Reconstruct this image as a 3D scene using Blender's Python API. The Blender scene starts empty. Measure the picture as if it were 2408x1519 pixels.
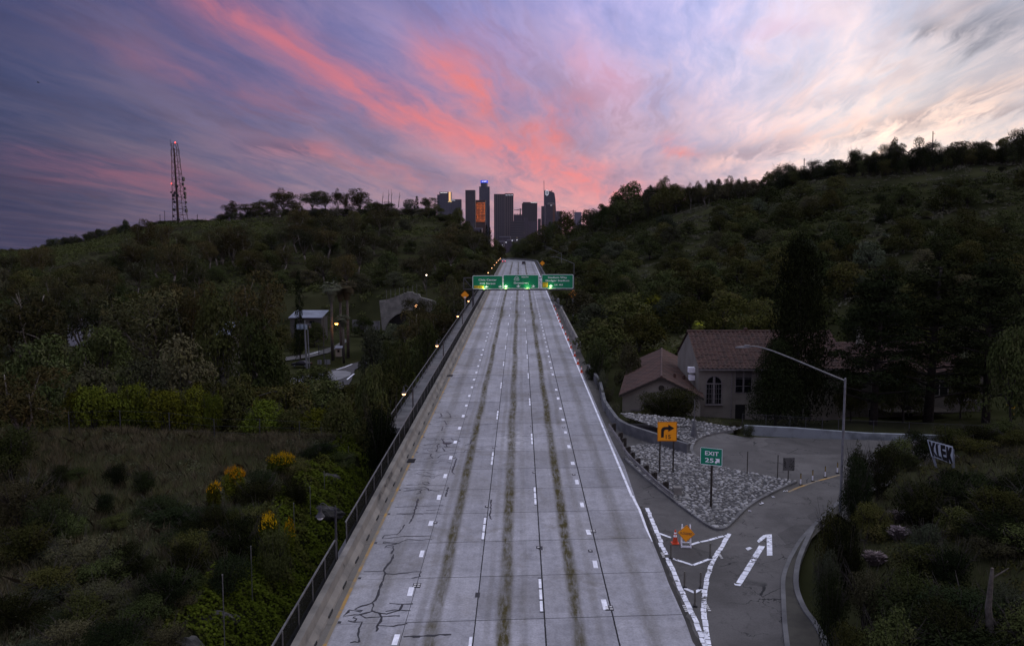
import bpy, bmesh, math, random
import numpy as np
from mathutils import Vector, Matrix

random.seed(11)
rng = np.random.default_rng(11)
S = bpy.context.scene
COL = S.collection
PI = math.pi
R = math.radians

# ------------------------------------------------------------------ camera
H = 18.6                      # drone height above the start of the road
F = 1890.0                    # focal length in pixels of a 2408 x 1519 view of the photograph
PITCH = math.atan((759.5 - 585.0) / F)
YAW = math.atan((1222.4 - 1204.0) / F)
cd = bpy.data.cameras.new('camera')
cam = bpy.data.objects.new('camera', cd)
COL.objects.link(cam)
cam.location = (0, 0, H)
cam.rotation_euler = (PI / 2 - PITCH, 0, YAW)
cd.sensor_width = 36.0
cd.lens = 36.0 * F / 2408.0
cd.clip_start = 0.5
cd.clip_end = 60000
S.camera = cam
CM = cam.rotation_euler.to_matrix()

S.view_settings.view_transform = 'Standard'
S.view_settings.look = 'None'
S.view_settings.gamma = 1.0
S.view_settings.exposure = 0.0


def ray(X, Y):
    return (CM @ Vector(((X - 1204.0) / F, -(Y - 759.5) / F, -1.0))).normalized()


def lin(r, g, b, k=1.0):
    o = []
    for c in (r, g, b):
        c /= 255.0
        o.append((c / 12.92 if c <= 0.04045 else ((c + 0.055) / 1.055) ** 2.4) * k)
    return tuple(o)


# ------------------------------------------------------------------ node helper
class NT:
    def __init__(self, tree):
        self.t = tree
        self.n = tree.nodes
        self.l = tree.links

    def put(self, sock, v):
        if v is None:
            return
        if isinstance(v, bpy.types.NodeSocket):
            self.l.new(v, sock)
        else:
            sock.default_value = v

    def m(self, op, a=None, b=None, c=None, clamp=False):
        n = self.n.new('ShaderNodeMath')
        n.operation = op
        n.use_clamp = clamp
        for i, v in enumerate((a, b, c)):
            self.put(n.inputs[i], v)
        return n.outputs[0]

    def v(self, op, a=None, b=None, scale=None):
        n = self.n.new('ShaderNodeVectorMath')
        n.operation = op
        self.put(n.inputs[0], a)
        if b is not None:
            self.put(n.inputs[1], b)
        if scale is not None:
            self.put(n.inputs[3], scale)
        return n.outputs['Value'] if op in ('DOT_PRODUCT', 'LENGTH', 'DISTANCE') else n.outputs[0]

    def noise(self, vec, scale, detail=3.0, rough=0.5, dist=0.0):
        n = self.n.new('ShaderNodeTexNoise')
        self.put(n.inputs['Vector'], vec)
        n.inputs['Scale'].default_value = scale
        n.inputs['Detail'].default_value = detail
        n.inputs['Roughness'].default_value = rough
        n.inputs['Distortion'].default_value = dist
        return n.outputs['Fac']

    def mix(self, fac, a, b, mode='MIX'):
        n = self.n.new('ShaderNodeMix')
        n.data_type = 'RGBA'
        n.blend_type = mode
        n.clamp_factor = True
        self.put(n.inputs[0], fac)
        for i, v in ((6, a), (7, b)):
            if not isinstance(v, bpy.types.NodeSocket):
                v = tuple(v) + ((1.0,) if len(v) == 3 else ())
            self.put(n.inputs[i], v)
        return n.outputs[2]

    def rng(self, v, a, b, c=0.0, d=1.0, smooth=True):
        n = self.n.new('ShaderNodeMapRange')
        n.interpolation_type = 'SMOOTHSTEP' if smooth else 'LINEAR'
        self.put(n.inputs[0], v)
        for i, x in enumerate((a, b, c, d)):
            n.inputs[1 + i].default_value = x
        return n.outputs[0]

    def xyz(self, v):
        n = self.n.new('ShaderNodeSeparateXYZ')
        self.put(n.inputs[0], v)
        return n.outputs

    def comb(self, x, y, z=0.0):
        n = self.n.new('ShaderNodeCombineXYZ')
        for i, v in enumerate((x, y, z)):
            self.put(n.inputs[i], v)
        return n.outputs[0]


# ------------------------------------------------------------------ dusk sky (world)
W = bpy.data.worlds.new('World')
S.world = W
W.use_nodes = True
T = NT(W.node_tree)
T.n.clear()
dirn = T.n.new('ShaderNodeTexCoord').outputs['Generated']

SKY = [  # view direction (as pixel of the photograph), sky colour there
    (30, 30, 76, 76, 112), (300, 60, 98, 94, 134), (500, 60, 108, 101, 146), (740, 60, 126, 119, 164), (1000, 40, 136, 136, 190),
    (1200, 60, 158, 158, 214), (1450, 60, 190, 188, 244), (1700, 80, 208, 206, 250), (2000, 50, 212, 212, 242), (2300, 40, 160, 160, 178),
    (2400, 150, 192, 192, 206), (30, 230, 68, 82, 118), (300, 210, 102, 101, 134), (600, 230, 114, 112, 154), (900, 190, 138, 130, 176),
    (1200, 200, 162, 150, 194), (1500, 200, 204, 198, 230), (1800, 220, 246, 238, 252), (2100, 190, 268, 264, 270), (2390, 260, 232, 226, 230),
    (20, 420, 64, 62, 86), (300, 380, 98, 102, 124), (600, 370, 114, 114, 136), (900, 380, 136, 124, 144), (1200, 380, 172, 148, 160),
    (1500, 370, 194, 170, 182), (1720, 390, 192, 162, 172), (1950, 300, 278, 242, 220), (2100, 290, 284, 256, 224), (2330, 290, 274, 238, 208),
    (100, 520, 66, 62, 88), (480, 470, 130, 102, 120), (900, 440, 178, 144, 154), (1300, 430, 210, 158, 158), (0, 580, 62, 64, 92),
    (1400, 470, 218, 156, 160), (250, 470, 98, 84, 106), (1150, 300, 172, 146, 170), (1350, 200, 178, 160, 200),
]
lobes = [(ray(X, Y), lin(r, g, b), 230.0) for X, Y, r, g, b in SKY]
AMB = 2.05
for az, el, c in ((0, 90, (.64, .66, .77)), (0, 50, (.41, .43, .56)), (60, 45, (.62, .62, .70)), (-60, 45, (.26, .28, .44)), (120, 40, (.41, .42, .54)),
                  (-120, 40, (.26, .26, .42)), (180, 45, (.31, .32, .46)), (70, 8, (.75, .58, .48)), (-70, 8, (.10, .10, .17)), (130, 8, (.34, .28, .36)),
                  (-130, 8, (.16, .14, .22)), (180, 8, (.24, .19, .27)), (0, 70, (.54, .56, .68)), (90, 65, (.63, .63, .71)), (-90, 65, (.44, .46, .58)),
                  (180, 68, (.48, .50, .61))):
    d = Vector((math.sin(R(az)) * math.cos(R(el)), math.cos(R(az)) * math.cos(R(el)), math.sin(R(el))))
    lobes.append((d, tuple(x * AMB for x in c), 22.0))
acc = wsum = None
for d, c, k in lobes:
    w = T.m('EXPONENT', T.m('MULTIPLY_ADD', T.v('DOT_PRODUCT', dirn, tuple(d)), k, -k))
    if k < 100:
        w = T.m('MULTIPLY', w, 0.25)
    cw = T.v('SCALE', c, scale=w)
    acc = cw if acc is None else T.v('ADD', acc, cw)
    wsum = w if wsum is None else T.m('ADD', wsum, w)
wsum = T.m('ADD', wsum, 1e-6)
base = T.v('SCALE', acc, scale=T.m('DIVIDE', 1.0, wsum))

# cirrus deck: a flat layer whose streaks run towards one point of the horizon
c0 = ray(1500, 470)
c0 = Vector((c0.x, c0.y, 0)).normalized()
c1 = Vector((c0.y, -c0.x, 0))
dz = T.xyz(dirn)[2]
inv = T.m('DIVIDE', 1.0, T.m('ADD', T.m('MAXIMUM', dz, 0.0), 0.09))
ax_ = T.m('MULTIPLY', T.v('DOT_PRODUCT', dirn, tuple(c0)), inv)
bx_ = T.m('MULTIPLY', T.v('DOT_PRODUCT', dirn, tuple(c1)), inv)
def vnz(vec, scale, detail):
    n = T.n.new('ShaderNodeTexNoise')
    T.put(n.inputs['Vector'], vec)
    n.inputs['Scale'].default_value = scale
    n.inputs['Detail'].default_value = detail
    n.inputs['Roughness'].default_value = .55
    return T.v('SUBTRACT', n.outputs['Color'], (.5, .5, .5))
P0 = T.comb(ax_, bx_, 0.0)
P1 = T.v('ADD', P0, T.v('SCALE', vnz(T.v('MULTIPLY', P0, (.55, 1.0, 1)), 0.9, 3), scale=0.50))
P1 = T.v('ADD', P1, T.v('SCALE', vnz(T.v('MULTIPLY', P0, (.7, 1.3, 1)), 3.0, 4), scale=0.13))
warp = T.noise(T.v('MULTIPLY', P0, (.5, 1.2, 1)), 1.6, 5, .6)
n1 = T.noise(T.v('MULTIPLY', P1, (.55, 2.1, 1)), 1.5, 9, .62, .25)
n2 = T.noise(T.v('ADD', T.v('MULTIPLY', P1, (.9, 4.2, 1)), (7, 3, 2)), 2.1, 9, .66, .35)
broad = T.noise(T.v('ADD', T.v('MULTIPLY', P1, (.4, 1.2, 1)), (3, 9, 5)), 1.1, 4, .55, .4)
sk = T.rng(n1, .40, .62)
fk = T.rng(n2, .38, .64)
fine = n2
cl = T.m('ADD', T.m('MULTIPLY', sk, .62), T.m('MULTIPLY', fk, .38))
gap = T.v('MULTIPLY', base, (.89, .97, 1.08))
cloud = T.v('MULTIPLY', base, (1.11, .99, .91))
col = T.mix(cl, gap, cloud)
col = T.v('SCALE', col, scale=T.m('MULTIPLY_ADD', T.m('ADD', T.m('MULTIPLY', n1, .6), T.m('MULTIPLY', n2, .4)), 1.55, .21))
greyc = T.v('MULTIPLY', base, (.60, .57, .62))
col = T.mix(T.m('MULTIPLY', T.m('MULTIPLY', T.rng(broad, 0.46, 0.66), T.rng(n2, .40, .62)), 0.55), col, greyc)

PINK = [  # sunset-lit cloud bands: from, to (pixels), half width, colour, strength
    (330, -90, 930, 262, 52, (208, 118, 132), 0.82),
    (800, 190, 1150, 345, 36, (228, 124, 126), 0.82),
    (1000, 300, 1520, 458, 36, (242, 132, 130), 0.86),
    (975, 110, 1210, 290, 58, (240, 126, 116), 0.82),
    (1190, 345, 1390, 265, 46, (236, 132, 130), 0.8),
    (1320, 110, 1500, 230, 60, (238, 170, 192), 0.45),
    (1545, 338, 1650, 368, 15, (246, 138, 126), 0.72),
    (20, 380, 640, 452, 34, (150, 92, 112), 0.6),
    (250, 110, 760, 270, 40, (158, 108, 132), 0.60),
    (600, 340, 1050, 425, 26, (206, 124, 132), 0.55),
    (1600, 420, 2080, 268, 22, (252, 204, 192), 0.50),
    (1060, 50, 1250, 150, 40, (196, 150, 190), 0.35),
    (1130, 400, 1420, 470, 40, (244, 150, 150), 0.55),
    (1650, 70, 1950, 62, 18, (222, 190, 218), 0.4),
]
for x0, y0, x1, y1, hw, c, st in PINK:
    d1, d2 = ray(x0, y0), ray(x1, y1)
    nrm = d1.cross(d2).normalized()
    mid = (d1 + d2).normalized()
    tan = (d2 - d1).normalized()
    half = (d2 - d1).length / 2
    wig = T.m('MULTIPLY', T.m('SUBTRACT', warp, 0.5), 0.065)
    q = T.m('MULTIPLY', T.m('ADD', T.v('DOT_PRODUCT', dirn, tuple(nrm)), wig), F / hw)
    q = T.m('MULTIPLY', q, q)
    p = T.m('MULTIPLY', T.v('DOT_PRODUCT', T.v('SUBTRACT', dirn, tuple(mid)), tuple(tan)), 1.0 / half)
    p = T.m('POWER', T.m('ABSOLUTE', p), 3.0)
    front = T.rng(T.v('DOT_PRODUCT', dirn, tuple(mid)), 0.8, 0.9)
    g = T.m('EXPONENT', T.m('MULTIPLY', T.m('ADD', q, p), -1.0))
    g = T.m('MULTIPLY', T.m('MULTIPLY', g, front), T.m('MULTIPLY_ADD', sk, 0.52, T.m('MULTIPLY_ADD', fk, 0.36, 0.18)))
    col = T.mix(T.m('MULTIPLY', g, st), col, lin(*c))

# dark wisps low in the brighter west
DARK = [(2150, 60, 2300, 90, 22, (120, 118, 130), 0.8), (2230, 30, 2420, 80, 40, (120, 122, 136), 0.55), (1950, 330, 2450, 175, 18, (176, 156, 158), 0.75),
        (2140, 300, 2450, 235, 14, (186, 166, 166), 0.75), (1700, 300, 2150, 180, 14, (206, 196, 206), 0.6), (2150, 230, 2450, 130, 18, (190, 182, 190), 0.6),
        (1630, 372, 1900, 330, 20, (176, 150, 160), 0.6), (560, 330, 760, 358, 20, (92, 84, 112), 0.6), (1290, 170, 1400, 270, 18, (150, 132, 160), 0.5)]
for x0, y0, x1, y1, hw, c, st in DARK:
    d1, d2 = ray(x0, y0), ray(x1, y1)
    nrm = d1.cross(d2).normalized()
    mid = (d1 + d2).normalized()
    tan = (d2 - d1).normalized()
    half = (d2 - d1).length / 2
    wig = T.m('MULTIPLY', T.m('SUBTRACT', fine, 0.5), 0.05)
    q = T.m('MULTIPLY', T.m('ADD', T.v('DOT_PRODUCT', dirn, tuple(nrm)), wig), F / hw)
    q = T.m('MULTIPLY', q, q)
    p = T.m('MULTIPLY', T.v('DOT_PRODUCT', T.v('SUBTRACT', dirn, tuple(mid)), tuple(tan)), 1.0 / half)
    p = T.m('POWER', T.m('ABSOLUTE', p), 3.0)
    front = T.rng(T.v('DOT_PRODUCT', dirn, tuple(mid)), 0.8, 0.9)
    g = T.m('EXPONENT', T.m('MULTIPLY', T.m('ADD', q, p), -1.0))
    g = T.m('MULTIPLY', T.m('MULTIPLY', g, front), T.m('MULTIPLY_ADD', fk, -0.7, 1.0))
    col = T.mix(T.m('MULTIPLY', g, st), col, lin(*c))

SUN_AZ, SUN_EL = 30.0, 1.5    # the sun is setting behind the right-hand hill
nish = T.n.new('ShaderNodeTexSky')
nish.sky_type = 'NISHITA'
nish.sun_disc = False
nish.sun_elevation = R(SUN_EL)
nish.sun_rotation = R(SUN_AZ)
bg1 = T.n.new('ShaderNodeBackground')
T.put(bg1.inputs[0], col)
bg1.inputs[1].default_value = 1.0
bg2 = T.n.new('ShaderNodeBackground')
T.put(bg2.inputs[0], nish.outputs[0])
bg2.inputs[1].default_value = 0.0005
ad = T.n.new('ShaderNodeAddShader')
T.l.new(bg1.outputs[0], ad.inputs[0])
T.l.new(bg2.outputs[0], ad.inputs[1])
wo = T.n.new('ShaderNodeOutputWorld')
T.l.new(ad.outputs[0], wo.inputs[0])
W.cycles.sampling_method = 'MANUAL'
W.cycles.sample_map_resolution = 512

sl = bpy.data.lights.new('sun', 'SUN')
sl.energy = 0.12
sl.angle = R(20)
sl.color = (1.0, 0.72, 0.55)
so = bpy.data.objects.new('sun', sl)
COL.objects.link(so)
sd = Vector((math.sin(R(SUN_AZ)) * math.cos(R(4)), math.cos(R(SUN_AZ)) * math.cos(R(4)), math.sin(R(4))))
so.rotation_euler = (-sd).to_track_quat('-Z', 'Y').to_euler()
S.cycles.max_bounces = 4
S.cycles.diffuse_bounces = 2
S.cycles.glossy_bounces = 2
S.cycles.transparent_max_bounces = 8
S.cycles.use_denoising = True


# ------------------------------------------------------------------ road geometry
def zr(s):
    return 0.0258 * s - (0 if s < 260 else 0.0000125 * (s - 260) ** 2)


ARC0, ARC_R = 446.0, 75.0


def path(s):
    """centre point of the road and its heading at distance s"""
    if s <= ARC0:
        return 0.0, s, 0.0
    a = (s - ARC0) / ARC_R
    return -ARC_R * (1 - math.cos(a)), ARC0 + ARC_R * math.sin(a), a


def rp(u, s, h=0.0):
    x, y, a = path(s)
    return Vector((x + u * math.cos(a), y + u * math.sin(a), zr(s) + h))


def gp(X, Y, h=0.0):
    """point of the road plane (raised by h) seen at a pixel of the photograph"""
    d = ray(X, Y)
    y = 60.0
    for _ in range(40):
        k = (zr(y) + h - H) / d.z
        y = 0.5 * y + 0.5 * d.y * k
    return Vector((d.x / d.y * y, y, zr(y) + h))


def pd(X, Y, dist):
    """point seen at a pixel, at world distance dist ahead"""
    d = ray(X, Y)
    return Vector((0, 0, H)) + d * (dist / d.y)


def zoom(x0, y0, k):
    """reads points measured in an enlarged crop of the 4096-pixel photograph"""
    return lambda x, y: ((x0 + k * x) / 1.70100, (y0 + k * y) / 1.70100)


# ------------------------------------------------------------------ object helpers
def tag(o, label=None, cat=None, group=None, kind=None):
    if label: o['label'] = label
    if cat: o['category'] = cat
    if group: o['group'] = group
    if kind: o['kind'] = kind
    return o


def thing(name, label, cat, loc=(0, 0, 0), rotz=0.0, group=None):
    o = bpy.data.objects.new(name, None)
    COL.objects.link(o)
    o.location = loc
    o.rotation_euler = (0, 0, rotz)
    o.empty_display_size = 0.3
    return tag(o, label, cat, group)


def link_mesh(name, me, parent=None):
    o = bpy.data.objects.new(name, me)
    COL.objects.link(o)
    if parent is not None:
        o.parent = parent
    return o


def copy_thing(root, loc, rotz=0.0, label=None, group=None, scale=None):
    r = root.copy()
    COL.objects.link(r)
    r.location = loc
    r.rotation_euler = (0, 0, rotz)
    if scale is not None:
        r.scale = scale
    if label: r['label'] = label
    if group: r['group'] = group
    for ch in list(root.children):
        c = ch.copy()
        COL.objects.link(c)
        c.parent = r
        for g in list(ch.children):
            d = g.copy()
            COL.objects.link(d)
            d.parent = c
    return r


class MB:
    def __init__(self):
        self.v, self.f, self.mi = [], [], []
        self.cur = 0

    def add(self, vs, fs):
        b = len(self.v)
        self.v += [tuple(p) for p in vs]
        for f in fs:
            self.f.append(tuple(b + i for i in f))
            self.mi.append(self.cur)
        return self

    def box(self, c, s, rz=0.0, rx=0.0):
        m = Matrix.Translation(Vector(c)) @ Matrix.Rotation(rz, 4, 'Z') @ Matrix.Rotation(rx, 4, 'X')
        vs = [m @ Vector((sx * s[0] / 2, sy * s[1] / 2, sz * s[2] / 2)) for sz in (-1, 1) for sy in (-1, 1) for sx in (-1, 1)]
        return self.add(vs, [(0, 2, 3, 1), (4, 5, 7, 6), (0, 1, 5, 4), (2, 6, 7, 3), (0, 4, 6, 2), (1, 3, 7, 5)])

    def bar(self, a, b, w, h=None, up=(0, 0, 1)):
        a, b = Vector(a), Vector(b)
        h = h or w
        t = (b - a).normalized()
        u = Vector(up)
        if abs(t.dot(u)) > 0.98:
            u = Vector((0, 1, 0))
        s = t.cross(u).normalized()
        u = s.cross(t).normalized()
        vs = [p + s * sx * w / 2 + u * sz * h / 2 for p in (a, b) for sz in (-1, 1) for sx in (-1, 1)]
        return self.add(vs, [(0, 1, 3, 2), (4, 6, 7, 5), (0, 4, 5, 1), (1, 5, 7, 3), (3, 7, 6, 2), (2, 6, 4, 0)])

    def tube(self, pts, rad, n=8, cap=True):
        pts = [Vector(p) for p in pts]
        if not hasattr(rad, '__len__'):
            rad = [rad] * len(pts)
        vs, fs = [], []
        ref = None
        for i, p in enumerate(pts):
            t = (pts[min(i + 1, len(pts) - 1)] - pts[max(i - 1, 0)]).normalized()
            if ref is None:
                ref = Vector((1, 0, 0)) if abs(t.x) < 0.8 else Vector((0, 1, 0))
            s = t.cross(ref).normalized()
            ref = s.cross(t).normalized()
            for k in range(n):
                a = 2 * PI * k / n
                vs.append(p + (s * math.cos(a) + ref * math.sin(a)) * rad[i])
        for i in range(len(pts) - 1):
            for k in range(n):
                a, b = i * n + k, i * n + (k + 1) % n
                fs.append((a, b, b + n, a + n))
        if cap:
            fs.append(tuple(range(n))[::-1])
            fs.append(tuple((len(pts) - 1) * n + k for k in range(n)))
        return self.add(vs, fs)

    def lathe(self, prof, n=14, o=(0, 0, 0)):
        o = Vector(o)
        vs, fs = [], []
        for r, z in prof:
            for k in range(n):
                a = 2 * PI * k / n
                vs.append(o + Vector((r * math.cos(a), r * math.sin(a), z)))
        for i in range(len(prof) - 1):
            for k in range(n):
                a, b = i * n + k, i * n + (k + 1) % n
                fs.append((a, b, b + n, a + n))
        fs.append(tuple(range(n))[::-1])
        fs.append(tuple((len(prof) - 1) * n + k for k in range(n)))
        return self.add(vs, fs)

    def prism(self, poly, d):
        """extrude a 3-D polygon by vector d"""
        d = Vector(d)
        p = [Vector(q) for q in poly]
        n = len(p)
        return self.add(p + [q + d for q in p], [tuple(range(n))[::-1], tuple(range(n, 2 * n))] + [(i, (i + 1) % n, n + (i + 1) % n, n + i) for i in range(n)])

    def ribbon(self, pts, w, h=0.0):
        """flat strip lying on the road plane"""
        pts = [Vector(p) for p in pts]
        if not hasattr(w, '__len__'):
            w = [w] * len(pts)
        vs = []
        for i, p in enumerate(pts):
            t = pts[min(i + 1, len(pts) - 1)] - pts[max(i - 1, 0)]
            s = Vector((t.y, -t.x, 0)).normalized() * w[i] / 2
            for q in (p - s, p + s):
                vs.append((q.x, q.y, zr(q.y) + h))
        return self.add(vs, [(2 * i, 2 * i + 1, 2 * i + 3, 2 * i + 2) for i in range(len(pts) - 1)])

    def sweep(self, prof, ss, u0=0.0, along=None):
        """sweep a cross section [(u, h)...] along the road stations ss"""
        along = along or (lambda u, s, h: rp(u, s, h))
        n = len(prof)
        vs = [along(u0 + u, s, h) for s in ss for u, h in prof]
        fs = [(i * n + k, i * n + (k + 1) % n, (i + 1) * n + (k + 1) % n, (i + 1) * n + k) for i in range(len(ss) - 1) for k in range(n)]
        fs += [tuple(range(n))[::-1], tuple((len(ss) - 1) * n + k for k in range(n))]
        return self.add(vs, fs)

    def build(self, name, mats, parent=None, smooth=False, origin=None):
        me = bpy.data.meshes.new(name)
        vs = self.v
        if origin is not None:
            o = Vector(origin)
            vs = [tuple(Vector(p) - o) for p in vs]
        me.from_pydata(vs, [], self.f)
        mats = mats if isinstance(mats, (list, tuple)) else [mats]
        for m in mats:
            me.materials.append(m)
        if len(mats) > 1:
            me.polygons.foreach_set('material_index', self.mi)
        bm = bmesh.new()
        bm.from_mesh(me)
        bmesh.ops.recalc_face_normals(bm, faces=bm.faces)
        bm.to_mesh(me)
        bm.free()
        if smooth:
            me.polygons.foreach_set('use_smooth', [True] * len(me.polygons))
        me.update()
        ob = link_mesh(name, me, parent)
        if origin is not None:
            ob.location = origin
        return ob


def np_mesh(name, verts, nper, mat, quads=True):
    """mesh of separate polygons (nper corners each) from an array of corners"""
    me = bpy.data.meshes.new(name)
    n = len(verts)
    me.vertices.add(n)
    me.vertices.foreach_set('co', np.ascontiguousarray(verts, dtype=np.float32).ravel())
    me.loops.add(n)
    me.loops.foreach_set('vertex_index', np.arange(n, dtype=np.int32))
    me.polygons.add(n // nper)
    me.polygons.foreach_set('loop_start', np.arange(0, n, nper, dtype=np.int32))
    me.polygons.foreach_set('loop_total', np.full(n // nper, nper, dtype=np.int32))
    if mat:
        me.materials.append(mat)
    me.update(calc_edges=True)
    return me


# ------------------------------------------------------------------ materials
DIM = .66      # natural surfaces at dusk exposure; paint, sheeting and plastic keep their full brightness
FULL = {'white_paint', 'reflective_white_letters', 'orange_sign_face', 'cone_plastic', 'green_sign_face', 'yellow_sign_face', 'bright_yellow_plate', 'exit_sign_green', 'litter', 'painted_board', 'marker_tiles', 'sticker'}


def dim(c, k=None): return tuple(x * (k or DIM) for x in c)


def mat(name, c, rough=0.8, c2=None, scale=4.0, detail=4.0, metal=0.0, emit=None, estr=1.0, bump=0.0, bscale=None, spec=0.3, lo=0.35, hi=0.65, coords='Object'):
    m = bpy.data.materials.new(name)
    m.use_nodes = True
    t = NT(m.node_tree)
    b = t.n['Principled BSDF']
    b.inputs['Roughness'].default_value = rough
    b.inputs['Metallic'].default_value = metal
    b.inputs['Specular IOR Level'].default_value = spec
    tc = t.n.new('ShaderNodeTexCoord').outputs[coords]
    if c2 is None:
        c2 = tuple(x * 0.75 for x in c)
    if name not in FULL and not emit:
        c, c2 = dim(c), dim(c2)
    f = t.rng(t.noise(tc, scale, detail, 0.6), lo, hi)
    t.put(b.inputs['Base Color'], t.mix(f, c2, c))
    if bump:
        n = t.n.new('ShaderNodeBump')
        n.inputs['Strength'].default_value = bump
        n.inputs['Distance'].default_value = 0.05
        t.put(n.inputs['Height'], t.noise(tc, bscale or scale * 3, 5, 0.65))
        t.l.new(n.outputs[0], b.inputs['Normal'])
    if emit:
        b.inputs['Emission Color'].default_value = tuple(emit) + (1,)
        b.inputs['Emission Strength'].default_value = estr
    return m


def leaf_mat(name, ca, cb, cc=None):
    """foliage: each leaf its own tone between ca and cb, each plant a little different, cc in patches"""
    m = bpy.data.materials.new(name)
    m.use_nodes = True
    t = NT(m.node_tree)
    b = t.n['Principled BSDF']
    b.inputs['Roughness'].default_value = 0.7
    b.inputs['Specular IOR Level'].default_value = 0.0
    isl = t.n.new('ShaderNodeNewGeometry').outputs['Random Per Island']
    oi = t.n.new('ShaderNodeObjectInfo').outputs['Random']
    tc = t.n.new('ShaderNodeTexCoord').outputs['Object']
    f = t.m('ADD', t.m('MULTIPLY', isl, 0.55), t.m('MULTIPLY', t.noise(tc, 0.9, 3), 0.45))
    c = t.mix(f, ca, cb)
    if cc:
        c = t.mix(t.m('MULTIPLY', t.rng(t.noise(tc, 0.5, 3), 0.5, 0.66), 0.8), c, cc)
    c = t.v('MULTIPLY', c, t.mix(oi, (1.55, 1.32, 1.75), (1.18, 1.38, 2.2)))
    oi2 = t.m('FRACT', t.m('MULTIPLY', oi, 7.31))
    c = t.v('SCALE', c, scale=t.m('MULTIPLY_ADD', oi2, 0.52, 0.33))
    t.put(b.inputs['Base Color'], c)
    return m


M = {}
M['steel'] = mat('galvanised_steel', (.24, .25, .26), 0.5, (.17, .175, .18), 3, metal=0.2)
M['darksteel'] = mat('weathered_steel', (.06, .06, .065), 0.6, (.035, .035, .04), 2)
M['black'] = mat('opening_darkness', (.015, .015, .016), 0.5)
M['white'] = mat('white_paint', (.78, .79, .80), 0.6, (.62, .63, .65), 6)
def worn_paint(name, c, under, amount):
    """paint worn through to the surface below in crisp-edged flakes"""
    m = bpy.data.materials.new(name)
    m.use_nodes = True
    t = NT(m.node_tree)
    b = t.n['Principled BSDF']
    b.inputs['Roughness'].default_value = .7
    b.inputs['Specular IOR Level'].default_value = .2
    P = t.n.new('ShaderNodeTexCoord').outputs['Object']
    k = t.m('ADD', t.m('MULTIPLY', t.noise(P, 6.0, 6, .7), .6), t.m('MULTIPLY', t.noise(P, .8, 3, .6), .4))
    p = t.mix(t.rng(t.noise(P, 2.2, 5, .6), .35, .7), tuple(x * .72 for x in c), c)
    t.put(b.inputs['Base Color'], t.mix(t.rng(k, amount, amount + .05), p, under))
    return m
M['roadpaint'] = worn_paint('road_marking_paint', (.84, .86, .90), (.24, .24, .245), .60)
M['rampaint'] = worn_paint('ramp_marking_paint', (.80, .82, .86), (.085, .082, .078), .535)
M['gantry'] = mat('gantry_steel', (.12, .12, .125), .6, (.07, .07, .075), 1.5)
M['conc'] = mat('barrier_concrete', (.30, .285, .25), 0.9, (.17, .165, .15), 0.5, 8, bump=.3, bscale=3)
M['conc2'] = mat('grey_concrete', (.20, .20, .195), 0.9, (.11, .11, .11), 0.6, 8, bump=.3, bscale=3)
M['rubber'] = mat('crack_sealant', (.012, .012, .013), 0.5)
M['orange'] = mat('orange_sign_face', (.80, .30, .005), 0.5, (.74, .26, .005), 2)
M['conered'] = mat('cone_plastic', (.62, .07, .02), 0.45)
M['green'] = mat('green_sign_face', (.0, .20, .085), 0.5, (.0, .17, .07), 2)
M['yellow'] = mat('yellow_sign_face', (.62, .36, .01), 0.5)
M['wood'] = mat('weathered_wood', (.055, .045, .035), 0.85, (.03, .026, .02), 6)
M['retro'] = mat('reflective_white_letters', (.85, .86, .86), 0.5, (.8, .8, .8))
M['bulb'] = mat('lit_sodium_bulb', (1, .5, .2), 0.4, emit=(1.0, .48, .20), estr=6.0)
M['bulbhot'] = mat('lit_white_bulb', (1, .8, .6), 0.4, emit=(1.0, .82, .6), estr=6.0)
M['glass'] = mat('dark_window_glass', (.012, .013, .016), 0.12, spec=.5)

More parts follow.
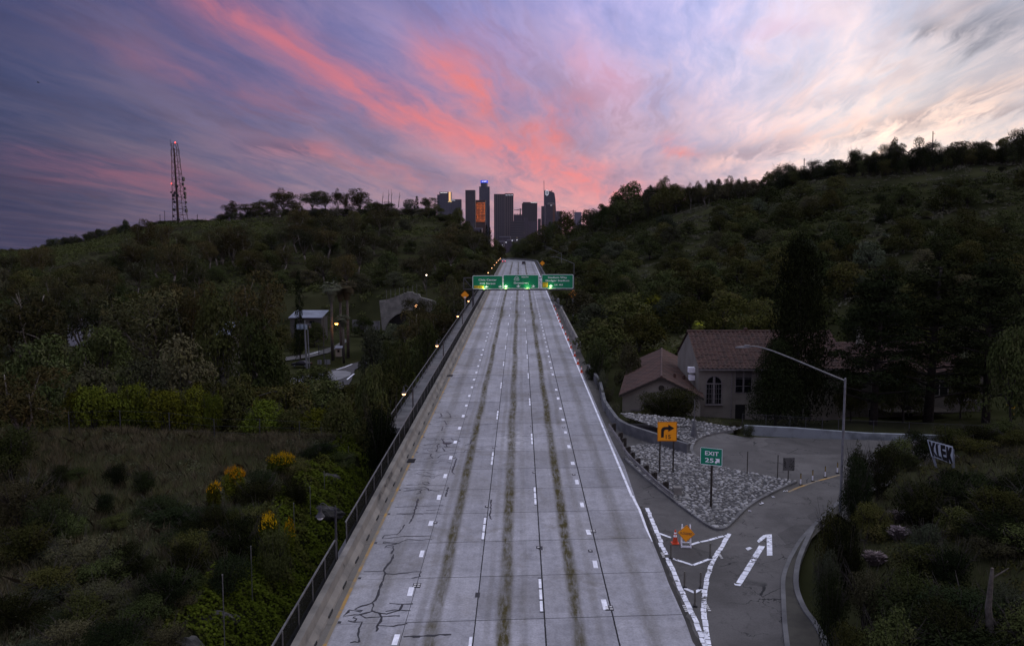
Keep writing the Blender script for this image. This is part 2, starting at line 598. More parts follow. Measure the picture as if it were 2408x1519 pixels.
# ------------------------------------------------------------------ terrain
PATHS = np.array([path(s)[:2] + (s,) for s in np.arange(0, 520, 4.0)])
CTRL = [
    # left: bank top and grassy mound
    (-18, 15, -.4), (-18, 35, 0), (-18, 55, .4), (-18, 75, .3), (-28, 20, 0), (-28, 45, .4), (-28, 72, .6), (-45, 30, .6), (-45, 60, .8), (-42, 79, .2),
    (-70, 40, 1), (-70, 80, .5), (-100, 50, 1.5), (-150, 60, 2), (-250, 100, 3), (-18, 0, -.4), (-60, 0, 0), (-28, 84, -1.5), (-55, 90, -2.5),
    # valley
    (-16, 100, -6), (-18, 125, -8), (-20, 150, -9), (-20, 200, -8.5), (-45, 200, -10), (-60, 170, -10), (-62, 205, -10), (-90, 200, -8.5), (-42, 120, -9), (-42, 150, -10), (-90, 130, -7),
    (-130, 150, -4), (-180, 180, 0), (-110, 95, -3), (-45, 230, -10), (-75, 240, -9), (-24, 235, -7), (-55, 265, -10), (-85, 262, -7),
    # left hill
    (-75, 290, 2), (-40, 288, 2.2), (-19, 270, 0), (-110, 275, 1), (-152, 262, 3), (-250, 300, 6), (-20, 300, 7), (-14, 350, 11),
    (-140, 330, 13), (-85, 320, 10), (-51, 320, 10), (-29, 360, 17), (-184, 330, 8), (-260, 420, 10), (-190, 420, 25), (-100, 400, 27), (-55, 390, 26),
    (-382, 600, 10), (-318, 560, 17), (-251, 520, 26), (-213, 500, 34), (-166, 480, 35), (-125, 470, 37), (-86, 460, 37), (-48.6, 450, 37), (-33.5, 440, 33), (-22, 442, 25), (-18, 420, 18),
    (-213, 620, 20), (-100, 600, 25), (-48, 560, 25), (-400, 720, 2), (-520, 600, 2), (-600, 800, -10), (-100, 760, 0), (0, 640, 0), (-15, 520, 10), (0, 560, 8), (20, 600, 5),
    (-30, 490, 22), (-400, 350, 2), (-500, 200, 0), (-650, 400, -5), (0, 800, -15), (0, 1000, -22), (-600, 1000, -22), (500, 1000, -10), (-300, 1000, -15),
    # right: gore, ramp, building terrace
    (12, 25, .6), (12, 45, 1.1), (12, 65, 1.6), (14, 78, 1.2), (24, 68, 1.5), (36, 68, 1.4), (13, 90, .6), (24, 95, -.9), (40, 95, -.9), (60, 98, -.6), (13, 115, 1.8), (28, 118, -.3), (45, 118, 0),
    (16, 135, 2.5), (28, 140, 1.5), (55, 140, 2), (85, 140, 6), (14, 170, 4), (14, 210, 5), (30, 200, 6), (60, 200, 12), (100, 200, 22), (14, 260, 7), (16, 320, 9), (14, 390, 11),
    (30, 300, 15), (60, 300, 28), (25, 390, 22), (10, 520, 24), (29, 430, 30), (57, 390, 37), (94, 360, 41), (116, 340, 46), (135, 320, 49), (158, 300, 52), (185, 290, 53), (300, 280, 56),
    (41, 260, 17), (79, 250, 23), (109, 230, 23), (139, 220, 23), (23, 220, 5.4), (45, 170, 7), (67, 160, 9), (87, 150, 9.7), (140, 150, 15), (200, 200, 32),
    (57, 460, 28), (116, 450, 36), (200, 420, 40), (60, 560, 15), (400, 300, 50), (500, 600, 20), (200, 700, 5), (450, 100, 20), (250, 80, 14),
    # right foreground mound
    (20.5, 40, 3.4), (18.2, 37, 2.0), (25, 42, 4.6), (20.5, 32, 2.6), (18, 26, 1.4), (30, 55, 3.7), (27, 52, 3.2), (38, 55, 5), (26, 60, 1.9), (34, 62, 2.2), (45, 66, 2.2), (24, 25, 3.2), (36, 35, 6), (60, 50, 6),
    (16, 20, .8), (15, 10, .4), (30, 0, 3), (46, 78, 1.5), (22, 47, 2.0), (70, 75, 3), (100, 80, 6),
]
CX = np.array(CTRL, float)


def tps_fit(P):
    n = len(P)
    d = np.hypot(P[:, None, 0] - P[None, :, 0], P[:, None, 1] - P[None, :, 1])
    K = d                                   # linear (biharmonic-like) radial kernel: no overshoot
    A = np.zeros((n + 1, n + 1))
    A[:n, :n] = K + np.eye(n) * -0.6
    A[:n, n] = A[n, :n] = 1
    b = np.zeros(n + 1)
    b[:n] = P[:, 2]
    return np.linalg.solve(A, b)


TW = tps_fit(CX)


def sstep(a, b, x):
    t = np.clip((x - a) / (b - a), 0, 1)
    return t * t * (3 - 2 * t)


# outlines on the right-hand side, read off the photograph and laid on the road plane
Z5 = zoom(2400, 1983, .41528)
Z4 = zoom(2300, 1600, .45681)
def outline(z, pts): return [gp(*z(x, y)) for x, y in pts]
RAMP_CURB = outline(Z4, [(2290, 900), (2230, 960), (2080, 1100), (1960, 1230), (1880, 1360)]) + outline(Z5, [(1790, 650), (1740, 800), (1738, 1000), (1750, 1250), (1770, 1445), (1790, 1700)])
POLY_PLATEAU = [(7.0, 12), (7.0, 76), (16, 76), (22, 70.5), (36, 69), (36, 64.5), (25, 55), (21, 50)] + [(p.x + 2.3 + (1.2 if p.y < 43 else 0), p.y) for p in RAMP_CURB[1:]] + [(16.5, 12)]


def inside(x, y, poly):
    r = np.zeros(x.shape, bool)
    n = len(poly)
    for i in range(n):
        x0, y0 = poly[i][:2]
        x1, y1 = poly[(i + 1) % n][:2]
        c = ((y0 > y) != (y1 > y)) & (x < (x1 - x0) * (y - y0) / (y1 - y0 + 1e-12) + x0)
        r ^= c
    return r


def zr_np(s):
    return 0.0258 * s - np.where(s < 260, 0, 0.0000125 * (s - 260) ** 2)


def vnoise(x, y, seed=0):
    return (np.sin(x * 1.0 + 1.3 * seed + 1.7 * np.sin(y * .63 + seed)) * np.cos(y * 1.1 - .7 * seed + 1.3 * np.sin(x * .71)) +
            .5 * np.sin(x * 2.3 + y * 1.9 + seed) * np.cos(y * 2.7 - x * .6))


def th(x, y):
    """height of the terrain"""
    x = np.atleast_1d(np.asarray(x, float))
    y = np.atleast_1d(np.asarray(y, float))
    shp = x.shape
    x, y = x.ravel(), y.ravel()
    z = np.empty(x.shape)
    for a in range(0, len(x), 4000):
        sl_ = slice(a, a + 4000)
        d = np.hypot(x[sl_, None] - CX[None, :, 0], y[sl_, None] - CX[None, :, 1])
        z[sl_] = d @ TW[:-1] + TW[-1]
    amp = sstep(25, 300, np.hypot(x, y))
    z = z + .22 * vnoise(x / 3.1, y / 3.3, 1) + amp * (1.3 * vnoise(x / 21, y / 24, 2) + .5 * vnoise(x / 8, y / 9, 3))
    # level floor of the valley
    fl_ = sstep(-95, -80, x) * (1 - sstep(-31, -25, x)) * sstep(135, 150, y) * (1 - sstep(283, 289, y))
    z = z * (1 - fl_) + fl_ * -10.1
    # trench between the ivy bank and the viaduct
    tr = sstep(-17.2, -10.6, x) * (1 - sstep(84, 98, y)) * (x < 0)
    z = z * (1 - tr) + tr * (-5.2)
    # road bed
    k = np.argmin(np.hypot(x[:, None] - PATHS[None, ::2, 0], y[:, None] - PATHS[None, ::2, 1]), axis=1)
    s = np.where(y < ARC0, y, PATHS[::2, 2][k])
    dist = np.where(y < ARC0, np.abs(x), np.min(np.hypot(x[:, None] - PATHS[None, ::2, 0], y[:, None] - PATHS[None, ::2, 1]), axis=1))
    base_z = zr_np(s)
    lim = np.where(x > 0, 10.5, np.where(y > ARC0, 11.0, 12.6))
    cap = base_z - 0.6 + np.maximum(0, dist - lim) * 0.95
    z = np.where((y > -30) & (s < 512), np.minimum(z, cap), z)
    pl = inside(x, y, POLY_PLATEAU)
    z = np.where(pl, zr_np(y) - 0.35, z)
    return z.reshape(shp)


def th1(x, y):
    return float(th([x], [y])[0])


M['earth'] = mat('dry_grass_and_soil', (.050, .053, .024), 0.95, (.023, .026, .011), 0.06, 9, coords='Object', spec=0)
xs = np.concatenate([np.arange(-900, -160, 18), np.arange(-160, -44, 5), np.arange(-44, 46, 1.25), np.arange(46, 200, 5), np.arange(200, 700, 18)])
# (grid lines)
ys = np.concatenate([np.arange(2, 112, 1.6), np.arange(112, 300, 4), np.arange(300, 560, 7), np.arange(560, 1000, 24)])
gx, gy = np.meshgrid(xs, ys)
gz = th(gx, gy)
gz[-1, :] = -24
gz[:, 0] = np.minimum(gz[:, 0], -24)
gz[:, -1] = np.minimum(gz[:, -1], -24)
nx, ny = len(xs), len(ys)
me = bpy.data.meshes.new('ground')
me.from_pydata(np.stack([gx, gy, gz], -1).reshape(-1, 3).tolist(), [],
               [(j * nx + i, j * nx + i + 1, (j + 1) * nx + i + 1, (j + 1) * nx + i) for j in range(ny - 1) for i in range(nx - 1)])
me.polygons.foreach_set('use_smooth', [True] * len(me.polygons))
me.materials.append(M['earth'])
tag(link_mesh('ground', me), kind='structure')
M['plain'] = mat('city_plain', (.035, .035, .04), 0.9, (.02, .02, .022), 0.01, 6)
b = MB()
b.add([(-40000, -2000, -23), (40000, -2000, -23), (40000, 45000, -23), (-40000, 45000, -23)], [(0, 1, 2, 3)])
tag(b.build('plain', M['plain']), kind='structure')

# ------------------------------------------------------------------ freeway
SS = list(np.arange(14, ARC0, 6.0)) + list(np.arange(ARC0, 512, 2.5))
SEAMS = (-5.4, -2.1, 1.2, 4.5)


def concrete_road():
    m = bpy.data.materials.new('worn_concrete_lanes')
    m.use_nodes = True
    t = NT(m.node_tree)
    b = t.n['Principled BSDF']
    b.inputs['Roughness'].default_value = 0.9
    b.inputs['Specular IOR Level'].default_value = 0.08
    uv = t.n.new('ShaderNodeUVMap').outputs[0]      # u across the road and s along it, in metres
    q = t.xyz(uv)
    u, s = q[0], q[1]
    P = t.comb(u, s)
    stretch = t.comb(t.m('MULTIPLY', u, 2.2), t.m('MULTIPLY', s, .10))
    n_big = t.noise(P, .12, 5, .6)
    n_mid = t.noise(P, .9, 6, .65)
    n_fine = t.noise(P, 9, 4, .7)
    n_str = t.noise(stretch, 1.1, 5, .6)
    c = t.mix(t.rng(n_mid, .3, .7), (.33, .333, .352), (.46, .463, .49))
    c = t.mix(t.m('MULTIPLY', t.rng(n_str, .35, .65), .4), c, (.53, .53, .555))
    c = t.mix(t.m('MULTIPLY', t.rng(n_big, .45, .65), .40), c, (.30, .29, .275))
    # speckled aggregate
    c = t.mix(t.m('MULTIPLY', t.rng(n_fine, .35, .75), .42), c, (.17, .165, .16))
    n_mot = t.noise(P, 2.6, 6, .7, .5)
    c = t.v('SCALE', c, scale=t.m('MULTIPLY_ADD', n_mot, .75, .63))
    # slabs differ a little
    slab = t.n.new('ShaderNodeTexWhiteNoise')
    slab.noise_dimensions = '2D'
    t.put(slab.inputs[0], t.comb(t.m('FLOOR', t.m('DIVIDE', t.m('ADD', u, 8.7), 3.3)), t.m('FLOOR', t.m('DIVIDE', t.m('SUBTRACT', s, 37.0), 4.85))))
    c = t.v('SCALE', c, scale=t.m('MULTIPLY_ADD', slab.outputs[0], .26, .85))
    scuff = t.m('EXPONENT', t.m('MULTIPLY', t.m('ADD', t.m('POWER', t.m('DIVIDE', t.m('SUBTRACT', s, 70.0), 3.2), 2.0), t.m('POWER', t.m('DIVIDE', t.m('ADD', u, .6), 1.2), 2.0)), -1.0))
    c = t.mix(t.m('MULTIPLY', scuff, t.rng(t.noise(P, 1.6, 5, .6, 1.0), .45, .62)), c, (.62, .62, .63))
    dirt = t.m('MULTIPLY', t.rng(t.noise(P, .28, 6, .68, .6), .52, .70), .45)
    c = t.mix(dirt, c, (.19, .175, .14))
    # newer surface patch beyond the joint at 103 m
    c = t.v('SCALE', c, scale=t.rng(s, 101.5, 101.6, 1.0, 1.10, False))
    # oil and rubber down the middle of the lanes
    wob = t.m('MULTIPLY', t.m('SUBTRACT', t.noise(t.comb(0.0, t.m('MULTIPLY', s, .05)), 1.0, 3), .5), .5)
    mod = t.rng(t.noise(t.comb(t.m('MULTIPLY', u, .8), t.m('MULTIPLY', s, .12), 4.0), 1.0, 4, .6), .22, .62)
    stain = None
    for cu, w, a in ((-4.05, .33, 1.0), (-.72, .36, .9), (2.75, .34, 1.0), (-7.1, .45, .36), (6.2, .4, .40), (-4.75, .2, .26), (3.75, .22, .26), (-1.5, .16, .2), (.2, .2, .2)):
        d = t.m('DIVIDE', t.m('SUBTRACT', t.m('ADD', u, wob), cu), w)
        d = t.m('MULTIPLY', d, d)
        g = t.m('MULTIPLY', t.m('EXPONENT', t.m('MULTIPLY', t.m('MULTIPLY', d, d), -1.0)), a)
        stain = g if stain is None else t.m('MAXIMUM', stain, g)
    stain = t.m('MULTIPLY', stain, t.m('MULTIPLY', t.m('MULTIPLY_ADD', mod, .66, .38), t.m('MULTIPLY_ADD', t.rng(n_mid, .3, .66), .45, .66)))
    for s0, u0 in ((171, -3.9), (171, -.5), (171, 2.9), (150, 3.0), (176, -3.9)):   # tyre-darkened patches
        dd = t.m('ADD', t.m('POWER', t.m('DIVIDE', t.m('SUBTRACT', s, float(s0)), 7.0), 2.0), t.m('POWER', t.m('DIVIDE', t.m('SUBTRACT', u, u0), .6), 2.0))
        stain = t.m('MAXIMUM', stain, t.m('MULTIPLY', t.m('EXPONENT', t.m('MULTIPLY', dd, -1.0)), .8))
    drip = t.noise(t.comb(t.m('MULTIPLY', u, 5.0), t.m('MULTIPLY', s, .9), 2.0), 1.0, 6, .7)
    stain = t.m('MULTIPLY', stain, t.rng(drip, .30, .60, .52, 1.12))
    c = t.mix(stain, c, (.080, .068, .024))
    # gutter dust along the median kerb
    c = t.mix(t.m('MULTIPLY', t.rng(u, -8.5, -8.9), .75), c, (.15, .135, .10))
    # longitudinal seams, wandering in width
    jit = t.m('MULTIPLY', t.m('SUBTRACT', t.noise(P, 2.4, 4, .7), .5), .05)
    line = None
    for cu, w in zip(SEAMS, (.012, .026, .034, .034)):
        g = t.rng(t.m('ABSOLUTE', t.m('SUBTRACT', t.m('ADD', u, jit), cu)), w * 1.5, w * .6)
        line = g if line is None else t.m('MAXIMUM', line, g)
    vis = t.rng(s, 176, 102, .15, 1.0)
    line = t.m('MULTIPLY', line, vis)
    # skewed transverse joints
    sj = t.m('ADD', s, t.m('MULTIPLY', u, -.07))
    fr = t.m('FRACT', t.m('DIVIDE', t.m('SUBTRACT', sj, 37.0), 4.85))
    jd = t.m('MULTIPLY', t.m('MINIMUM', fr, t.m('SUBTRACT', 1.0, fr)), 4.85)
    g = t.rng(jd, .045, .012)
    side = t.rng(u, -5.5, -5.3, .35, .85)
    g = t.m('MULTIPLY', t.m('MULTIPLY', g, side), t.rng(s, 130, 60, 0.0, 1.0))
    line = t.m('MAXIMUM', line, g)
    line = t.m('MAXIMUM', line, t.m('MULTIPLY', t.rng(t.m('ABSOLUTE', t.m('SUBTRACT', sj, 101.5)), .12, .05), .7))
    c = t.mix(line, c, (.02, .02, .02))
    t.put(b.inputs['Base Color'], t.v('SCALE', c, scale=DIM))
    bp = t.n.new('ShaderNodeBump')
    bp.inputs['Strength'].default_value = .25
    bp.inputs['Distance'].default_value = .01
    t.put(bp.inputs['Height'], t.m('ADD', n_fine, n_mid))
    t.l.new(bp.outputs[0], b.inputs['Normal'])
    return m


def asphalt(name, ca, cb, crack=True):
    m = bpy.data.materials.new(name)
    m.use_nodes = True
    t = NT(m.node_tree)
    b = t.n['Principled BSDF']
    b.inputs['Roughness'].default_value = 0.85
    b.inputs['Specular IOR Level'].default_value = 0.2
    P = t.n.new('ShaderNodeTexCoord').outputs['Object']
    c = t.mix(t.rng(t.noise(P, .35, 6, .65), .32, .68), ca, cb)
    c = t.mix(t.m('MULTIPLY', t.rng(t.noise(P, 12, 3, .7), .4, .75), .4), c, tuple(x * .5 for x in ca))
    c = t.mix(t.m('MULTIPLY', t.rng(t.noise(P, .16, 4, .6, 1.0), .52, .66), .5), c, tuple(x * .62 for x in ca))
    c = t.mix(t.m('MULTIPLY', t.rng(t.noise(P, .7, 6, .7, .8), .58, .68), .55), c, tuple(x * .42 for x in ca))
    vp_ = t.n.new('ShaderNodeTexVoronoi')
    vp_.inputs['Scale'].default_value = .16
    vp_.distance = 'CHEBYCHEV'
    t.put(vp_.inputs['Vector'], P)
    c = t.v('SCALE', c, scale=t.m('MULTIPLY_ADD', t.xyz(vp_.outputs['Color'])[0], .36, .80))
    if crack:
        v = t.n.new('ShaderNodeTexVoronoi')
        v.feature = 'DISTANCE_TO_EDGE'
        v.inputs['Scale'].default_value = .33
        t.put(v.inputs['Vector'], t.v('ADD', P, t.v('SCALE', (1, 1, 0), scale=t.m('MULTIPLY', t.noise(P, 1.1, 4, .6), 1.6))))
        k = t.m('MULTIPLY', t.rng(v.outputs['Distance'], .012, .004), t.rng(t.noise(P, .4, 2), .46, .6))
        c = t.mix(k, c, (.02, .02, .02))
    t.put(b.inputs['Base Color'], t.v('SCALE', c, scale=DIM))
    return m


M['road'] = concrete_road()
M['asph'] = asphalt('old_asphalt', (.105, .10, .092), (.155, .148, .138))
M['asph2'] = asphalt('shoulder_asphalt', (.085, .08, .066), (.125, .118, .10), False)
M['patch'] = asphalt('fresh_asphalt_patch', (.05, .048, .042), (.075, .07, .062), False)

# right edge of the concrete slab
EDGE = outline(Z5, [(905, 1445), (870, 1340), (820, 1200), (750, 1040), (660, 840), (600, 670), (510, 450), (430, 240), (355, 60)])
EDGE = sorted([(p.y, p.x) for p in EDGE] + [(14, 13.0), (62, 8.25), (70, 8.1), (600, 8.1)])
EY, EU = np.array([e[0] for e in EDGE]), np.array([e[1] for e in EDGE])


def road_sheet(name, ul, ur, ss, m, h):
    me = bpy.data.meshes.new(name)
    vs, fs, uvs = [], [], []
    for s in ss:
        a, c = ul(s), ur(s)
        for k in range(5):
            u = a + (c - a) * k / 4
            vs.append(tuple(rp(u, s, h)))
            uvs.append((u, s))
    for i in range(len(ss) - 1):
        for k in range(4):
            fs.append((i * 5 + k, i * 5 + k + 1, i * 5 + k + 6, i * 5 + k + 5))
    me.from_pydata(vs, [], fs)
    ul_ = me.uv_layers.new(name='UVMap')
    for lp in me.loops:
        ul_.data[lp.index].uv = uvs[lp.vertex_index]
    me.materials.append(m)
    return tag(link_mesh(name, me), kind='structure')


SN = sorted(set(list(np.arange(14, 70, 1.0)) + SS))
road_sheet('freeway_road', lambda s: -9.15, lambda s: float(np.interp(s, EY, EU)), SN, M['road'], 0.012)
road_sheet('road_shoulder', lambda s: 7.2, lambda s: 9.2 if s > 74 else 11, [s for s in SN if s > 70], M['asph2'], 0.004)
# deck edge below the freeway on the valley side
b = MB()
b.sweep([(-12.4, -.02), (-9.0, -.02), (-9.0, -12), (-9.3, -12), (-9.3, -.7), (-12.4, -.45)], [s for s in SS if 72 <= s < 300])
b.sweep([(-10.5, -.02), (-9.0, -.02), (-9.0, -9), (-10.3, -9)], [14, 30, 50, 72])
tag(b.build('bridge_deck', M['conc2']), kind='structure')

# asphalt of the gore, the exit ramp and the side street
b = MB()
pts = [(7.0, 12)] + [(7.0, y) for y in range(20, 72, 4)] + [(7.0, 76), (15, 75.5), (20, 71), (36, 69.5), (36, 64.8), (24.5, 55.5), (21, 50)] + [(p.x + .1, p.y) for p in RAMP_CURB[1:]] + [(13.2, 12)]
b.add([(x, y, zr(y)) for x, y in pts], [tuple(range(len(pts)))])
ob = b.build('ramp_road', M['asph'])
bm = bmesh.new(); bm.from_mesh(ob.data); bmesh.ops.triangulate(bm, faces=bm.faces); bm.to_mesh(ob.data); bm.free()
tag(ob, kind='structure')
# broken dark patch between slab and gore
b = MB()
L = outline(Z5, [(1000, 1445), (905, 1250), (850, 1120), (790, 980), (740, 850), (690, 720), (640, 600), (575, 490), (530, 350), (470, 200), (430, 100)])
Lx, Ly = [p.x for p in L], [p.y for p in L]
yy = np.linspace(min(Ly), max(Ly), 60)
o = np.argsort(Ly)
xr = np.interp(yy, np.array(Ly)[o], np.array(Lx)[o])
xl = np.interp(yy, EY, EU)
wob = rng.normal(0, .05, 60)
vs = []
for i in range(60):
    vs += [(xl[i] - .05, yy[i], zr(yy[i]) + .006), (max(xr[i] - .12, xl[i] + .15) + wob[i], yy[i], zr(yy[i]) + .006)]
b.add(vs, [(2 * i, 2 * i + 1, 2 * i + 3, 2 * i + 2) for i in range(59)])
tag(b.build('asphalt_strip', M['patch']), kind='structure')

# ------------------------------------------------------------------ painted markings
HM = .018
b = MB()
for k in range(-1, 46):                    # dotted exit-lane lines
    s0 = 39.4 + 4.85 * k
    for u0, far in ((-5.62, 1), (4.22, 1)):
        wd = .26 + rng.normal(0, .015)
        s1 = s0 + (0 if u0 < 0 else -1.4)
        if s1 < 16 or rng.random() < .04:
            continue
        b.ribbon([rp(u0 + rng.normal(0, .015), s1), rp(u0, s1 + .95 + rng.normal(0, .08))], wd, HM)
for k in range(-2, 28):                    # long dashes
    for u0, s0 in ((-2.22, 46.9), (1.08, 37.8)):
        s1 = s0 + 15.25 * k
        if s1 < 16 or s1 > 440:
            continue
        for j in range(3):
            b.ribbon([rp(u0, s1 + j * 1.27), rp(u0, s1 + j * 1.27 + 1.12)], .14, HM)
tag(b.build('lane_marking', M['roadpaint']), kind='structure')
b = MB()
seg = [54.8, 58.5] + [s for s in SS if s > 60]
i = 0
while i < len(seg) - 1:
    b.ribbon([rp(7.82, seg[i]), rp(7.82, seg[i + 1] - .12)], .17, HM)
    i += 1
E1 = outline(Z5, [(312, 0), (340, 60), (378, 130), (412, 220), (440, 300), (470, 370), (503, 440)])
b.ribbon(E1[::-1], [.05, .1, .14, .15, .16, .17, .17], HM)
tag(b.build('edge_line', M['roadpaint']), kind='structure')
M['yel'] = mat('worn_yellow_paint', (.50, .29, .06), .7, (.26, .22, .15), 1.2, 6, lo=.42, hi=.7)
b = MB()
b.ribbon([rp(-8.74, s) for s in SS], .17, HM)
b.ribbon(outline(Z4, [(1870, 805), (1945, 770), (2100, 715), (2320, 655)]), .18, HM)
tag(b.build('yellow_line', M['yel']), kind='structure')


def brick_line(b, pts, w, step=.62, gap=.05):
    """thermoplastic line broken by cracks into short pieces"""
    P = [Vector(p) for p in pts]
    L = [0]
    for i in range(1, len(P)):
        L.append(L[-1] + (P[i] - P[i - 1]).length)
    def at(d):
        d = min(max(d, 0), L[-1])
        for i in range(1, len(P)):
            if d <= L[i]:
                return P[i - 1].lerp(P[i], (d - L[i - 1]) / max(L[i] - L[i - 1], 1e-6))
        return P[-1]
    d = 0
    while d < L[-1] - .1:
        st = step * rng.uniform(.6, 1.3)
        if rng.random() > .02:
            w2 = w * rng.uniform(.88, 1.05)
            off = Vector((rng.normal(0, .015), 0, 0))
            b.ribbon([at(d) + off, at(d + st * .5) + off, at(d + st - gap) + off], w2, HM)
        d += st


b = MB()
brick_line(b, outline(Z5, [(452, 118), (500, 235), (545, 340), (600, 490), (650, 600), (700, 700), (760, 860), (850, 1060), (930, 1220), (1000, 1410), (1030, 1500)]), .27)
brick_line(b, outline(Z5, [(1245, 365), (1205, 430), (1160, 510), (1080, 640), (1035, 780), (1003, 960), (1000, 1150), (1020, 1300), (1045, 1445), (1050, 1500)]), .27)
brick_line(b, outline(Z5, [(565, 360), (688, 405)]), .20, 1.2)
brick_line(b, outline(Z5, [(880, 470), (960, 445), (1060, 425), (1150, 398), (1230, 380)]), .20, .9)
brick_line(b, outline(Z5, [(700, 605), (898, 668)]), .20, 1.3)
brick_line(b, outline(Z5, [(892, 668), (1080, 600)]), .20, 1.3)
brick_line(b, outline(Z5, [(815, 890), (912, 932)]), .20, 1.2)
brick_line(b, outline(Z5, [(904, 932), (985, 885)]), .20, 1.2)
tag(b.build('gore_marking', M['rampaint']), kind='structure')
b = MB()
def quad5(b, q, h=HM): b.add([tuple(Vector((p.x, p.y, zr(p.y) + h))) for p in outline(Z5, q)], [tuple(range(len(q)))])
n = 9
for i in range(n):
    t0, t1 = i / n, (i + .95) / n
    def lp(a, c, t): return (a[0] + (c[0] - a[0]) * t, a[1] + (c[1] - a[1]) * t)
    A0, A1, B0, B1 = (1310, 838), (1532, 478), (1368, 848), (1590, 485)
    j = rng.normal(0, 3, 4)
    quad5(b, [lp(A0, A1, t0 + .005), (lp(B0, B1, t0)[0], lp(B0, B1, t0)[1] + j[0]), lp(B0, B1, t1), (lp(A0, A1, t1)[0], lp(A0, A1, t1)[1] + j[1])])
for i in range(5):
    t0, t1 = i / 5, (i + .96) / 5
    y0, y1 = 575 - 205 * t0, 575 - 205 * t1
    quad5(b, [(1608 - 3 * t0, y0), (1661 - 6 * t0, y0), (1661 - 6 * t1, y1), (1608 - 3 * t1, y1)])
quad5(b, [(1604, 372), (1604, 398), (1560, 432), (1530, 452), (1512, 436), (1540, 405), (1570, 382)])
quad5(b, [(1400, 505), (1440, 492), (1468, 505), (1425, 528)])
quad5(b, [(1290, 842), (1310, 850), (1365, 852), (1350, 868), (1300, 860)])
tag(b.build('arrow_marking', M['rampaint']), kind='structure')

# raised markers and dark adhesive pads
bw, bd = MB(), MB()
for (x, y, z) in ((750, 415, 'a'), (1985, 560, 'a'), (1878, 66, 'a'), (1140, 476, 'b'), (1545, 175, 'b')):
    ZZ = zoom(1200, 2083, .62292)
    p = gp(*ZZ(x, y))
    bd.ribbon([p + Vector((0, -.28, 0)), p + Vector((0, .28, 0))], .42 if z == 'a' else .24, .016)
    if z == 'a':
        for dx in (-.1, .1):
            for dy in (-.12, .12):
                bw.box((p.x + dx, p.y + dy, p.z + .028), (.13, .11, .02))
for k in range(0, 12):
    for u0, s0 in ((-5.35, 49.6), (4.1, 45.2), (-2.2, 52.6), (1.1, 45.7)):
        p = rp(u0, s0 + 14.5 * k)
        bd.ribbon([p + Vector((0, -.2, 0)), p + Vector((0, .2, 0))], .26, .016)
        bw.box((p.x, p.y, p.z + .028), (.12, .11, .02))
for k in range(20):
    p = rp(-8.55, 36.6 + 4.85 * k)
    bd.ribbon([p + Vector((0, -.12, 0)), p + Vector((0, .12, 0))], .16, .016)
for x, y in ((605, 570), (820, 1085), (1160, 580), (1040, 1080)):
    p = gp(*Z5(x, y))
    for dy in (-.3, -.1, .1, .3):
        bw.box((p.x, p.y + dy, p.z + .02), (.14, .1, .02))
M['marker'] = mat('marker_tiles', (.55, .55, .52), .6)
tag(bw.build('raised_marker', M['marker']), kind='structure')
for k in range(2, 26):
    for u0, s0 in ((-2.22, 46.9), (1.08, 37.8)):
        for j in range(4):
            s1 = s0 + 15.25 * (k - 2) + j * 1.27 - .06
            bd.ribbon([rp(u0, s1 - .07), rp(u0, s1 + .07)], .2, .014)

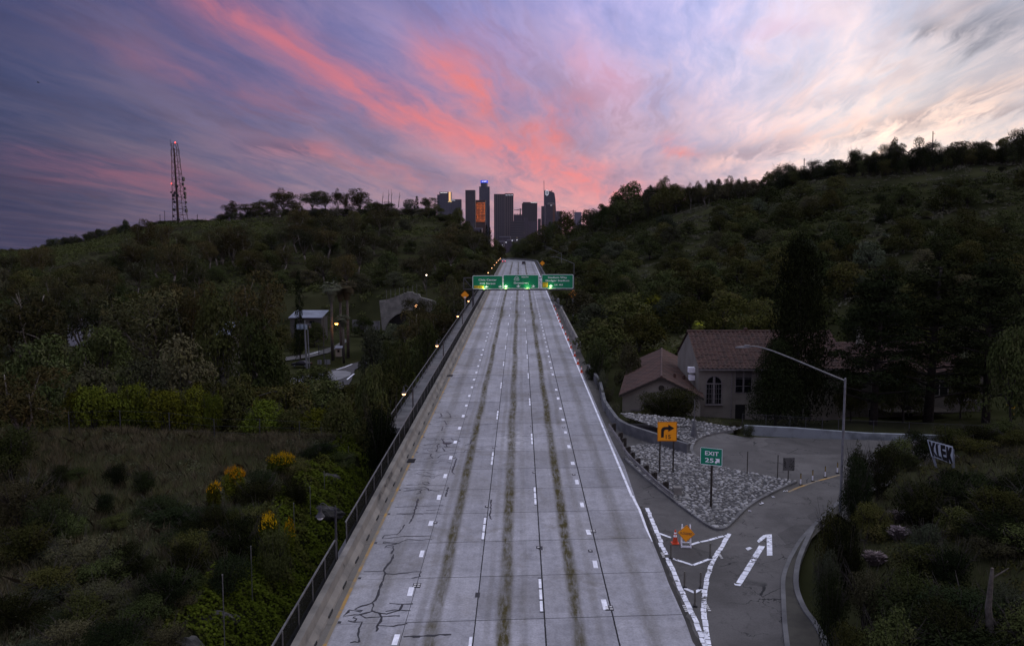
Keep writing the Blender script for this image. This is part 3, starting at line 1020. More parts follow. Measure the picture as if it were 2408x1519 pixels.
# crack sealant, traced where it is near and repeated in kind further off
Z7 = zoom(1200, 1983, .53987)
Z3 = zoom(1500, 1550, .41528)
CR = [
    (Z7, [(875, 25), (860, 75), (848, 125), (835, 165), (808, 205)], .08), (Z7, [(778, 213), (755, 255), (720, 285), (625, 295), (612, 320), (640, 318), (760, 300), (990, 297)], .06),
    (Z7, [(985, 320), (880, 328), (790, 325), (730, 352), (690, 358), (615, 352), (618, 342), (720, 348), (715, 358), (640, 372), (632, 382), (690, 376), (690, 400), (675, 430)], .06),
    (Z7, [(690, 435), (685, 470), (640, 520), (622, 555), (628, 580), (612, 630), (590, 700), (560, 770), (530, 795), (430, 828), (415, 835), (430, 845), (462, 850), (450, 857), (365, 845), (320, 893), (480, 870), (540, 855)], .085),
    (Z7, [(472, 563), (620, 556)], .05), (Z7, [(630, 578), (690, 580), (790, 570), (900, 562), (885, 580), (890, 595), (825, 612)], .06),
    (Z7, [(545, 795), (548, 815), (530, 850), (590, 870), (640, 875), (700, 862), (735, 850), (760, 805)], .07), (Z7, [(658, 798), (760, 803), (838, 800)], .06),
    (Z7, [(640, 855), (700, 845), (820, 850)], .06), (Z7, [(440, 880), (490, 900), (600, 895), (740, 890)], .07), (Z7, [(590, 870), (610, 900), (600, 930), (570, 965), (565, 1005)], .08),
    (Z7, [(572, 962), (690, 965), (795, 945)], .06), (Z7, [(350, 930), (400, 935), (460, 935), (445, 965), (435, 1000), (430, 1040), (440, 1080), (425, 1090), (400, 1080), (372, 1088)], .075),
    (Z7, [(420, 895), (400, 895), (395, 905), (418, 912), (405, 930)], .06), (Z7, [(768, 1042), (950, 1035), (1120, 1027)], .09), (Z7, [(835, 1048), (890, 1047)], .06),
    (Z7, [(700, 85), (850, 78), (1060, 72)], .05), (Z7, [(712, 135), (800, 128), (920, 132), (900, 140), (780, 138), (715, 137)], .05), (Z7, [(935, 108), (1040, 103)], .05), (Z7, [(920, 128), (1038, 126)], .045),
    (Z3, [(305, 938), (410, 940), (430, 930), (520, 925), (505, 910), (455, 915), (480, 940), (630, 945), (705, 945)], .06), (Z3, [(275, 970), (480, 960), (510, 975), (520, 995), (545, 990)], .07),
    (Z3, [(300, 988), (420, 980), (455, 985), (425, 1000), (440, 1015), (395, 1025)], .06), (Z3, [(790, 680), (775, 720), (755, 770), (742, 810), (765, 835)], .08), (Z3, [(705, 960), (690, 1010), (683, 1050)], .08),
    (Z3, [(370, 800), (540, 795), (680, 782), (765, 780)], .06), (Z3, [(470, 690), (560, 680), (535, 660), (545, 640), (470, 632)], .06), (Z3, [(600, 680), (640, 648), (790, 632)], .06),
    (Z3, [(455, 592), (640, 575), (810, 572)], .06), (Z3, [(640, 490), (660, 520), (685, 545), (690, 570)], .08), (Z3, [(590, 615), (605, 580), (600, 555), (620, 540)], .08), (Z3, [(470, 555), (600, 545), (680, 530)], .05),
    (Z3, [(650, 580), (670, 612)], .08), (Z3, [(735, 488), (745, 505), (800, 510), (820, 520)], .07), (Z3, [(520, 440), (640, 430), (860, 415)], .05), (Z3, [(545, 375), (700, 372), (960, 360), (1190, 352)], .05),
    (Z3, [(655, 378), (640, 415)], .07), (Z3, [(680, 230), (715, 245), (730, 290)], .07), (Z3, [(570, 293), (700, 295), (890, 290)], .05), (Z3, [(590, 330), (720, 322), (870, 305)], .05), (Z3, [(670, 320), (688, 358)], .07),
    (Z3, [(630, 250), (645, 275), (620, 290)], .07), (Z3, [(860, 560), (890, 545), (920, 540), (928, 500)], .06), (Z3, [(905, 570), (1040, 572), (1175, 566)], .05), (Z3, [(845, 630), (870, 605), (1060, 590)], .05),
    (Z3, [(840, 442), (950, 440), (990, 415)], .05), (Z3, [(805, 480), (930, 483)], .05),
    (Z3, [(1120, 1270), (1105, 1230), (1112, 1190), (1118, 1130), (1120, 1080)], .07),
]
for z, p, w in CR:
    P = outline(z, p)
    w *= 1.35
    Q = []
    for i in range(len(P) - 1):
        n = max(1, int((P[i + 1] - P[i]).length / .22))
        for j in range(n):
            q = P[i].lerp(P[i + 1], j / n)
            Q.append(q + Vector((rng.normal(0, .022), rng.normal(0, .03), 0)))
    Q.append(P[-1])
    bd.ribbon(Q, [w * rng.uniform(.45, 1.45) for _ in Q], .02)
for k in range(46):
    s0 = rng.uniform(92, 150) if k < 34 else rng.uniform(55, 80)
    u0 = rng.uniform(-8.4, -7)
    u1 = min(u0 + rng.uniform(.8, 3), -5.5)
    n = 9
    bd.ribbon([rp(u0 + (u1 - u0) * i / n, s0 + rng.normal(0, .09) + .3 * math.sin(i * .6 + k)) for i in range(n + 1)], .05, .02)
# dark disc patch and drain gratings
p = gp(*Z3(697, 533))
bd.add([(p.x + .42 * math.cos(a), p.y + .55 * math.sin(a), p.z + .017) for a in np.linspace(0, 2 * PI, 20)[:-1]], [tuple(range(19))])
tag(bd.build('crack_sealant', M['rubber']), kind='structure')
for i, (x, y) in enumerate(((350, 706), (2160 - 1800, 0))):
    if i == 1:
        p = gp(*zoom(900, 1050, .41528)(2172, 1090))
    else:
        p = gp(*Z3(x, y))
    b = MB()
    b.box((0, 0, .02), (.62, 1.15, .03))
    for k in range(8):
        b.box((0, -.5 + k * .14, .045), (.56, .05, .02))
    o = b.build('drain_grating', M['black'])
    o.location = (p.x, p.y, p.z)
    tag(o, ('black drain grating in the gutter, the nearer of two beside the yellow line', 'black drain grating in the gutter, the farther of two beside the yellow line')[i], 'drain')

# ------------------------------------------------------------------ text as flat geometry
_tc = {}
def text_geo(body):
    if body not in _tc:
        cu = bpy.data.curves.new('t', 'FONT')
        cu.body = body
        cu.resolution_u = 3
        cu.offset = .012
        o = bpy.data.objects.new('t', cu)
        COL.objects.link(o)
        dg = bpy.context.evaluated_depsgraph_get()
        me = bpy.data.meshes.new_from_object(o.evaluated_get(dg))
        v = np.array([p.co[:2] for p in me.vertices])
        f = [tuple(p.vertices) for p in me.polygons]
        bpy.data.objects.remove(o)
        bpy.data.curves.remove(cu)
        bpy.data.meshes.remove(me)
        lo, hi = v.min(0), v.max(0)
        _tc[body] = ((v - lo) / (hi - lo), f, (hi - lo)[0] / (hi - lo)[1])
    return _tc[body]


def put_text(b, body, x0, x1, z0, z1, y=-0.03, rot=0.0):
    """lettering facing -Y inside the box"""
    v, f, _ = text_geo(body)
    cx, cz = (x0 + x1) / 2, (z0 + z1) / 2
    vs = []
    for a, c in v:
        px, pz = x0 + a * (x1 - x0) - cx, z0 + c * (z1 - z0) - cz
        vs.append((cx + px * math.cos(rot) - pz * math.sin(rot), y, cz + px * math.sin(rot) + pz * math.cos(rot)))
    return b.add(vs, f)


def rrect(x0, x1, z0, z1, r, y, n=5):
    p = []
    for cx, cz, a0 in ((x1 - r, z1 - r, 0), (x0 + r, z1 - r, 90), (x0 + r, z0 + r, 180), (x1 - r, z0 + r, 270)):
        for i in range(n + 1):
            a = R(a0 + 90 * i / n)
            p.append((cx + r * math.cos(a), y, cz + r * math.sin(a)))
    return p


def frame(b, x0, x1, z0, z1, r, w, y):
    """rounded border ring facing -Y"""
    o, i = rrect(x0, x1, z0, z1, r, y), rrect(x0 + w, x1 - w, z0 + w, z1 - w, max(r - w, .01), y)
    n = len(o)
    return b.add(o + i, [(k, (k + 1) % n, n + (k + 1) % n, n + k) for k in range(n)])


def down_arrow(b, cx, z0, z1, w, y):
    h = z1 - z0
    b.add([(cx - w * .13, y, z1), (cx + w * .13, y, z1), (cx + w * .13, y, z0 + h * .52), (cx + w * .5, y, z0 + h * .62), (cx + w * .5, y, z0 + h * .40),
           (cx, y, z0), (cx - w * .5, y, z0 + h * .40), (cx - w * .5, y, z0 + h * .62), (cx - w * .13, y, z0 + h * .52)], [(0, 1, 2, 8), (2, 3, 4, 5), (2, 5, 8), (8, 5, 6, 7)])


# ------------------------------------------------------------------ barriers, fences and walls
JB = [(-9.13, 0), (-9.17, .12), (-9.40, .38), (-9.47, .86), (-9.80, .86), (-9.84, 0)]
b = MB()
b.sweep(JB, SS)
o = b.build('concrete_barrier', M['conc'])
tag(o, 'long pale concrete barrier with drain slots along the left edge of the freeway', 'barrier')
for k in range(24):
    s = 31.3 + 2.95 * k * (1 + .012 * k)
    b = MB()
    b.box((0, 0, 0), (.03, .8, .11), rx=.0258)
    b.build('drain_slot_dark', M['black'], o).location = (-9.128, s, zr(s) + .09)  # black block set proud of the face, in place of a dark opening
M['graf'] = mat('spray_paint', (.06, .06, .065), .6)
def scrawl(parent, s0, s1, u0, u1, h0, h1, n, seed):
    r = np.random.default_rng(seed)
    b = MB()
    p0 = [0, .5]
    for k in range(n):
        for j in range(5):
            p1 = [min(max(p0[0] + r.uniform(-.08, .12), 0), 1), r.uniform(0.05, .95)]
            def q(p, e): return rp(u0 + (u1 - u0) * p[1] + .012, s0 + (s1 - s0) * p[0], h0 + (h1 - h0) * p[1] + e)
            b.add([q(p0, 0), q(p1, 0), q((p1[0] + .025, p1[1]), .02), q((p0[0] + .025, p0[1]), .02)], [(0, 1, 2, 3)])
            p0 = p1
    b.build('graffiti', M['graf'], parent)
scrawl(o, 52.3, 55.5, -9.41, -9.468, .42, .82, 9, 3)
scrawl(o, 56.5, 59, -9.41, -9.468, .42, .82, 7, 5)
scrawl(o, 41.6, 42.3, -9.41, -9.468, .45, .80, 3, 8)

M['mesh'] = None
def screen_mat(name, c, alpha):
    m = bpy.data.materials.new(name)
    m.use_nodes = True
    t = NT(m.node_tree)
    b = t.n['Principled BSDF']
    tc = t.n.new('ShaderNodeTexCoord').outputs['Object']
    t.put(b.inputs['Base Color'], t.mix(t.noise(tc, .7, 4), dim(c), dim(c, .33)))
    b.inputs['Roughness'].default_value = .8
    b.inputs['Alpha'].default_value = alpha
    b.inputs['Specular IOR Level'].default_value = .03
    return m
M['screen'] = screen_mat('dark_mesh_screen', (.020, .021, .019), .90)
M['chain'] = screen_mat('chain_link', (.10, .10, .095), .30)
M['rail'] = mat('dull_fence_rail', (.15, .15, .145), .6, (.09, .09, .09), 2)


def fence_run(label, u, s0, s1, hb, ht, step, scr, name='mesh_fence'):
    root = thing(name, label, 'fence', tuple(rp(u, s0)))
    o = rp(u, s0)
    ss = np.linspace(s0, s1, max(2, int((s1 - s0) / step) + 1))
    fine_ss = np.linspace(s0, s1, max(2, int((s1 - s0) / 4) + 1))
    b = MB()
    P = [rp(u, s) - o for s in fine_ss]
    vs = []
    for p in P:
        vs += [p + Vector((0, 0, hb)), p + Vector((0, 0, ht))]
    b.add(vs, [(2 * i, 2 * i + 2, 2 * i + 3, 2 * i + 1) for i in range(len(P) - 1)])
    b.build('mesh_panel', scr, root)
    b = MB()
    for i in range(len(P) - 1):
        b.bar(P[i] + Vector((0, 0, ht)), P[i + 1] + Vector((0, 0, ht)), .07)
        b.bar(P[i] + Vector((0.02, 0, hb + .1)), P[i + 1] + Vector((0.02, 0, hb + .1)), .05)
    b.build('rail', M['rail'], root)
    pm = None
    for s in ss:
        p = rp(u, s) - o
        if pm is None:
            b = MB()
            b.tube([(0, 0, hb - .1), (0, 0, ht)], .04, 6)
            pm = b.build('post', M['rail'], root)
            pm.location = p + Vector((.05, 0, 0))
        else:
            c = pm.copy()
            COL.objects.link(c)
            c.parent = root
            c.location = p + Vector((.05, 0, 0))
    return root


fence_run('short near length of dark screened fence below the gap at the unlit lamp post', -10.02, 20, 42.2, -.1, 1.78, 2.45, M['screen'])
fence_run('long dark screened fence running from the unlit lamp post towards the gantry', -10.02, 44.9, 290, -.1, 1.78, 2.9, M['screen'])
fence_run('outer walkway railing of pale mesh on the valley side of the bridge', -12.2, 75, 300, .0, 1.05, 3.0, M['chain'], 'walkway_railing')

# right-hand side walls
Z2 = zoom(1700, 1200, .29624)
top = outline(Z2, [(1885, 243), (1985, 425), (2070, 575), (2140, 708)])
ST = list(np.linspace(124, 182, 14))
b = MB()
b.sweep([(8.95, 0), (9.02, .2), (9.2, .88), (9.5, .88), (9.55, -.6)], ST)
tag(b.build('concrete_barrier', M['conc']), 'right-hand concrete barrier beside the row of traffic cones', 'barrier')
b = MB()
b.sweep([(9.35, 0), (9.5, .9), (9.85, .9), (9.95, -1)], [s for s in SS if s > 196])
tag(b.build('concrete_barrier', M['conc2']), 'far right barrier that curves across the end of the road', 'barrier')
# bulging wall end at the gantry
W1 = [gp(*Z2(x, y), .8) for x, y in ((1735, 20), (1752, 40), (1800, 62), (1850, 82), (1882, 95))]
b = MB()
b.v = []
vs = []
for p in W1:
    for d, h in ((0, -.8), (0, 0), (.35, 0), (.35, -1)):
        vs.append((p.x + d * .3, p.y + d, p.z + h))
b.add(vs, [(4 * i + k, 4 * i + (k + 1) % 4, 4 * i + 4 + (k + 1) % 4, 4 * i + 4 + k) for i in range(len(W1) - 1) for k in range(4)] + [(0, 3, 2, 1), (16, 17, 18, 19)])
tag(b.build('curved_wall', M['conc2']), 'low grey wall flaring away from the road under the right sign', 'wall')

def wall(name, pts, h, w, m, label, drop=.4, cat='wall'):
    """a wall whose top edge runs through pts"""
    vs = []
    for i, p in enumerate(pts):
        t = pts[min(i + 1, len(pts) - 1)] - pts[max(i - 1, 0)]
        n = Vector((-t.y, t.x, 0)).normalized() * w
        n = n if n.y > -.2 * abs(n.x) else -n
        vs += [p + Vector((0, 0, -h - drop)), p, p + n, p + n + Vector((0, 0, -h - drop))]
    k = len(pts)
    b = MB()
    b.add(vs, [(4 * i + j, 4 * i + (j + 1) % 4, 4 * i + 4 + (j + 1) % 4, 4 * i + 4 + j) for i in range(k - 1) for j in range(4)] + [(3, 2, 1, 0), (4 * k - 4, 4 * k - 3, 4 * k - 2, 4 * k - 1)])
    o = b.build(name, m)
    return tag(o, label, cat) if label else o

WP = [gp(*Z2(x, y), .95) for x, y in ((2185, 868), (2262, 968), (2345, 1085))] + [gp(*Z4(x, y), .95) for x, y in ((245, 0), (295, 75), (350, 150), (395, 186), (450, 212), (530, 240), (620, 268), (720, 300), (850, 345), (980, 385))]
M['wallb'] = mat('painted_concrete_wall', (.18, .185, .185), .9, (.10, .105, .11), .7, 7, bump=.2)
wall('gore_wall', WP, .95, .32, M['wallb'], 'concrete wall curving off the freeway behind the guardrail and cobbled gore')
Z6 = zoom(3000, 1200, .45515)
M['wallw'] = mat('whitewashed_low_wall', (.30, .335, .345), .85, (.15, .17, .175), .8, 7, lo=.3, hi=.6)
WW = [gp(*Z4(1480, 222), .5), gp(*Z4(1900, 245), .5)] + [gp(*Z6(x, y), .5) for x, y in ((0, 1105), (400, 1125), (800, 1155), (1050, 1172), (1560, 1188), (2070, 1210))]
wall('low_wall', WW, .5, .4, M['wallw'], 'low whitewashed wall along the far side of the side street')
# chain-link fence standing behind it
root = thing('wire_fence', 'thin wire fence on slim posts behind the whitewashed wall', 'fence', tuple(WW[2]))
o0 = WW[2]
b = MB()
FP = [WW[0].lerp(WW[1], t) for t in (0, .5)] + [WW[1].lerp(WW[4], t) for t in (0, .33, .67)] + [WW[4].lerp(WW[7], t) for t in (0, .25, .5, .75, 1)]
FP = [p + Vector((0, .6, -.5)) - o0 for p in FP]
for i in range(len(FP) - 1):
    b.bar(FP[i] + Vector((0, 0, 1.45)), FP[i + 1] + Vector((0, 0, 1.45)), .02)
b.build('rail', M['darksteel'], root)
b = MB()
vs = []
for p in FP:
    vs += [p + Vector((0, 0, .05)), p + Vector((0, 0, 1.45))]
b.add(vs, [(2 * i, 2 * i + 2, 2 * i + 3, 2 * i + 1) for i in range(len(FP) - 1)])
M['chain2'] = screen_mat('thin_wire', (.10, .10, .10), .10)
b.build('wire_mesh', M['chain2'], root)
for p in FP:
    b = MB()
    b.tube([(0, 0, -.3), (0, 0, 1.5)], .028, 6)
    b.build('post', M['darksteel'], root).location = p

# kerbs round the cobbled gore
def kerb(name, pts, w, h, m):
    b = MB()
    vs = []
    k = len(pts)
    for i, p in enumerate(pts):
        t = pts[min(i + 1, k - 1)] - pts[max(i - 1, 0)]
        n = Vector((t.y, -t.x, 0)).normalized() * w / 2
        for q, z in ((p - n, -.1), (p - n, h), (p + n, h), (p + n, -.1)):
            vs.append((q.x, q.y, zr(q.y) + z))
    b.add(vs, [(4 * i + j, 4 * i + (j + 1) % 4, 4 * i + 4 + (j + 1) % 4, 4 * i + 4 + j) for i in range(k - 1) for j in range(4)] + [(3, 2, 1, 0), (4 * k - 4, 4 * k - 3, 4 * k - 2, 4 * k - 1)])
    return tag(b.build(name, m), kind='structure')


def smooth(pts, n=4):
    P = [Vector(p) for p in pts]
    out = []
    for i in range(len(P) - 1):
        p0, p1, p2, p3 = P[max(i - 1, 0)], P[i], P[i + 1], P[min(i + 2, len(P) - 1)]
        for k in range(n):
            t = k / n
            out.append(.5 * ((2 * p1) + (p2 - p0) * t + (2 * p0 - 5 * p1 + 4 * p2 - p3) * t * t + (3 * p1 - p0 - 3 * p2 + p3) * t ** 3))
    return out + [P[-1]]


K1 = smooth(outline(Z4, [(440, 520), (560, 635), (690, 745), (860, 880), (1060, 1030), (1160, 1100), (1235, 1135), (1310, 1128), (1370, 1080), (1480, 970), (1590, 890), (1700, 830), (1800, 780), (1935, 722)]))
kerb('kerb', K1, .22, .15, M['conc2'])
K2 = smooth(outline(Z4, [(1110, 535), (1055, 500), (1022, 450), (1030, 395), (1070, 350), (1150, 315), (1260, 290), (1380, 275)]))
kerb('kerb', K2, .25, .15, M['conc2'])
K3 = smooth([p + Vector((.15, 0, 0)) for p in RAMP_CURB])
kerb('kerb', K3, .22, .12, M['conc2'])
K4 = smooth(outline(Z5, [(2050, 330), (1960, 520), (1900, 700), (1890, 900), (1960, 1100), (2080, 1270), (2170, 1445), (2230, 1600)]))
kerb('kerb', K4, .26, .2, M['conc2'])
b = MB()
A = [K3[0].lerp(K3[-1], 0)] 
n = 24
r3 = [K3[int(i * (len(K3) - 1) / n)] for i in range(n + 1)]
r4 = [K4[int(i * (len(K4) - 1) / n)] for i in range(n + 1)]
vs = []
for i in range(n + 1):
    q = r4[i] if i > 2 else r3[i] + Vector((.6, 0, 0))
    vs += [(r3[i].x, r3[i].y, zr(r3[i].y) + .10), (q.x + .1, q.y, zr(q.y) + .12)]
b.add(vs, [(2 * i, 2 * i + 1, 2 * i + 3, 2 * i + 2) for i in range(n)])
M['dirt'] = mat('gutter_dirt', (.085, .08, .062), .95, (.04, .038, .03), .5, 8, lo=.3, hi=.62)
tag(b.build('gutter', M['dirt']), kind='structure')

# cobbled gore: mortar bed and individually set stones
ROCK = [(p.x, p.y) for p in K1[::-1]] + [(p.x, p.y) for p in outline(Z4, [(480, 420), (560, 400), (900, 400), (1000, 430), (1040, 490), (1110, 535), (1300, 600), (1500, 640), (1700, 680), (1850, 700)])]
ROCK2 = [(p.x, p.y) for p in outline(Z4, [(400, 190), (560, 195), (800, 222), (1100, 245), (1400, 262), (1500, 272), (1380, 278), (1260, 293), (1150, 318), (1070, 353), (1035, 395), (990, 400), (850, 360), (700, 312), (560, 262), (450, 225)])]
M['mortar'] = mat('mortar_bed', (.10, .10, .098), .95, (.055, .055, .055), .6, 7)
K2A = np.array([(p.x, p.y) for p in K2])
def rise(x, y, h):
    return h if h < .5 else .12 + min(.7, .22 * float(np.min(np.hypot(K2A[:, 0] - x, K2A[:, 1] - y))))
b = MB()
for poly, h in ((ROCK, .11), (ROCK2, .6)):
    b.add([(x, y, zr(y) + rise(x, y, h)) for x, y in poly], [tuple(range(len(poly)))])
o = b.build('cobble_bed', M['mortar'])
bm = bmesh.new(); bm.from_mesh(o.data); bmesh.ops.triangulate(bm, faces=bm.faces); bm.to_mesh(o.data); bm.free()
tag(o, kind='structure')
t_ = bmesh.new()
bmesh.ops.create_icosphere(t_, subdivisions=2, radius=1)
iv = np.array([v.co[:] for v in t_.verts])
it = np.array([[v.index for v in f.verts] for f in t_.faces])
t_.free()
tris = []
for poly, h in ((ROCK, .11), (ROCK2, .6)):
    px, py = np.array(poly).T
    A_ = (px.max() - px.min()) * (py.max() - py.min())
    n = int(A_ / .022)
    cx, cy = rng.uniform(px.min(), px.max(), n), rng.uniform(py.min(), py.max(), n)
    ok = inside(cx, cy, poly)
    cx, cy = cx[ok], cy[ok]
    # keep stones apart
    keep = []
    cell = {}
    for i in range(len(cx)):
        k = (int(cx[i] / .2), int(cy[i] / .2))
        if all((cx[i] - cx[j]) ** 2 + (cy[i] - cy[j]) ** 2 > rng.uniform(.15, .24) ** 2 for dx in (-1, 0, 1) for dy in (-1, 0, 1) for j in cell.get((k[0] + dx, k[1] + dy), ())):
            cell.setdefault(k, []).append(i)
            keep.append(i)
    for i in keep:
        s = rng.choice([.06, .075, .09, .10, .12, .14]) * rng.uniform(.9, 1.15)
        a = rng.uniform(0, PI)
        sc = iv * [s * rng.uniform(1.0, 1.45), s, s * rng.uniform(.45, .8)] + rng.normal(0, s * .03, iv.shape)
        q = np.stack([sc[:, 0] * math.cos(a) - sc[:, 1] * math.sin(a) + cx[i], sc[:, 0] * math.sin(a) + sc[:, 1] * math.cos(a) + cy[i], sc[:, 2] + zr(cy[i]) + rise(cx[i], cy[i], h) + .015], 1)
        tris.append(q[it].reshape(-1, 3))
def stone_mat():
    m = bpy.data.materials.new('river_stones')
    m.use_nodes = True
    t = NT(m.node_tree)
    b = t.n['Principled BSDF']
    b.inputs['Roughness'].default_value = .8
    at = t.n.new('ShaderNodeAttribute')
    at.attribute_name = 'tone'
    t.put(b.inputs['Base Color'], t.mix(at.outputs['Fac'], (.09, .088, .080), (.30, .30, .288)))
    return m
M['stone'] = stone_mat()
me = np_mesh('cobblestone', np.concatenate(tris), 3, M['stone'])
at = me.attributes.new('tone', 'FLOAT', 'FACE')
at.data.foreach_set('value', np.repeat(rng.uniform(0, 1, len(tris)) ** 1.5, 80).astype(np.float32))
tag(link_mesh('cobblestone', me), kind='stuff')

# ------------------------------------------------------------------ guardrail
G = smooth([gp(*Z4(x, y), .68) for x, y in ((300, 205), (345, 272), (400, 352), (440, 425), (500, 498), (600, 592), (700, 688), (790, 762), (868, 822))], 3)
o0 = Vector((G[-1].x, G[-1].y, zr(G[-1].y)))
root = thing('guardrail', 'steel guardrail on dark timber posts bending along the gore', 'guardrail', tuple(o0))
b = MB()
vs = []
prof = [(.0, .02), (-.07, -.04), (-.07, -.10), (0, -.155), (-.07, -.21), (-.07, -.27), (0, -.32)]
for i, p in enumerate(G):
    t = G[min(i + 1, len(G) - 1)] - G[max(i - 1, 0)]
    n = Vector((t.y, -t.x, 0)).normalized()
    if n.x < 0: n = -n
    for d, h in prof:
        vs.append(p - o0 + n * d + Vector((0, 0, h)))
m = len(prof)
b.add(vs, [(i * m + k, i * m + k + 1, (i + 1) * m + k + 1, (i + 1) * m + k) for i in range(len(G) - 1) for k in range(m - 1)])
M['beam'] = mat('weathered_guardrail', (.26, .25, .235), .5, (.15, .145, .13), 1.5, metal=.3)
b.build('beam', M['beam'], root)
for x, y in ((322, 222), (382, 302), (412, 350), (447, 428), (482, 478), (530, 532), (602, 592), (672, 655), (772, 738)):
    p = gp(*Z4(x, y), .55)
    p = Vector((p.x, p.y, zr(p.y))) - o0
    b = MB()
    b.box((.28, .1, .36), (.22, .28, .76))
    b.box((.10, .08, .53), (.2, .24, .32))
    b.build('post', M['wood'], root).location = p
p = gp(*Z4(893, 845))
b = MB()
b.prism([(-.3, -.28, 0), (.3, -.28, 0), (.27, -.25, .62), (-.27, -.25, .62)], (0, .55, 0))
o = b.build('concrete_block', M['conc'])
o.location = (p.x + .05, p.y + .25, zr(p.y))
tag(o, 'squat concrete block anchoring the near end of the guardrail', 'block')

# ------------------------------------------------------------------ lamps on the walkway
def walkway_lamp(label, loc, lit, group):
    t = thing('street_lamp', label, 'street lamp', loc, 0, group)
    b = MB()
    b.lathe([(.13, -.2), (.13, .5), (.085, .62), (.075, 1.9), (.09, 1.95), (.07, 2.0), (.058, 3.55), (.085, 3.58), (.085, 3.68), (.06, 3.74), (.03, 3.86)], 10)
    b.build('pole', M['darksteel'], t)
    b = MB()
    b.tube(smooth([(0, 0, 3.62), (-.16, 0, 3.60), (-.34, 0, 3.66), (-.48, 0, 3.84), (-.66, 0, 3.98), (-.80, 0, 3.96), (-.86, 0, 3.82)], 4), .03, 7)
    b.build('arm', M['darksteel'], t)
    b = MB()
    b.lathe([(.03, 3.84), (.07, 3.80), (.085, 3.62), (.11, 3.48), (.17, 3.36), (.25, 3.26), (.27, 3.22), (.24, 3.21)], 14, (-.86, 0, 0))
    sh = b.build('lamp_shade', M['darksteel'], t)
    b = MB()
    b.lathe([(.19, 3.215), (.17, 3.13), (.11, 3.06), (.04, 3.03)], 14, (-.86, 0, 0))
    b.build('bulb', M['bulb'] if lit else M['retro'], sh)
    return t

near = walkway_lamp('unlit hook-armed lamp standing in the gap of the dark fence', tuple(rp(-10.25, 43.5, -.6)), False, 'hook lamps along the bridge walkway')
first = None
ORD = ['nearest', 'second nearest', 'third nearest', 'fourth nearest']
LP = [(1616, 1578), (1748, 1385), (1831, 1267), (1874, 1206), (1953, 1092), (1967, 1073), (1977, 1061), (1986, 1051), (1994, 1043), (2000, 1037.5), (2003, 1033)]
for i, (px, py) in enumerate(LP):
    d = ray(px / 1.701, py / 1.701)
    s = 11.1 / -d.x * d.y
    z = H + d.z * 11.1 / -d.x
    loc = Vector((-10.25, s, z - 3.1))
    lab = (ORD[i] + ' lit hook lamp on the walkway this side of the gantry') if i < 4 else \
        ('%s lit lamp beyond the gantry, counted along the dark road edge' % ['first', 'second', 'third', 'fourth', 'fifth', 'sixth', 'last'][i - 4])
    if first is None:
        first = walkway_lamp(lab, loc, True, 'hook lamps along the bridge walkway')
        t = first
    else:
        t = copy_thing(first, loc, 0, lab, 'hook lamps along the bridge walkway')
    if i < 5:
        l = bpy.data.lights.new('lamp_light', 'POINT')
        l.energy = 9
        l.color = (1, .5, .22)
        l.shadow_soft_size = .12
        lo = bpy.data.objects.new('lamp_light', l)
        COL.objects.link(lo)
        lo.parent = t
        lo.location = (-.86, 0, 2.9)


# ------------------------------------------------------------------ sign gantry
GD = 186.0
ZS = zoom(1850, 980, .21070)
gbase = Vector((0, GD, zr(GD)))
def gl(x, y):
    p = pd(*ZS(x, y), GD)
    return p.x, p.z - gbase.z
gan = thing('sign_gantry', 'overhead gantry carrying three green direction signs across the freeway', 'sign gantry', tuple(gbase))
tl, bl = gl(20, 628), gl(20, 852)
rt, rb = gl(2118, 560), gl(2118, 838)
zb, zt = (bl[1] + rb[1]) / 2, tl[1]
xl_, xr_ = bl[0], rb[0]
b = MB()
for y in (.35, 1.35):
    for z in (zb, zt):
        b.bar((xl_, y, z), (xr_, y, z), .14)
n = 12
for k in range(n + 1):
    x = xl_ + (xr_ - xl_) * k / n
    for y in (.35, 1.35):
        b.bar((x, y, zb), (x, y, zt), .09)
        if k < n:
            x2 = xl_ + (xr_ - xl_) * (k + 1) / n
            b.bar((x, y, zb if k % 2 else zt), (x2, y, zt if k % 2 else zb), .07)
    for z in (zb, zt):
        b.bar((x, .35, z), (x, 1.35, z), .07)
b.build('truss', M['gantry'], gan)
b = MB()
b.box(((xl_ + xr_) / 2 + .5, -.55, zb - .12), (xr_ - xl_ - 2, .7, .06))
b.box(((xl_ + xr_) / 2 + .5, -.9, zb - .05), (xr_ - xl_ - 2, .05, .12))
b.build('catwalk', M['darksteel'], gan)
p1 = pd(*zoom(1800, 1120, .06583)(1400, 700), GD)
for x in (p1.x, xr_ - .1):
    b = MB()
    b.tube([(x, .85, -1.5), (x, .85, zt)], .22, 10)
    b.build('post', M['gantry'], gan)


def sign_panel(x0, x1, y0, y1, label):
    a, c = gl(x0, y1), gl(x1, y0)
    b = MB()
    b.prism(rrect(a[0], c[0], a[1], c[1], .3, 0), (0, .1, 0))
    p = b.build('sign_panel', M['green'], gan)
    p['label'] = label
    w = MB()
    frame(w, a[0] + .03, c[0] - .03, a[1] + .03, c[1] - .03, .28, .09, -.02)
    return p, w


def T_(w, body, x0, x1, y0, y1, yy=-.03):
    a, c = gl(x0, y1), gl(x1, y0)
    put_text(w, body, a[0], c[0], a[1], c[1], yy)


def A_(w, x, y0, y1, wd=68):
    a, c = gl(x - wd / 2, y1), gl(x + wd / 2, y0)
    down_arrow(w, (a[0] + c[0]) / 2, a[1], c[1], c[0] - a[0], -.03)


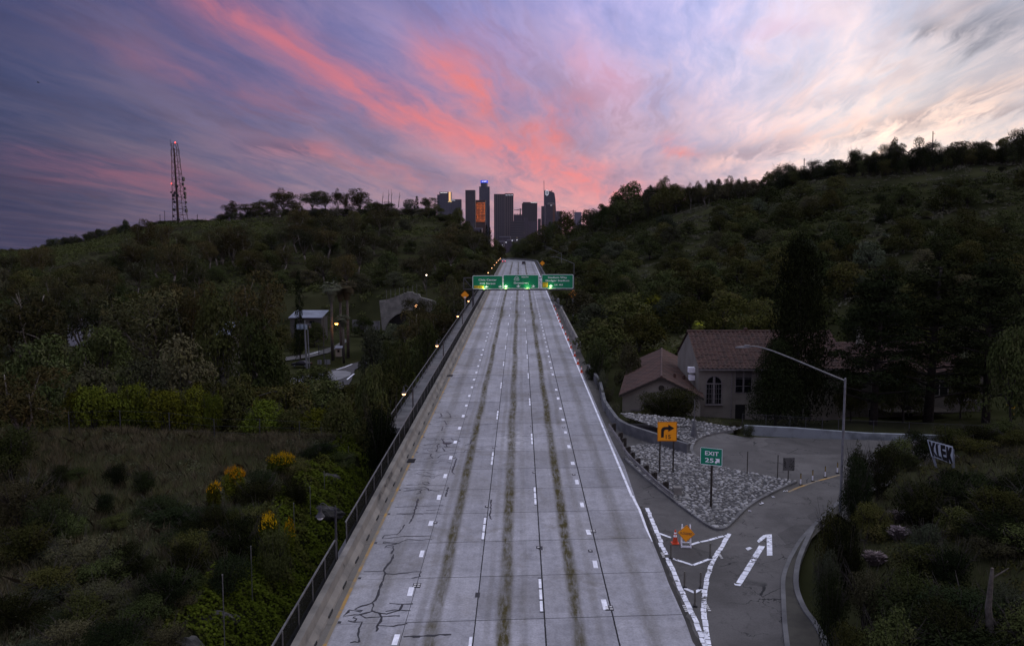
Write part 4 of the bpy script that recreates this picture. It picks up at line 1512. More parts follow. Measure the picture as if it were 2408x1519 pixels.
M['plate'] = mat('bright_yellow_plate', (.85, .58, .02), .5)
def plate(x0, x1, y0, y1, lines, parent):
    a, c = gl(x0, y1), gl(x1, y0)
    b = MB()
    b.prism(rrect(a[0], c[0], a[1], c[1], .05, -.03), (0, .02, 0))
    pl = b.build('exit_only_plate', M['plate'], parent)
    k = MB()
    for body, u0, u1, v0, v1 in lines:
        T_(k, body, u0, u1, v0, v1, -.045)
    k.build('plate_lettering', M['black'], parent)


pn, w = sign_panel(190, 765, 580, 838, 'green Civic Center sign with a yellow EXIT ONLY plate, leftmost on the gantry')
T_(w, 'Civic Center', 305, 650, 645, 680)
T_(w, 'Hill Street', 332, 625, 715, 748)
A_(w, 456, 768, 815); A_(w, 716, 766, 812)
w.build('lettering', M['retro'], pn)
plate(220, 405, 775, 820, [('EXIT', 228, 298, 784, 812), ('ONLY', 315, 397, 784, 812)], pn)
pn, w = sign_panel(770, 1450, 565, 832, 'green Downtown sign with the route shield, in the middle of the gantry')
T_(w, 'SOUTH', 1120, 1250, 595, 622)
T_(w, 'Downtown', 976, 1247, 705, 738)
T_(w, '110', 1000, 1055, 627, 658)
for x in (825, 1060, 1345): A_(w, x, 757, 805)
c0_, c1_ = gl(978, 676), gl(1076, 596)
sx, sz = c1_[0] - c0_[0], c1_[1] - c0_[1]
sh = [(.12, 0), (.88, 0), (1, .12), (.97, .4), (.88, .68), (.72, .9), (.5, 1), (.28, .9), (.12, .68), (.03, .4), (0, .12)]
def ring(k): return [(c0_[0] + sx * (.5 + (u - .5) * k), -.03, c0_[1] + sz * (.47 + (v - .47) * k)) for u, v in sh]
ns = len(sh)
w.add(ring(1) + ring(.88), [(k, (k + 1) % ns, ns + (k + 1) % ns, ns + k) for k in range(ns)])
w.build('lettering', M['retro'], pn)
pn, w = sign_panel(1500, 2107, 558, 830, 'green Stadium Way sign with a yellow EXIT ONLY plate, rightmost on the gantry')
T_(w, 'Stadium Way', 1622, 1985, 600, 642)
T_(w, 'Dodger Stadium', 1580, 2025, 660, 702)
T_(w, '1/4', 1748, 1800, 742, 775)
T_(w, 'MILE', 1836, 1908, 744, 770)
A_(w, 1680, 752, 800)
w.build('lettering', M['retro'], pn)
plate(1522, 1620, 712, 802, [('EXIT', 1532, 1610, 722, 750), ('ONLY', 1532, 1612, 765, 793)], pn)
M['signlit'] = mat('lit_sign_lamp', (.5, 1, .3), .4, emit=(.55, 1.0, .22), estr=3.5)
for x, y, lit in ((410, 832, 1), (820, 824, 1), (1235, 818, 1), (1668, 814, 1), (1970, 832, 0), (620, 838, 0), (1040, 838, 0)):
    q = gl(x, y)
    b = MB()
    b.box((0, 0, 0), (.36, .24, .12))
    lb = b.build('sign_lamp', M['signlit'] if lit else M['steel'], gan)
    lb.location = (q[0], -.75, q[1] - .02)
    if lit:
        l = bpy.data.lights.new('sign_light', 'POINT')
        l.energy = 40
        l.color = (.80, 1.0, .55)
        l.shadow_soft_size = .15
        lo = bpy.data.objects.new('sign_light', l)
        COL.objects.link(lo)
        lo.parent = gan
        lo.location = (q[0], -.62, q[1] + .22)


def diamond(name, label, loc, size, h, m, cat='road sign', rotz=0, post_m=None, pr=.05, below=0.3):
    t = thing(name, label, cat, loc, rotz)
    b = MB()
    b.tube([(0, pr + .04, -below), (0, pr + .04, h + size * .3)], pr, 8)
    b.build('post', post_m or M['steel'], t)
    b = MB()
    r = size / math.sqrt(2) 
    b.prism([(-r, 0, h), (0, 0, h - r), (r, 0, h), (0, 0, h + r)], (0, .02, 0))
    p = b.build('sign_panel', m, t)
    b = MB()
    o_, i_ = r * .93, r * .885
    b.add([(-o_, -.006, h), (0, -.006, h - o_), (o_, -.006, h), (0, -.006, h + o_), (-i_, -.006, h), (0, -.006, h - i_), (i_, -.006, h), (0, -.006, h + i_)],
          [(k, (k + 1) % 4, 4 + (k + 1) % 4, 4 + k) for k in range(4)])
    return t, p, b


# warning diamonds on their own poles either side of the gantry
ZD = zoom(2240, 1140, .05266)
M['wornblk'] = mat('worn_wording', (.22, .10, .006), .6)
c = pd(*ZD(1005, 715), 183.5)
g0 = th1(c.x, 183.5)
dt, pn, bb = diamond('warning_sign', 'yellow diamond warning sign on a pole under the right end of the gantry', (c.x, 183.5, g0), 1.45, c.z - g0, M['orange'], pr=.16)
# worn wording, only partly legible in the photograph
for zz, n in ((.25, 3), (-.02, 4), (-.27, 2)):
    for k in range(n):
        for j in range(2):
            x = (k - (n - 1) / 2) * .27 + j * .1 - .05
            bb.add([(x - .03, -.008, c.z - g0 + zz - .07), (x + .02, -.008, c.z - g0 + zz - .07), (x + .03, -.008, c.z - g0 + zz + .07), (x - .02, -.008, c.z - g0 + zz + .07)], [(0, 1, 2, 3)])
bb.build('sign_marking', M['wornblk'], pn)
ZL = zoom(1800, 1120, .06583)
c = pd(*ZL(905, 915), 181)
g0 = th1(c.x, 181)
dt, pn, bb = diamond('warning_sign', 'yellow diamond warning sign with a pale sticker left of the gantry', (c.x, 181, g0), 1.35, c.z - g0, M['orange'], pr=.17)
bb.build('sign_marking', M['graf'], pn)
b = MB()
b.add([(.02 + .28 * math.cos(a), -.02, c.z - g0 - .55 + .22 * math.sin(a)) for a in np.linspace(0, 2 * PI, 12)[:-1]], [tuple(range(11))])
b.build('sticker', M['marker'], pn)
c = pd(*ZS(1515, 347), 268)
g0 = th1(c.x, 268)
dt, pn, bb = diamond('warning_sign', 'small distant yellow diamond sign beyond the gantry beside the right verge', (c.x, 268, g0), 1.2, max(c.z - g0, 1.5), M['orange'])
bb.build('sign_marking', M['graf'], pn)
Zr = zoom(3000, 1200, .45515)
c = pd(*Zr(2305, 920), 76)
g0 = th1(c.x, 76)
dt, pn, bb = diamond('turn_sign', 'yellow diamond turn-arrow sign among dark shrubs at the right edge', (c.x, 76, g0), .78, c.z - g0, M['yellow'])
h = c.z - g0
bb.add([(x * .5, -.008, h + z * .5) for x, z in ((-.25, -.35), (-.05, -.35), (-.05, .1), (.15, .1), (.15, -.05), (.45, .2), (.15, .45), (.15, .28), (-.25, .28))], [(0, 1, 2, 8), (2, 3, 7, 8), (4, 5, 6)])
bb.build('sign_marking', M['black'], pn)
b = MB()
b.box((0, 0, h - .85), (.42, .02, .36))
b.build('advisory_plate', M['yellow'], dt)

# ------------------------------------------------------------------ roadside signs on the gore
pl_, pr_ = gp(*Z4(741, 652)), gp(*Z4(859, 652))
cx = (pl_.x + pr_.x) / 2
yb = pl_.y
t = thing('turn_sign', 'square orange turn sign with a bent arrow and number on two timber posts', 'road sign', (cx, yb, zr(yb) + .1))
def loc4(x, y):
    p = pd(*Z4(x, y), yb)
    return p.x - cx, p.z - zr(yb) - .1
a, c = loc4(720, 360), loc4(895, 190)
for x in (741, 859):
    b = MB()
    b.box((0, .06, (c[1] - .2) / 2 - .2), (.10, .10, c[1] + .2))
    b.build('post', M['wood'], t).location = (loc4(x, 652)[0], 0, 0)
b = MB()
b.prism(rrect(a[0], c[0], a[1], c[1], .07, 0), (0, .02, 0))
pn = b.build('sign_panel', M['orange'], t)
w_, h_ = c[0] - a[0], c[1] - a[1]
b = MB()
frame(b, a[0] + .02, c[0] - .02, a[1] + .02, c[1] - .02, .06, .025, -.006)
def sq(pts, f): b.add([(a[0] + u * w_, -.008, a[1] + v * h_) for u, v in pts], f)
sq([(.19, .20), (.33, .20), (.33, .50), (.36, .565), (.42, .60), (.55, .60), (.55, .49), (.86, .67), (.55, .86), (.55, .745), (.36, .745), (.25, .70), (.19, .60)],
   [(0, 1, 2, 12), (2, 3, 11, 12), (3, 4, 10, 11), (4, 5, 9, 10), (6, 7, 8)])
put_text(b, '15', a[0] + .43 * w_, a[0] + .69 * w_, a[1] + .13 * h_, a[1] + .33 * h_, -.008)
b.build('sign_marking', M['black'], pn)

pb = gp(*Z4(1187, 958))
t = thing('exit_sign', 'green EXIT sign on a single timber post standing in the cobbles', 'road sign', (pb.x, pb.y, zr(pb.y) + .1), R(-24))
def loce(x, y):
    p = pd(*Z4(x, y), pb.y)
    return (p.x - pb.x) / math.cos(R(24)), p.z - zr(pb.y) - .1
l0, l1 = loce(1104, 565), loce(1280, 578)
t0, t1 = loce(1108, 408), loce(1280, 430)
x0, x1 = l0[0], l1[0]
z0, z1 = (l0[1] + l1[1]) / 2, (t0[1] + t1[1]) / 2
b = MB()
b.box((.0, .08, (z1 - .3) / 2 - .1), (.13, .11, z1 - .1))
b.build('post', M['wood'], t)
b = MB()
b.prism(rrect(x0, x1, z0, z1, .07, 0), (0, .025, 0))
pn = b.build('sign_panel', mat('exit_sign_green', (.0, .20, .105), .5, (.0, .17, .09)), t)
w_, h_ = x1 - x0, z1 - z0
b = MB()
frame(b, x0 + .01, x1 - .01, z0 + .01, z1 - .01, .06, .028, -.006)
put_text(b, 'EXIT', x0 + .22 * w_, x0 + .83 * w_, z0 + .57 * h_, z0 + .80 * h_, -.008)
put_text(b, '25', x0 + .22 * w_, x0 + .61 * w_, z0 + .16 * h_, z0 + .41 * h_, -.008)
b.add([(x0 + u * w_, -.008, z0 + v * h_) for u, v in ((.67, .17), (.72, .12), (.81, .24), (.87, .16), (.88, .42), (.67, .42), (.74, .33), (.66, .22))], [(0, 1, 2, 6), (0, 6, 7), (2, 3, 4, 6), (4, 5, 6)])
b.build('lettering', M['retro'], pn)

# FLOODED board on its folding stand
pb = gp(*Z5(830, 500))
t = thing('flood_sign', 'orange FLOODED diamond on a white folding stand in the gore', 'road sign', (pb.x, pb.y, zr(pb.y) + .004), R(-6))
k = pb.y * .41528 / 3215.0 * 1.03
b = MB()
for sx in (-1, 1):
    b.bar((sx * 44 * k, 0, 0), (sx * 38 * k, .22, 1.32), .07, .045)
    b.bar((sx * 44 * k, .55, 0), (sx * 38 * k, .24, 1.32), .06, .04)
b.bar((-44 * k, 0, .07), (44 * k, 0, .07), .06, .10)
b.bar((-43 * k, .03, .32), (43 * k, .03, .32), .05, .06)
b.bar((-38 * k, .2, 1.12), (38 * k, .2, 1.12), .05, .06)
b.build('stand', M['white'], t)
r, hc = 82 * k, .84
c_, s_ = math.cos(R(4)), math.sin(R(4))
def dd(x, z, y=0): return (x * c_ + z * s_, -.05 + y + (z + hc) * .14, hc + z * c_ - x * s_)
b = MB()
b.prism([dd(-r, 0), dd(0, -r), dd(r, 0), dd(0, r)], (0, .02, 0))
pn = b.build('sign_panel', M['orange'], t)
b = MB()
o_, i_ = r * .95, r * .92
b.add([dd(*q, -.006) for q in ((-o_, 0), (0, -o_), (o_, 0), (0, o_), (-i_, 0), (0, -i_), (i_, 0), (0, i_))], [(q, (q + 1) % 4, 4 + (q + 1) % 4, 4 + q) for q in range(4)])
v, f, _ = text_geo('FLOODED')
b.add([dd((x - .5) * r * 1.36, (z - .5) * r * .27, -.01) for x, z in v], f)
b.build('lettering', M['graf'], pn)


def cone(label, loc, s=1.0, group='traffic cones along the right barrier', red=None):
    t = thing('traffic_cone', label, 'traffic cone', loc, 0, group)
    b = MB()
    b.prism([(-.19, -.19, 0), (.19, -.19, 0), (.19, .19, 0), (-.19, .19, 0)], (0, 0, .035))
    b.build('base', M['conered'], t)
    b = MB()
    b.lathe([(.145, .035), (.135, .07), (.04, .70), (.028, .715)], 14)
    b.build('body', M['conered'], t)
    b = MB()
    for z0_, z1_ in ((.36, .46), (.52, .60)):
        r0, r1 = .135 - .095 * (z0_ - .07) / .63 + .003, .135 - .095 * (z1_ - .07) / .63 + .003
        b.lathe([(r0, z0_), (r1, z1_)], 14)
    b.build('reflective_band', M['retro'], t)
    t.scale = (s, s, s)
    return t


pc = gp(*Z5(728, 467))
first = cone('red cone with white bands half hidden behind the FLOODED board', (pc.x, pc.y + .15, zr(pc.y) + .012), 1.15, None)
BASES = [(2113, 980), (2065, 870), (2022, 760), (1970, 650), (1932, 548), (1897, 470), (1855, 385), (1821, 303), (1803, 262), (1786, 215), (1762, 135), (1741, 92)]
NTH = ['nearest', 'second', 'third', 'fourth', 'fifth', 'sixth', 'seventh', 'eighth', 'ninth', 'tenth', 'eleventh', 'farthest']
for i, q in enumerate(BASES):
    p = gp(*Z2(*q))
    lab = NTH[i] + ' orange cone of the row between white edge line and right barrier'
    copy_thing(first, (p.x, p.y, zr(p.y) + .006), 0.3 * i, lab, 'traffic cones along the right barrier', (1.12,) * 3)

# flexible posts
def delineator(label, loc, kind, group):
    t = thing('delineator_post', label, 'marker post', loc, 0, group)
    b = MB()
    b.prism([(-.12, -.1, 0), (.12, -.1, 0), (.08, .1, 0), (-.08, .1, 0)], (0, 0, .05))
    b.build('base', M['black'], t)
    if kind == 'white':
        b = MB(); b.tube([(0, 0, .04), (0, 0, .42)], .045, 8); b.build('lower_tube', M['white'], t)
        b = MB(); b.tube([(0, 0, .42), (0, 0, .80)], .045, 8); b.build('upper_tube', mat('faded_yellow', (.30, .21, .06), .6), t)
        b = MB(); b.tube([(0, 0, .80), (0, 0, .84)], .047, 8); b.build('cap', M['black'], t)
    else:
        b = MB(); b.tube([(0, 0, .04), (0, 0, .85)], .05, 8); b.build('tube', mat('dirty_plastic', (.16, .15, .12), .7), t)
    return t

f1 = None
for i, (x, y) in enumerate(((1975, 742), (2080, 711), (2190, 676), (2297, 640))):
    p = gp(*Z4(x, y))
    lab = ['leftmost', 'second from left', 'third from left', 'rightmost'][i] + ' white and yellow marker post on the yellow ramp line'
    loc = (p.x, p.y, zr(p.y) + .02)
    f1 = f1 or None
    if f1 is None: f1 = delineator(lab, loc, 'white', 'marker posts across the ramp')
    else: copy_thing(f1, loc, 0, lab, 'marker posts across the ramp')
f1 = None
for i, (x, y) in enumerate(((1060, 600), (680, 605), (812, 882), (967, 890), (912, 1065))):
    p = gp(*Z5(x, y))
    lab = ['dirty marker post at the right end of the upper chevron', 'dirty marker post at the left end of the upper chevron', 'dirty marker post at the left end of the lowest chevron', 'dirty marker post at the right end of the lowest chevron', 'dirty marker post nearest the point of the gore'][i]
    loc = (p.x, p.y, zr(p.y) + .02)
    if f1 is None: f1 = delineator(lab, loc, 'plain', 'marker posts inside the gore')
    else: copy_thing(f1, loc, 0, lab, 'marker posts inside the gore')

# sign seen from behind, sprayed with black graffiti
ZG = zoom(3040, 1800, .09217)
pb = gp(*ZG(1225, 1385))
t = thing('tagged_sign', 'small grey roadside sign covered in black graffiti beside the marker posts', 'road sign', (pb.x, pb.y, zr(pb.y)))
def lg(x, y):
    p = pd(*ZG(x, y), pb.y)
    return p.x - pb.x, p.z - zr(pb.y)
a, c = lg(990, 890), lg(1510, 330)
b = MB(); b.tube([(0, .05, -.1), (0, .05, a[1] + .4)], .035, 7); b.build('post', M['wood'], t)
b = MB(); b.box((0, .05, .03), (.5, .35, .05)); b.build('base_plate', M['conc2'], t)
b = MB(); b.prism(rrect(a[0], c[0], a[1], c[1], .05, 0), (0, .02, 0)); pn = b.build('sign_panel', mat('bare_aluminium', (.14, .14, .13), .6), t)
b = MB()
def gq(x, y, w=26, h=30):
    p, q = lg(x - w, y + h), lg(x + w, y - h)
    b.add([(p[0], -.006, p[1]), (q[0], -.006, p[1] + .02), (q[0], -.006, q[1]), (p[0] + .01, -.006, q[1])], [(0, 1, 2, 3)])
for x, y in ((1045, 370), (1030, 410), (1075, 420), (1060, 490), (1100, 520), (1080, 560), (1120, 580), (1095, 640), (1060, 690), (1130, 720), (1095, 750), (1360, 440), (1340, 500), (1420, 520), (1380, 580), (1450, 500), (1470, 580), (1430, 640), (1470, 690), (1390, 690), (1440, 750), (1470, 800), (1430, 850), (1480, 860), (1360, 620), (1300, 600), (1290, 700), (1360, 760)):
    gq(x + rng.uniform(-12, 12), y + rng.uniform(-12, 12), rng.uniform(12, 30), rng.uniform(14, 34))
b.build('graffiti', M['black'], pn)
for i, (xt, yt, xb, yb_) in enumerate(((1510, 455, 1507, 662), (1770, 485, 1772, 702))):
    p = gp(*Z4(xb, yb_))
    top_ = pd(*Z4(xt, yt), p.y)
    b = MB()
    b.tube([(0, 0, -.1), (0, 0, top_.z - zr(p.y))], .035, 7)
    b.lathe([(.05, top_.z - zr(p.y)), (.05, top_.z - zr(p.y) + .03)], 7)
    o = b.build('pipe_post', M['wood'])
    o.location = (p.x, p.y, zr(p.y))
    tag(o, ('bare thin pipe post at the back edge of the cobbles behind the EXIT sign', 'bare thin pipe post just left of the graffiti sign')[i], 'post')
# pole on a flared foot behind the cobbles
p = gp(*Z4(1042, 345))
top_ = pd(*zoom(2400, 1250, .33223)(1135, 1050), p.y)
t = thing('slim_pole', 'slim pole on a flared concrete foot between the turn sign and the buildings', 'pole', (p.x, p.y, zr(p.y)))
b = MB(); b.lathe([(.34, -.1), (.30, .5), (.16, 1.3), (.10, 1.7)], 10); b.build('foot', M['wallb'], t)
b = MB(); b.tube([(0, 0, 1.6), (0, 0, top_.z - zr(p.y))], .05, 8); b.build('shaft', M['rail'], t)

# tagged board lying askew on the bank
ZK = zoom(3680, 1720, .11848)
KD = 55.0
def kp(x, y, off=0.0): return pd(*ZK(x, y), KD - (x - 250) / 860 * .9 + off)
ko = kp(680, 1480)
t = thing('tagged_board', 'leaning white board on two posts sprayed with big black letters', 'board', tuple(ko))
def kl(pts, off=0.0): return [kp(x, y, off) - ko for x, y in pts]
b = MB(); b.prism(kl([(250, 325), (1110, 555), (1098, 1150), (395, 878)]), (0, .05, 0)); pn = b.build('sign_panel', mat('painted_board', (.42, .47, .52), .7, (.30, .36, .40), 1.2), t)
for pts in ([(410, 880), (490, 910), (665, 1520), (590, 1520)], [(1078, 600), (1150, 640), (1190, 1520), (1100, 1520)]):
    b = MB(); b.prism(kl(pts, .06), (0, .08, 0)); b.build('post', mat('painted_post', (.30, .34, .38), .7), t)
LET = [[(285, 365), (355, 380), (400, 560), (425, 410), (520, 430), (465, 600), (470, 720), (570, 860), (610, 920), (530, 905), (440, 760), (495, 890), (425, 875), (355, 640)],
       [(540, 460), (600, 455), (610, 640), (640, 870), (720, 900), (745, 985), (600, 920), (555, 760), (520, 560)],
       [(615, 445), (660, 455), (625, 520)],
       [(690, 485), (850, 515), (860, 655), (755, 640), (765, 690), (870, 730), (880, 840), (780, 820), (795, 890), (900, 930), (915, 1060), (765, 1005), (700, 720)],
       [(880, 545), (950, 565), (955, 700), (1000, 575), (1075, 590), (1065, 720), (1020, 840), (1075, 1000), (1105, 1130), (1050, 1130), (975, 960), (990, 1100), (920, 1080), (890, 850)]]
b = MB()
for L_ in LET:
    b.add(kl(L_, -.012), [tuple(range(len(L_)))])
lt = b.build('lettering', M['black'], pn)
bm = bmesh.new(); bm.from_mesh(lt.data); bmesh.ops.triangulate(bm, faces=bm.faces); bm.to_mesh(lt.data); bm.free()
lt.location = (0, 0, 0)

# ------------------------------------------------------------------ tall roadside lights
def cobra(label, base, head, top, name='light_pole', group=None, r=.095):
    """base on the ground, head and pole top as world points"""
    t = thing(name, label, 'street lamp', tuple(base), 0, group)
    b = MB()
    tz = top.z - base.z
    b.tube([(0, 0, -.3), (0, 0, tz)], [r, r * .72], 10)
    b.lathe([(r * .75, tz - .02), (r * .6, tz + .05), (.02, tz + .09)], 10)
    b.build('pole', M['steel'], t)
    hd = head - base
    a0 = Vector((0, 0, tz - .12))
    b = MB()
    dx = hd.x
    pts = smooth([a0, a0.lerp(hd, .28) + Vector((0, 0, .12)), a0.lerp(hd, .55) + Vector((0, 0, .24)), Vector((dx * .78, hd.y * .78, hd.z + (a0.z - hd.z) * .09)), Vector((dx * .92, hd.y * .92, hd.z + .02)), hd], 4)
    b.tube(pts, [r * .62 + (r * .36 - r * .62) * i / (len(pts) - 1) for i in range(len(pts))], 8)
    b.build('arm', M['steel'], t)
    b = MB()
    sg = 1 if dx > 0 else -1
    b.prism([(hd.x - sg * .1, hd.y - .11, hd.z - .06), (hd.x + sg * .35, hd.y - .13, hd.z - .07), (hd.x + sg * .75, hd.y - .08, hd.z - .09), (hd.x + sg * .75, hd.y + .08, hd.z - .09), (hd.x + sg * .35, hd.y + .13, hd.z - .07), (hd.x - sg * .1, hd.y + .11, hd.z - .06)], (0, 0, .09))
    b.box((hd.x + sg * .02, hd.y, hd.z + .06), (.32, .2, .1))
    b.build('lamp_head', M['steel'], t)
    return t

pb = gp(*Z4(2322, 985))
base = Vector((pb.x, pb.y, th1(pb.x, pb.y)))
base.z = min(base.z, zr(pb.y))
hd = pd(*zoom(2400, 1250, .33223)(1775, 412), pb.y)
tp = pd(*Z6(837, 695), pb.y)
cobra('tall grey roadside light with one long arm reaching over the ramp', base, hd, tp)
for lab, dist, h_px, t_px in (('distant arm light standing just right of the Stadium Way sign', 248, (1728, 226), (2118, 348)), ('far arm light on the dark verge beyond the nearer right one', 345, (1612, 70), (1878, 160)),
                              ('farthest arm light, thin pole where the right hill meets the road', 430, (1535, 18), (1700, 75))):
    tp = pd(*ZS(*t_px), dist)
    hd = pd(*ZS(*h_px), dist)
    cobra(lab, Vector((tp.x, dist, th1(tp.x, dist))), hd, tp, group='distant arm lights on the right verge', r=.10)

# litter
M['paper'] = mat('litter', (.7, .7, .72), .8)
for i, (x, y, l, lab) in enumerate(((1735, 852, .22, 'crumpled white paper scrap in the gutter below the marker posts'), (1632, 912, .5, 'long white strip of litter on the ramp gutter'),
                                    (1842, 800, .3, 'pale litter scrap in the gutter nearest the graffiti sign'), (1530, 976, .14, 'tiny white scrap on the ramp near the cobble kerb'))):
    p = gp(*Z4(x, y))
    b = MB()
    n = 7
    vs = []
    for k in range(n + 1):
        vs += [(l * (k / n - .5), -.07 + rng.normal(0, .02), abs(rng.normal(0, .04))), (l * (k / n - .5) + .02, .07 + rng.normal(0, .02), abs(rng.normal(0, .05)))]
    b.add(vs, [(2 * k, 2 * k + 1, 2 * k + 3, 2 * k + 2) for k in range(n)])
    o = b.build('paper_scrap', M['paper'])
    o.location = (p.x, p.y, zr(p.y) + .02)
    o.rotation_euler = (0, 0, [0.3, .9, -.2, 1.2][i])
    tag(o, lab, 'litter')


# ------------------------------------------------------------------ cars
def car(name, label, loc, rotz, paint, kind, lit=False):
    t = thing(name, label, 'car', loc, rotz)
    hgt = 1.75 if kind == 'suv' else 1.45
    L, w = (4.7, 1.9) if kind == 'suv' else (4.6, 1.8)
    if kind == 'suv':
        prof = [(-L / 2, .35), (-L / 2, .95), (-L / 2 + .12, 1.05), (-L / 2 + .35, hgt - .06), (-L / 2 + .7, hgt), (.6, hgt - .03), (1.25, 1.08), (L / 2 - .15, .92), (L / 2, .7), (L / 2, .35)]
    else:
        prof = [(-L / 2, .35), (-L / 2, .85), (-L / 2 + .15, .98), (-L / 2 + .75, 1.0), (-L / 2 + 1.35, hgt - .03), (-L / 2 + 2.0, hgt), (.35, hgt - .03), (1.15, .98), (L / 2 - .15, .82), (L / 2, .6), (L / 2, .32)]
    b = MB()
    n = len(prof)
    vs = []
    for sx, k in ((-1, 1.0), (-.94, 1.03), (.94, 1.03), (1, 1.0)):
        for y, z in prof:
            inset = .16 * max(0, (z - .98) / (hgt - .98)) if z > .98 else 0
            vs.append((sx * (w / 2 - inset), y * (1 if abs(sx) == 1 else 1.0), z + (.02 if abs(sx) < 1 and z > .6 else 0)))
    fs = [tuple(range(n)), tuple(3 * n + i for i in range(n))[::-1]]
    for a in range(3):
        fs += [(a * n + i, a * n + (i + 1) % n, (a + 1) * n + (i + 1) % n, (a + 1) * n + i) for i in range(n)]
    b.add(vs, fs)
    b.build('body', paint, t)
    b = MB()
    i0 = 2 if kind == 'suv' else 3
    y0, z0_, y1, z1_ = prof[i0][0], prof[i0][1], prof[i0 + 1][0], prof[i0 + 1][1]
    b.add([(-w * .38, y0 - .0 - .02, z0_ + .06), (w * .38, y0 - .02, z0_ + .06), (w * .33, y1 - .03, z1_ - .05), (-w * .33, y1 - .03, z1_ - .05)], [(0, 1, 2, 3)])
    b.build('rear_window', M['glass'], t)
    b = MB()
    ya, yb2 = prof[i0 + 1][0] + .15, .55
    for sx in (-1, 1):
        b.add([(sx * (w / 2 - .02), ya - .3, 1.06), (sx * (w / 2 - .02), 1.0, 1.04), (sx * (w / 2 - .13), yb2, hgt - .12), (sx * (w / 2 - .13), ya + .1, hgt - .12)], [(0, 1, 2, 3)])
    b.build('side_window', M['glass'], t)
    for sx in (-1, 1):
        b = MB()
        b.box((0, 0, 0), (.34, .06, .18))
        b.build('tail_light', M['tail'] if lit else M['taild'], t).location = (sx * (w / 2 - .22), -L / 2 - .01, .82)
        for y in (-1.35, 1.4):
            b = MB()
            b.tube([(-.11, 0, 0), (.11, 0, 0)], .33, 14)
            wh = b.build('wheel', M['black'], t)
            wh.location = (sx * (w / 2 - .1), y, .33)
            b = MB()
            b.tube([(-.12, 0, 0), (.12, 0, 0)], .19, 10)
            b.build('rim', M['steel'], wh)
    return t


M['tail'] = mat('lit_tail_light', (.8, .02, .03), .4, emit=(1.0, .06, .10), estr=5)
M['taild'] = mat('unlit_tail_light', (.25, .01, .01), .3)
for px, py, s, lab, c, k, lit in ((788, 345, 441, 'pale sedan with glowing red tail lights in the far left lane', (.30, .29, .32), 'sedan', True), (1162, 381, 416, 'dark sport-utility car driving away in a middle lane', (.018, .016, .018), 'suv', False)):
    d = ray(*ZS(px, py))
    x = d.x / d.y * s
    car('car', lab, (x, s, zr(s) + .03), 0, mat('car_paint', c, .35, c), k, lit)

# ------------------------------------------------------------------ buildings on the right
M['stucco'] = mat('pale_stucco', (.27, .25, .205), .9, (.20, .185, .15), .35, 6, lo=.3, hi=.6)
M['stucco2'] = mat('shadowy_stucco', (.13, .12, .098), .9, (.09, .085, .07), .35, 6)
M['tile'] = mat('clay_roof_tiles', (.112, .058, .042), .8, (.052, .031, .025), 1.6, 7, lo=.3, hi=.7)
M['tile2'] = mat('red_shingles', (.098, .050, .036), .85, (.062, .035, .027), .6, 8)
M['trim'] = mat('window_trim', (.24, .22, .21), .8)
M['shade'] = mat('window_blind', (.14, .13, .115), .9)


def tiles(b, p00, p10, p01, p11, pitch, row, amp):
    """sheet of barrel tiles: p00-p10 is the eave, p01-p11 the ridge"""
    p00, p10, p01, p11 = map(Vector, (p00, p10, p01, p11))
    nrm = (p10 - p00).cross(p01 - p00).normalized()
    if nrm.z < 0: nrm = -nrm
    nu = max(4, int((p10 - p00).length / pitch)) * 4
    nv = max(3, int((p01 - p00).length / row))
    vs, fs = [], []
    for j in range(nv):
        for e in (0, 1):
            v = (j + e) / nv
            a, c = p00.lerp(p01, v), p10.lerp(p11, v)
            for i in range(nu + 1):
                u = i / nu
                h = amp * (.5 + .5 * math.cos(2 * PI * i / 4)) + (0 if e else .045) + (.012 * math.sin(7.1 * (i // 4) + 3.7 * j))
                vs.append(a.lerp(c, u) + nrm * h)
    m = nu + 1
    for j in range(2 * nv - 1):
        for i in range(nu):
            fs.append((j * m + i, j * m + i + 1, (j + 1) * m + i + 1, (j + 1) * m + i))
    return b.add(vs, fs)


# small gabled hall
DA = 88.0
za = lambda X, Y, d=DA: pd(X, Y, d)
apx, el, er = za(1555.5, 886), za(1459, 927), za(1652, 930)
bz = th1(apx.x, DA) - .6
hallw = (er.x - el.x) / 2 / math.cos(R(10))
t = thing('gabled_hall', 'small stucco hall with a red gable roof beside the concrete wall', 'building', (apx.x, DA, bz), R(-10))
ez, rz_ = (el.z + er.z) / 2 - bz, apx.z - bz
Lh = 25.0
b = MB()
w_ = hallw - .35
b.prism([(-w_, 0, -1.5), (w_, 0, -1.5), (w_, 0, ez - .05), (0, 0, rz_ - .12), (-w_, 0, ez - .05)], (0, Lh, 0))
b.build('wall', M['stucco'], t)
b = MB()
for sx in (-1, 1):
    tiles(b, (sx * hallw, -.4, ez - .18), (sx * hallw, Lh + .4, ez - .18), (0, -.4, rz_), (0, Lh + .4, rz_), .34, .5, .05)
b.tube([(0, -.42, rz_ + .06), (0, Lh + .4, rz_ + .06)], .14, 7)
for k in range(2):
    b.lathe([(.16, 0), (.16, .5), (.2, .55), (.02, .6)], 8, (1.5 + k * 1.1, 4 + 2.2 * k, rz_ - (1.5 + k * 1.1) * (rz_ - ez) / hallw - .1))
rf = b.build('roof', M['tile2'], t)
b = MB()
for sx in (-1, 1):
    b.bar((0, -.44, rz_ - .1), (sx * hallw, -.44, ez - .28), .06, .2)
b.build('fascia', M['wood'], rf)
b = MB()
b.lathe([(.33, 0), (.33, .03)], 14)
for k in range(4):
    b.box((0, -.2 + k * .13, .05), (.5, .04, .04))
o = b.build('gable_vent', M['wood'], t)
o.rotation_euler = (PI / 2, 0, 0)
o.location = (.02, -.01, rz_ - 1.25)
b = MB()
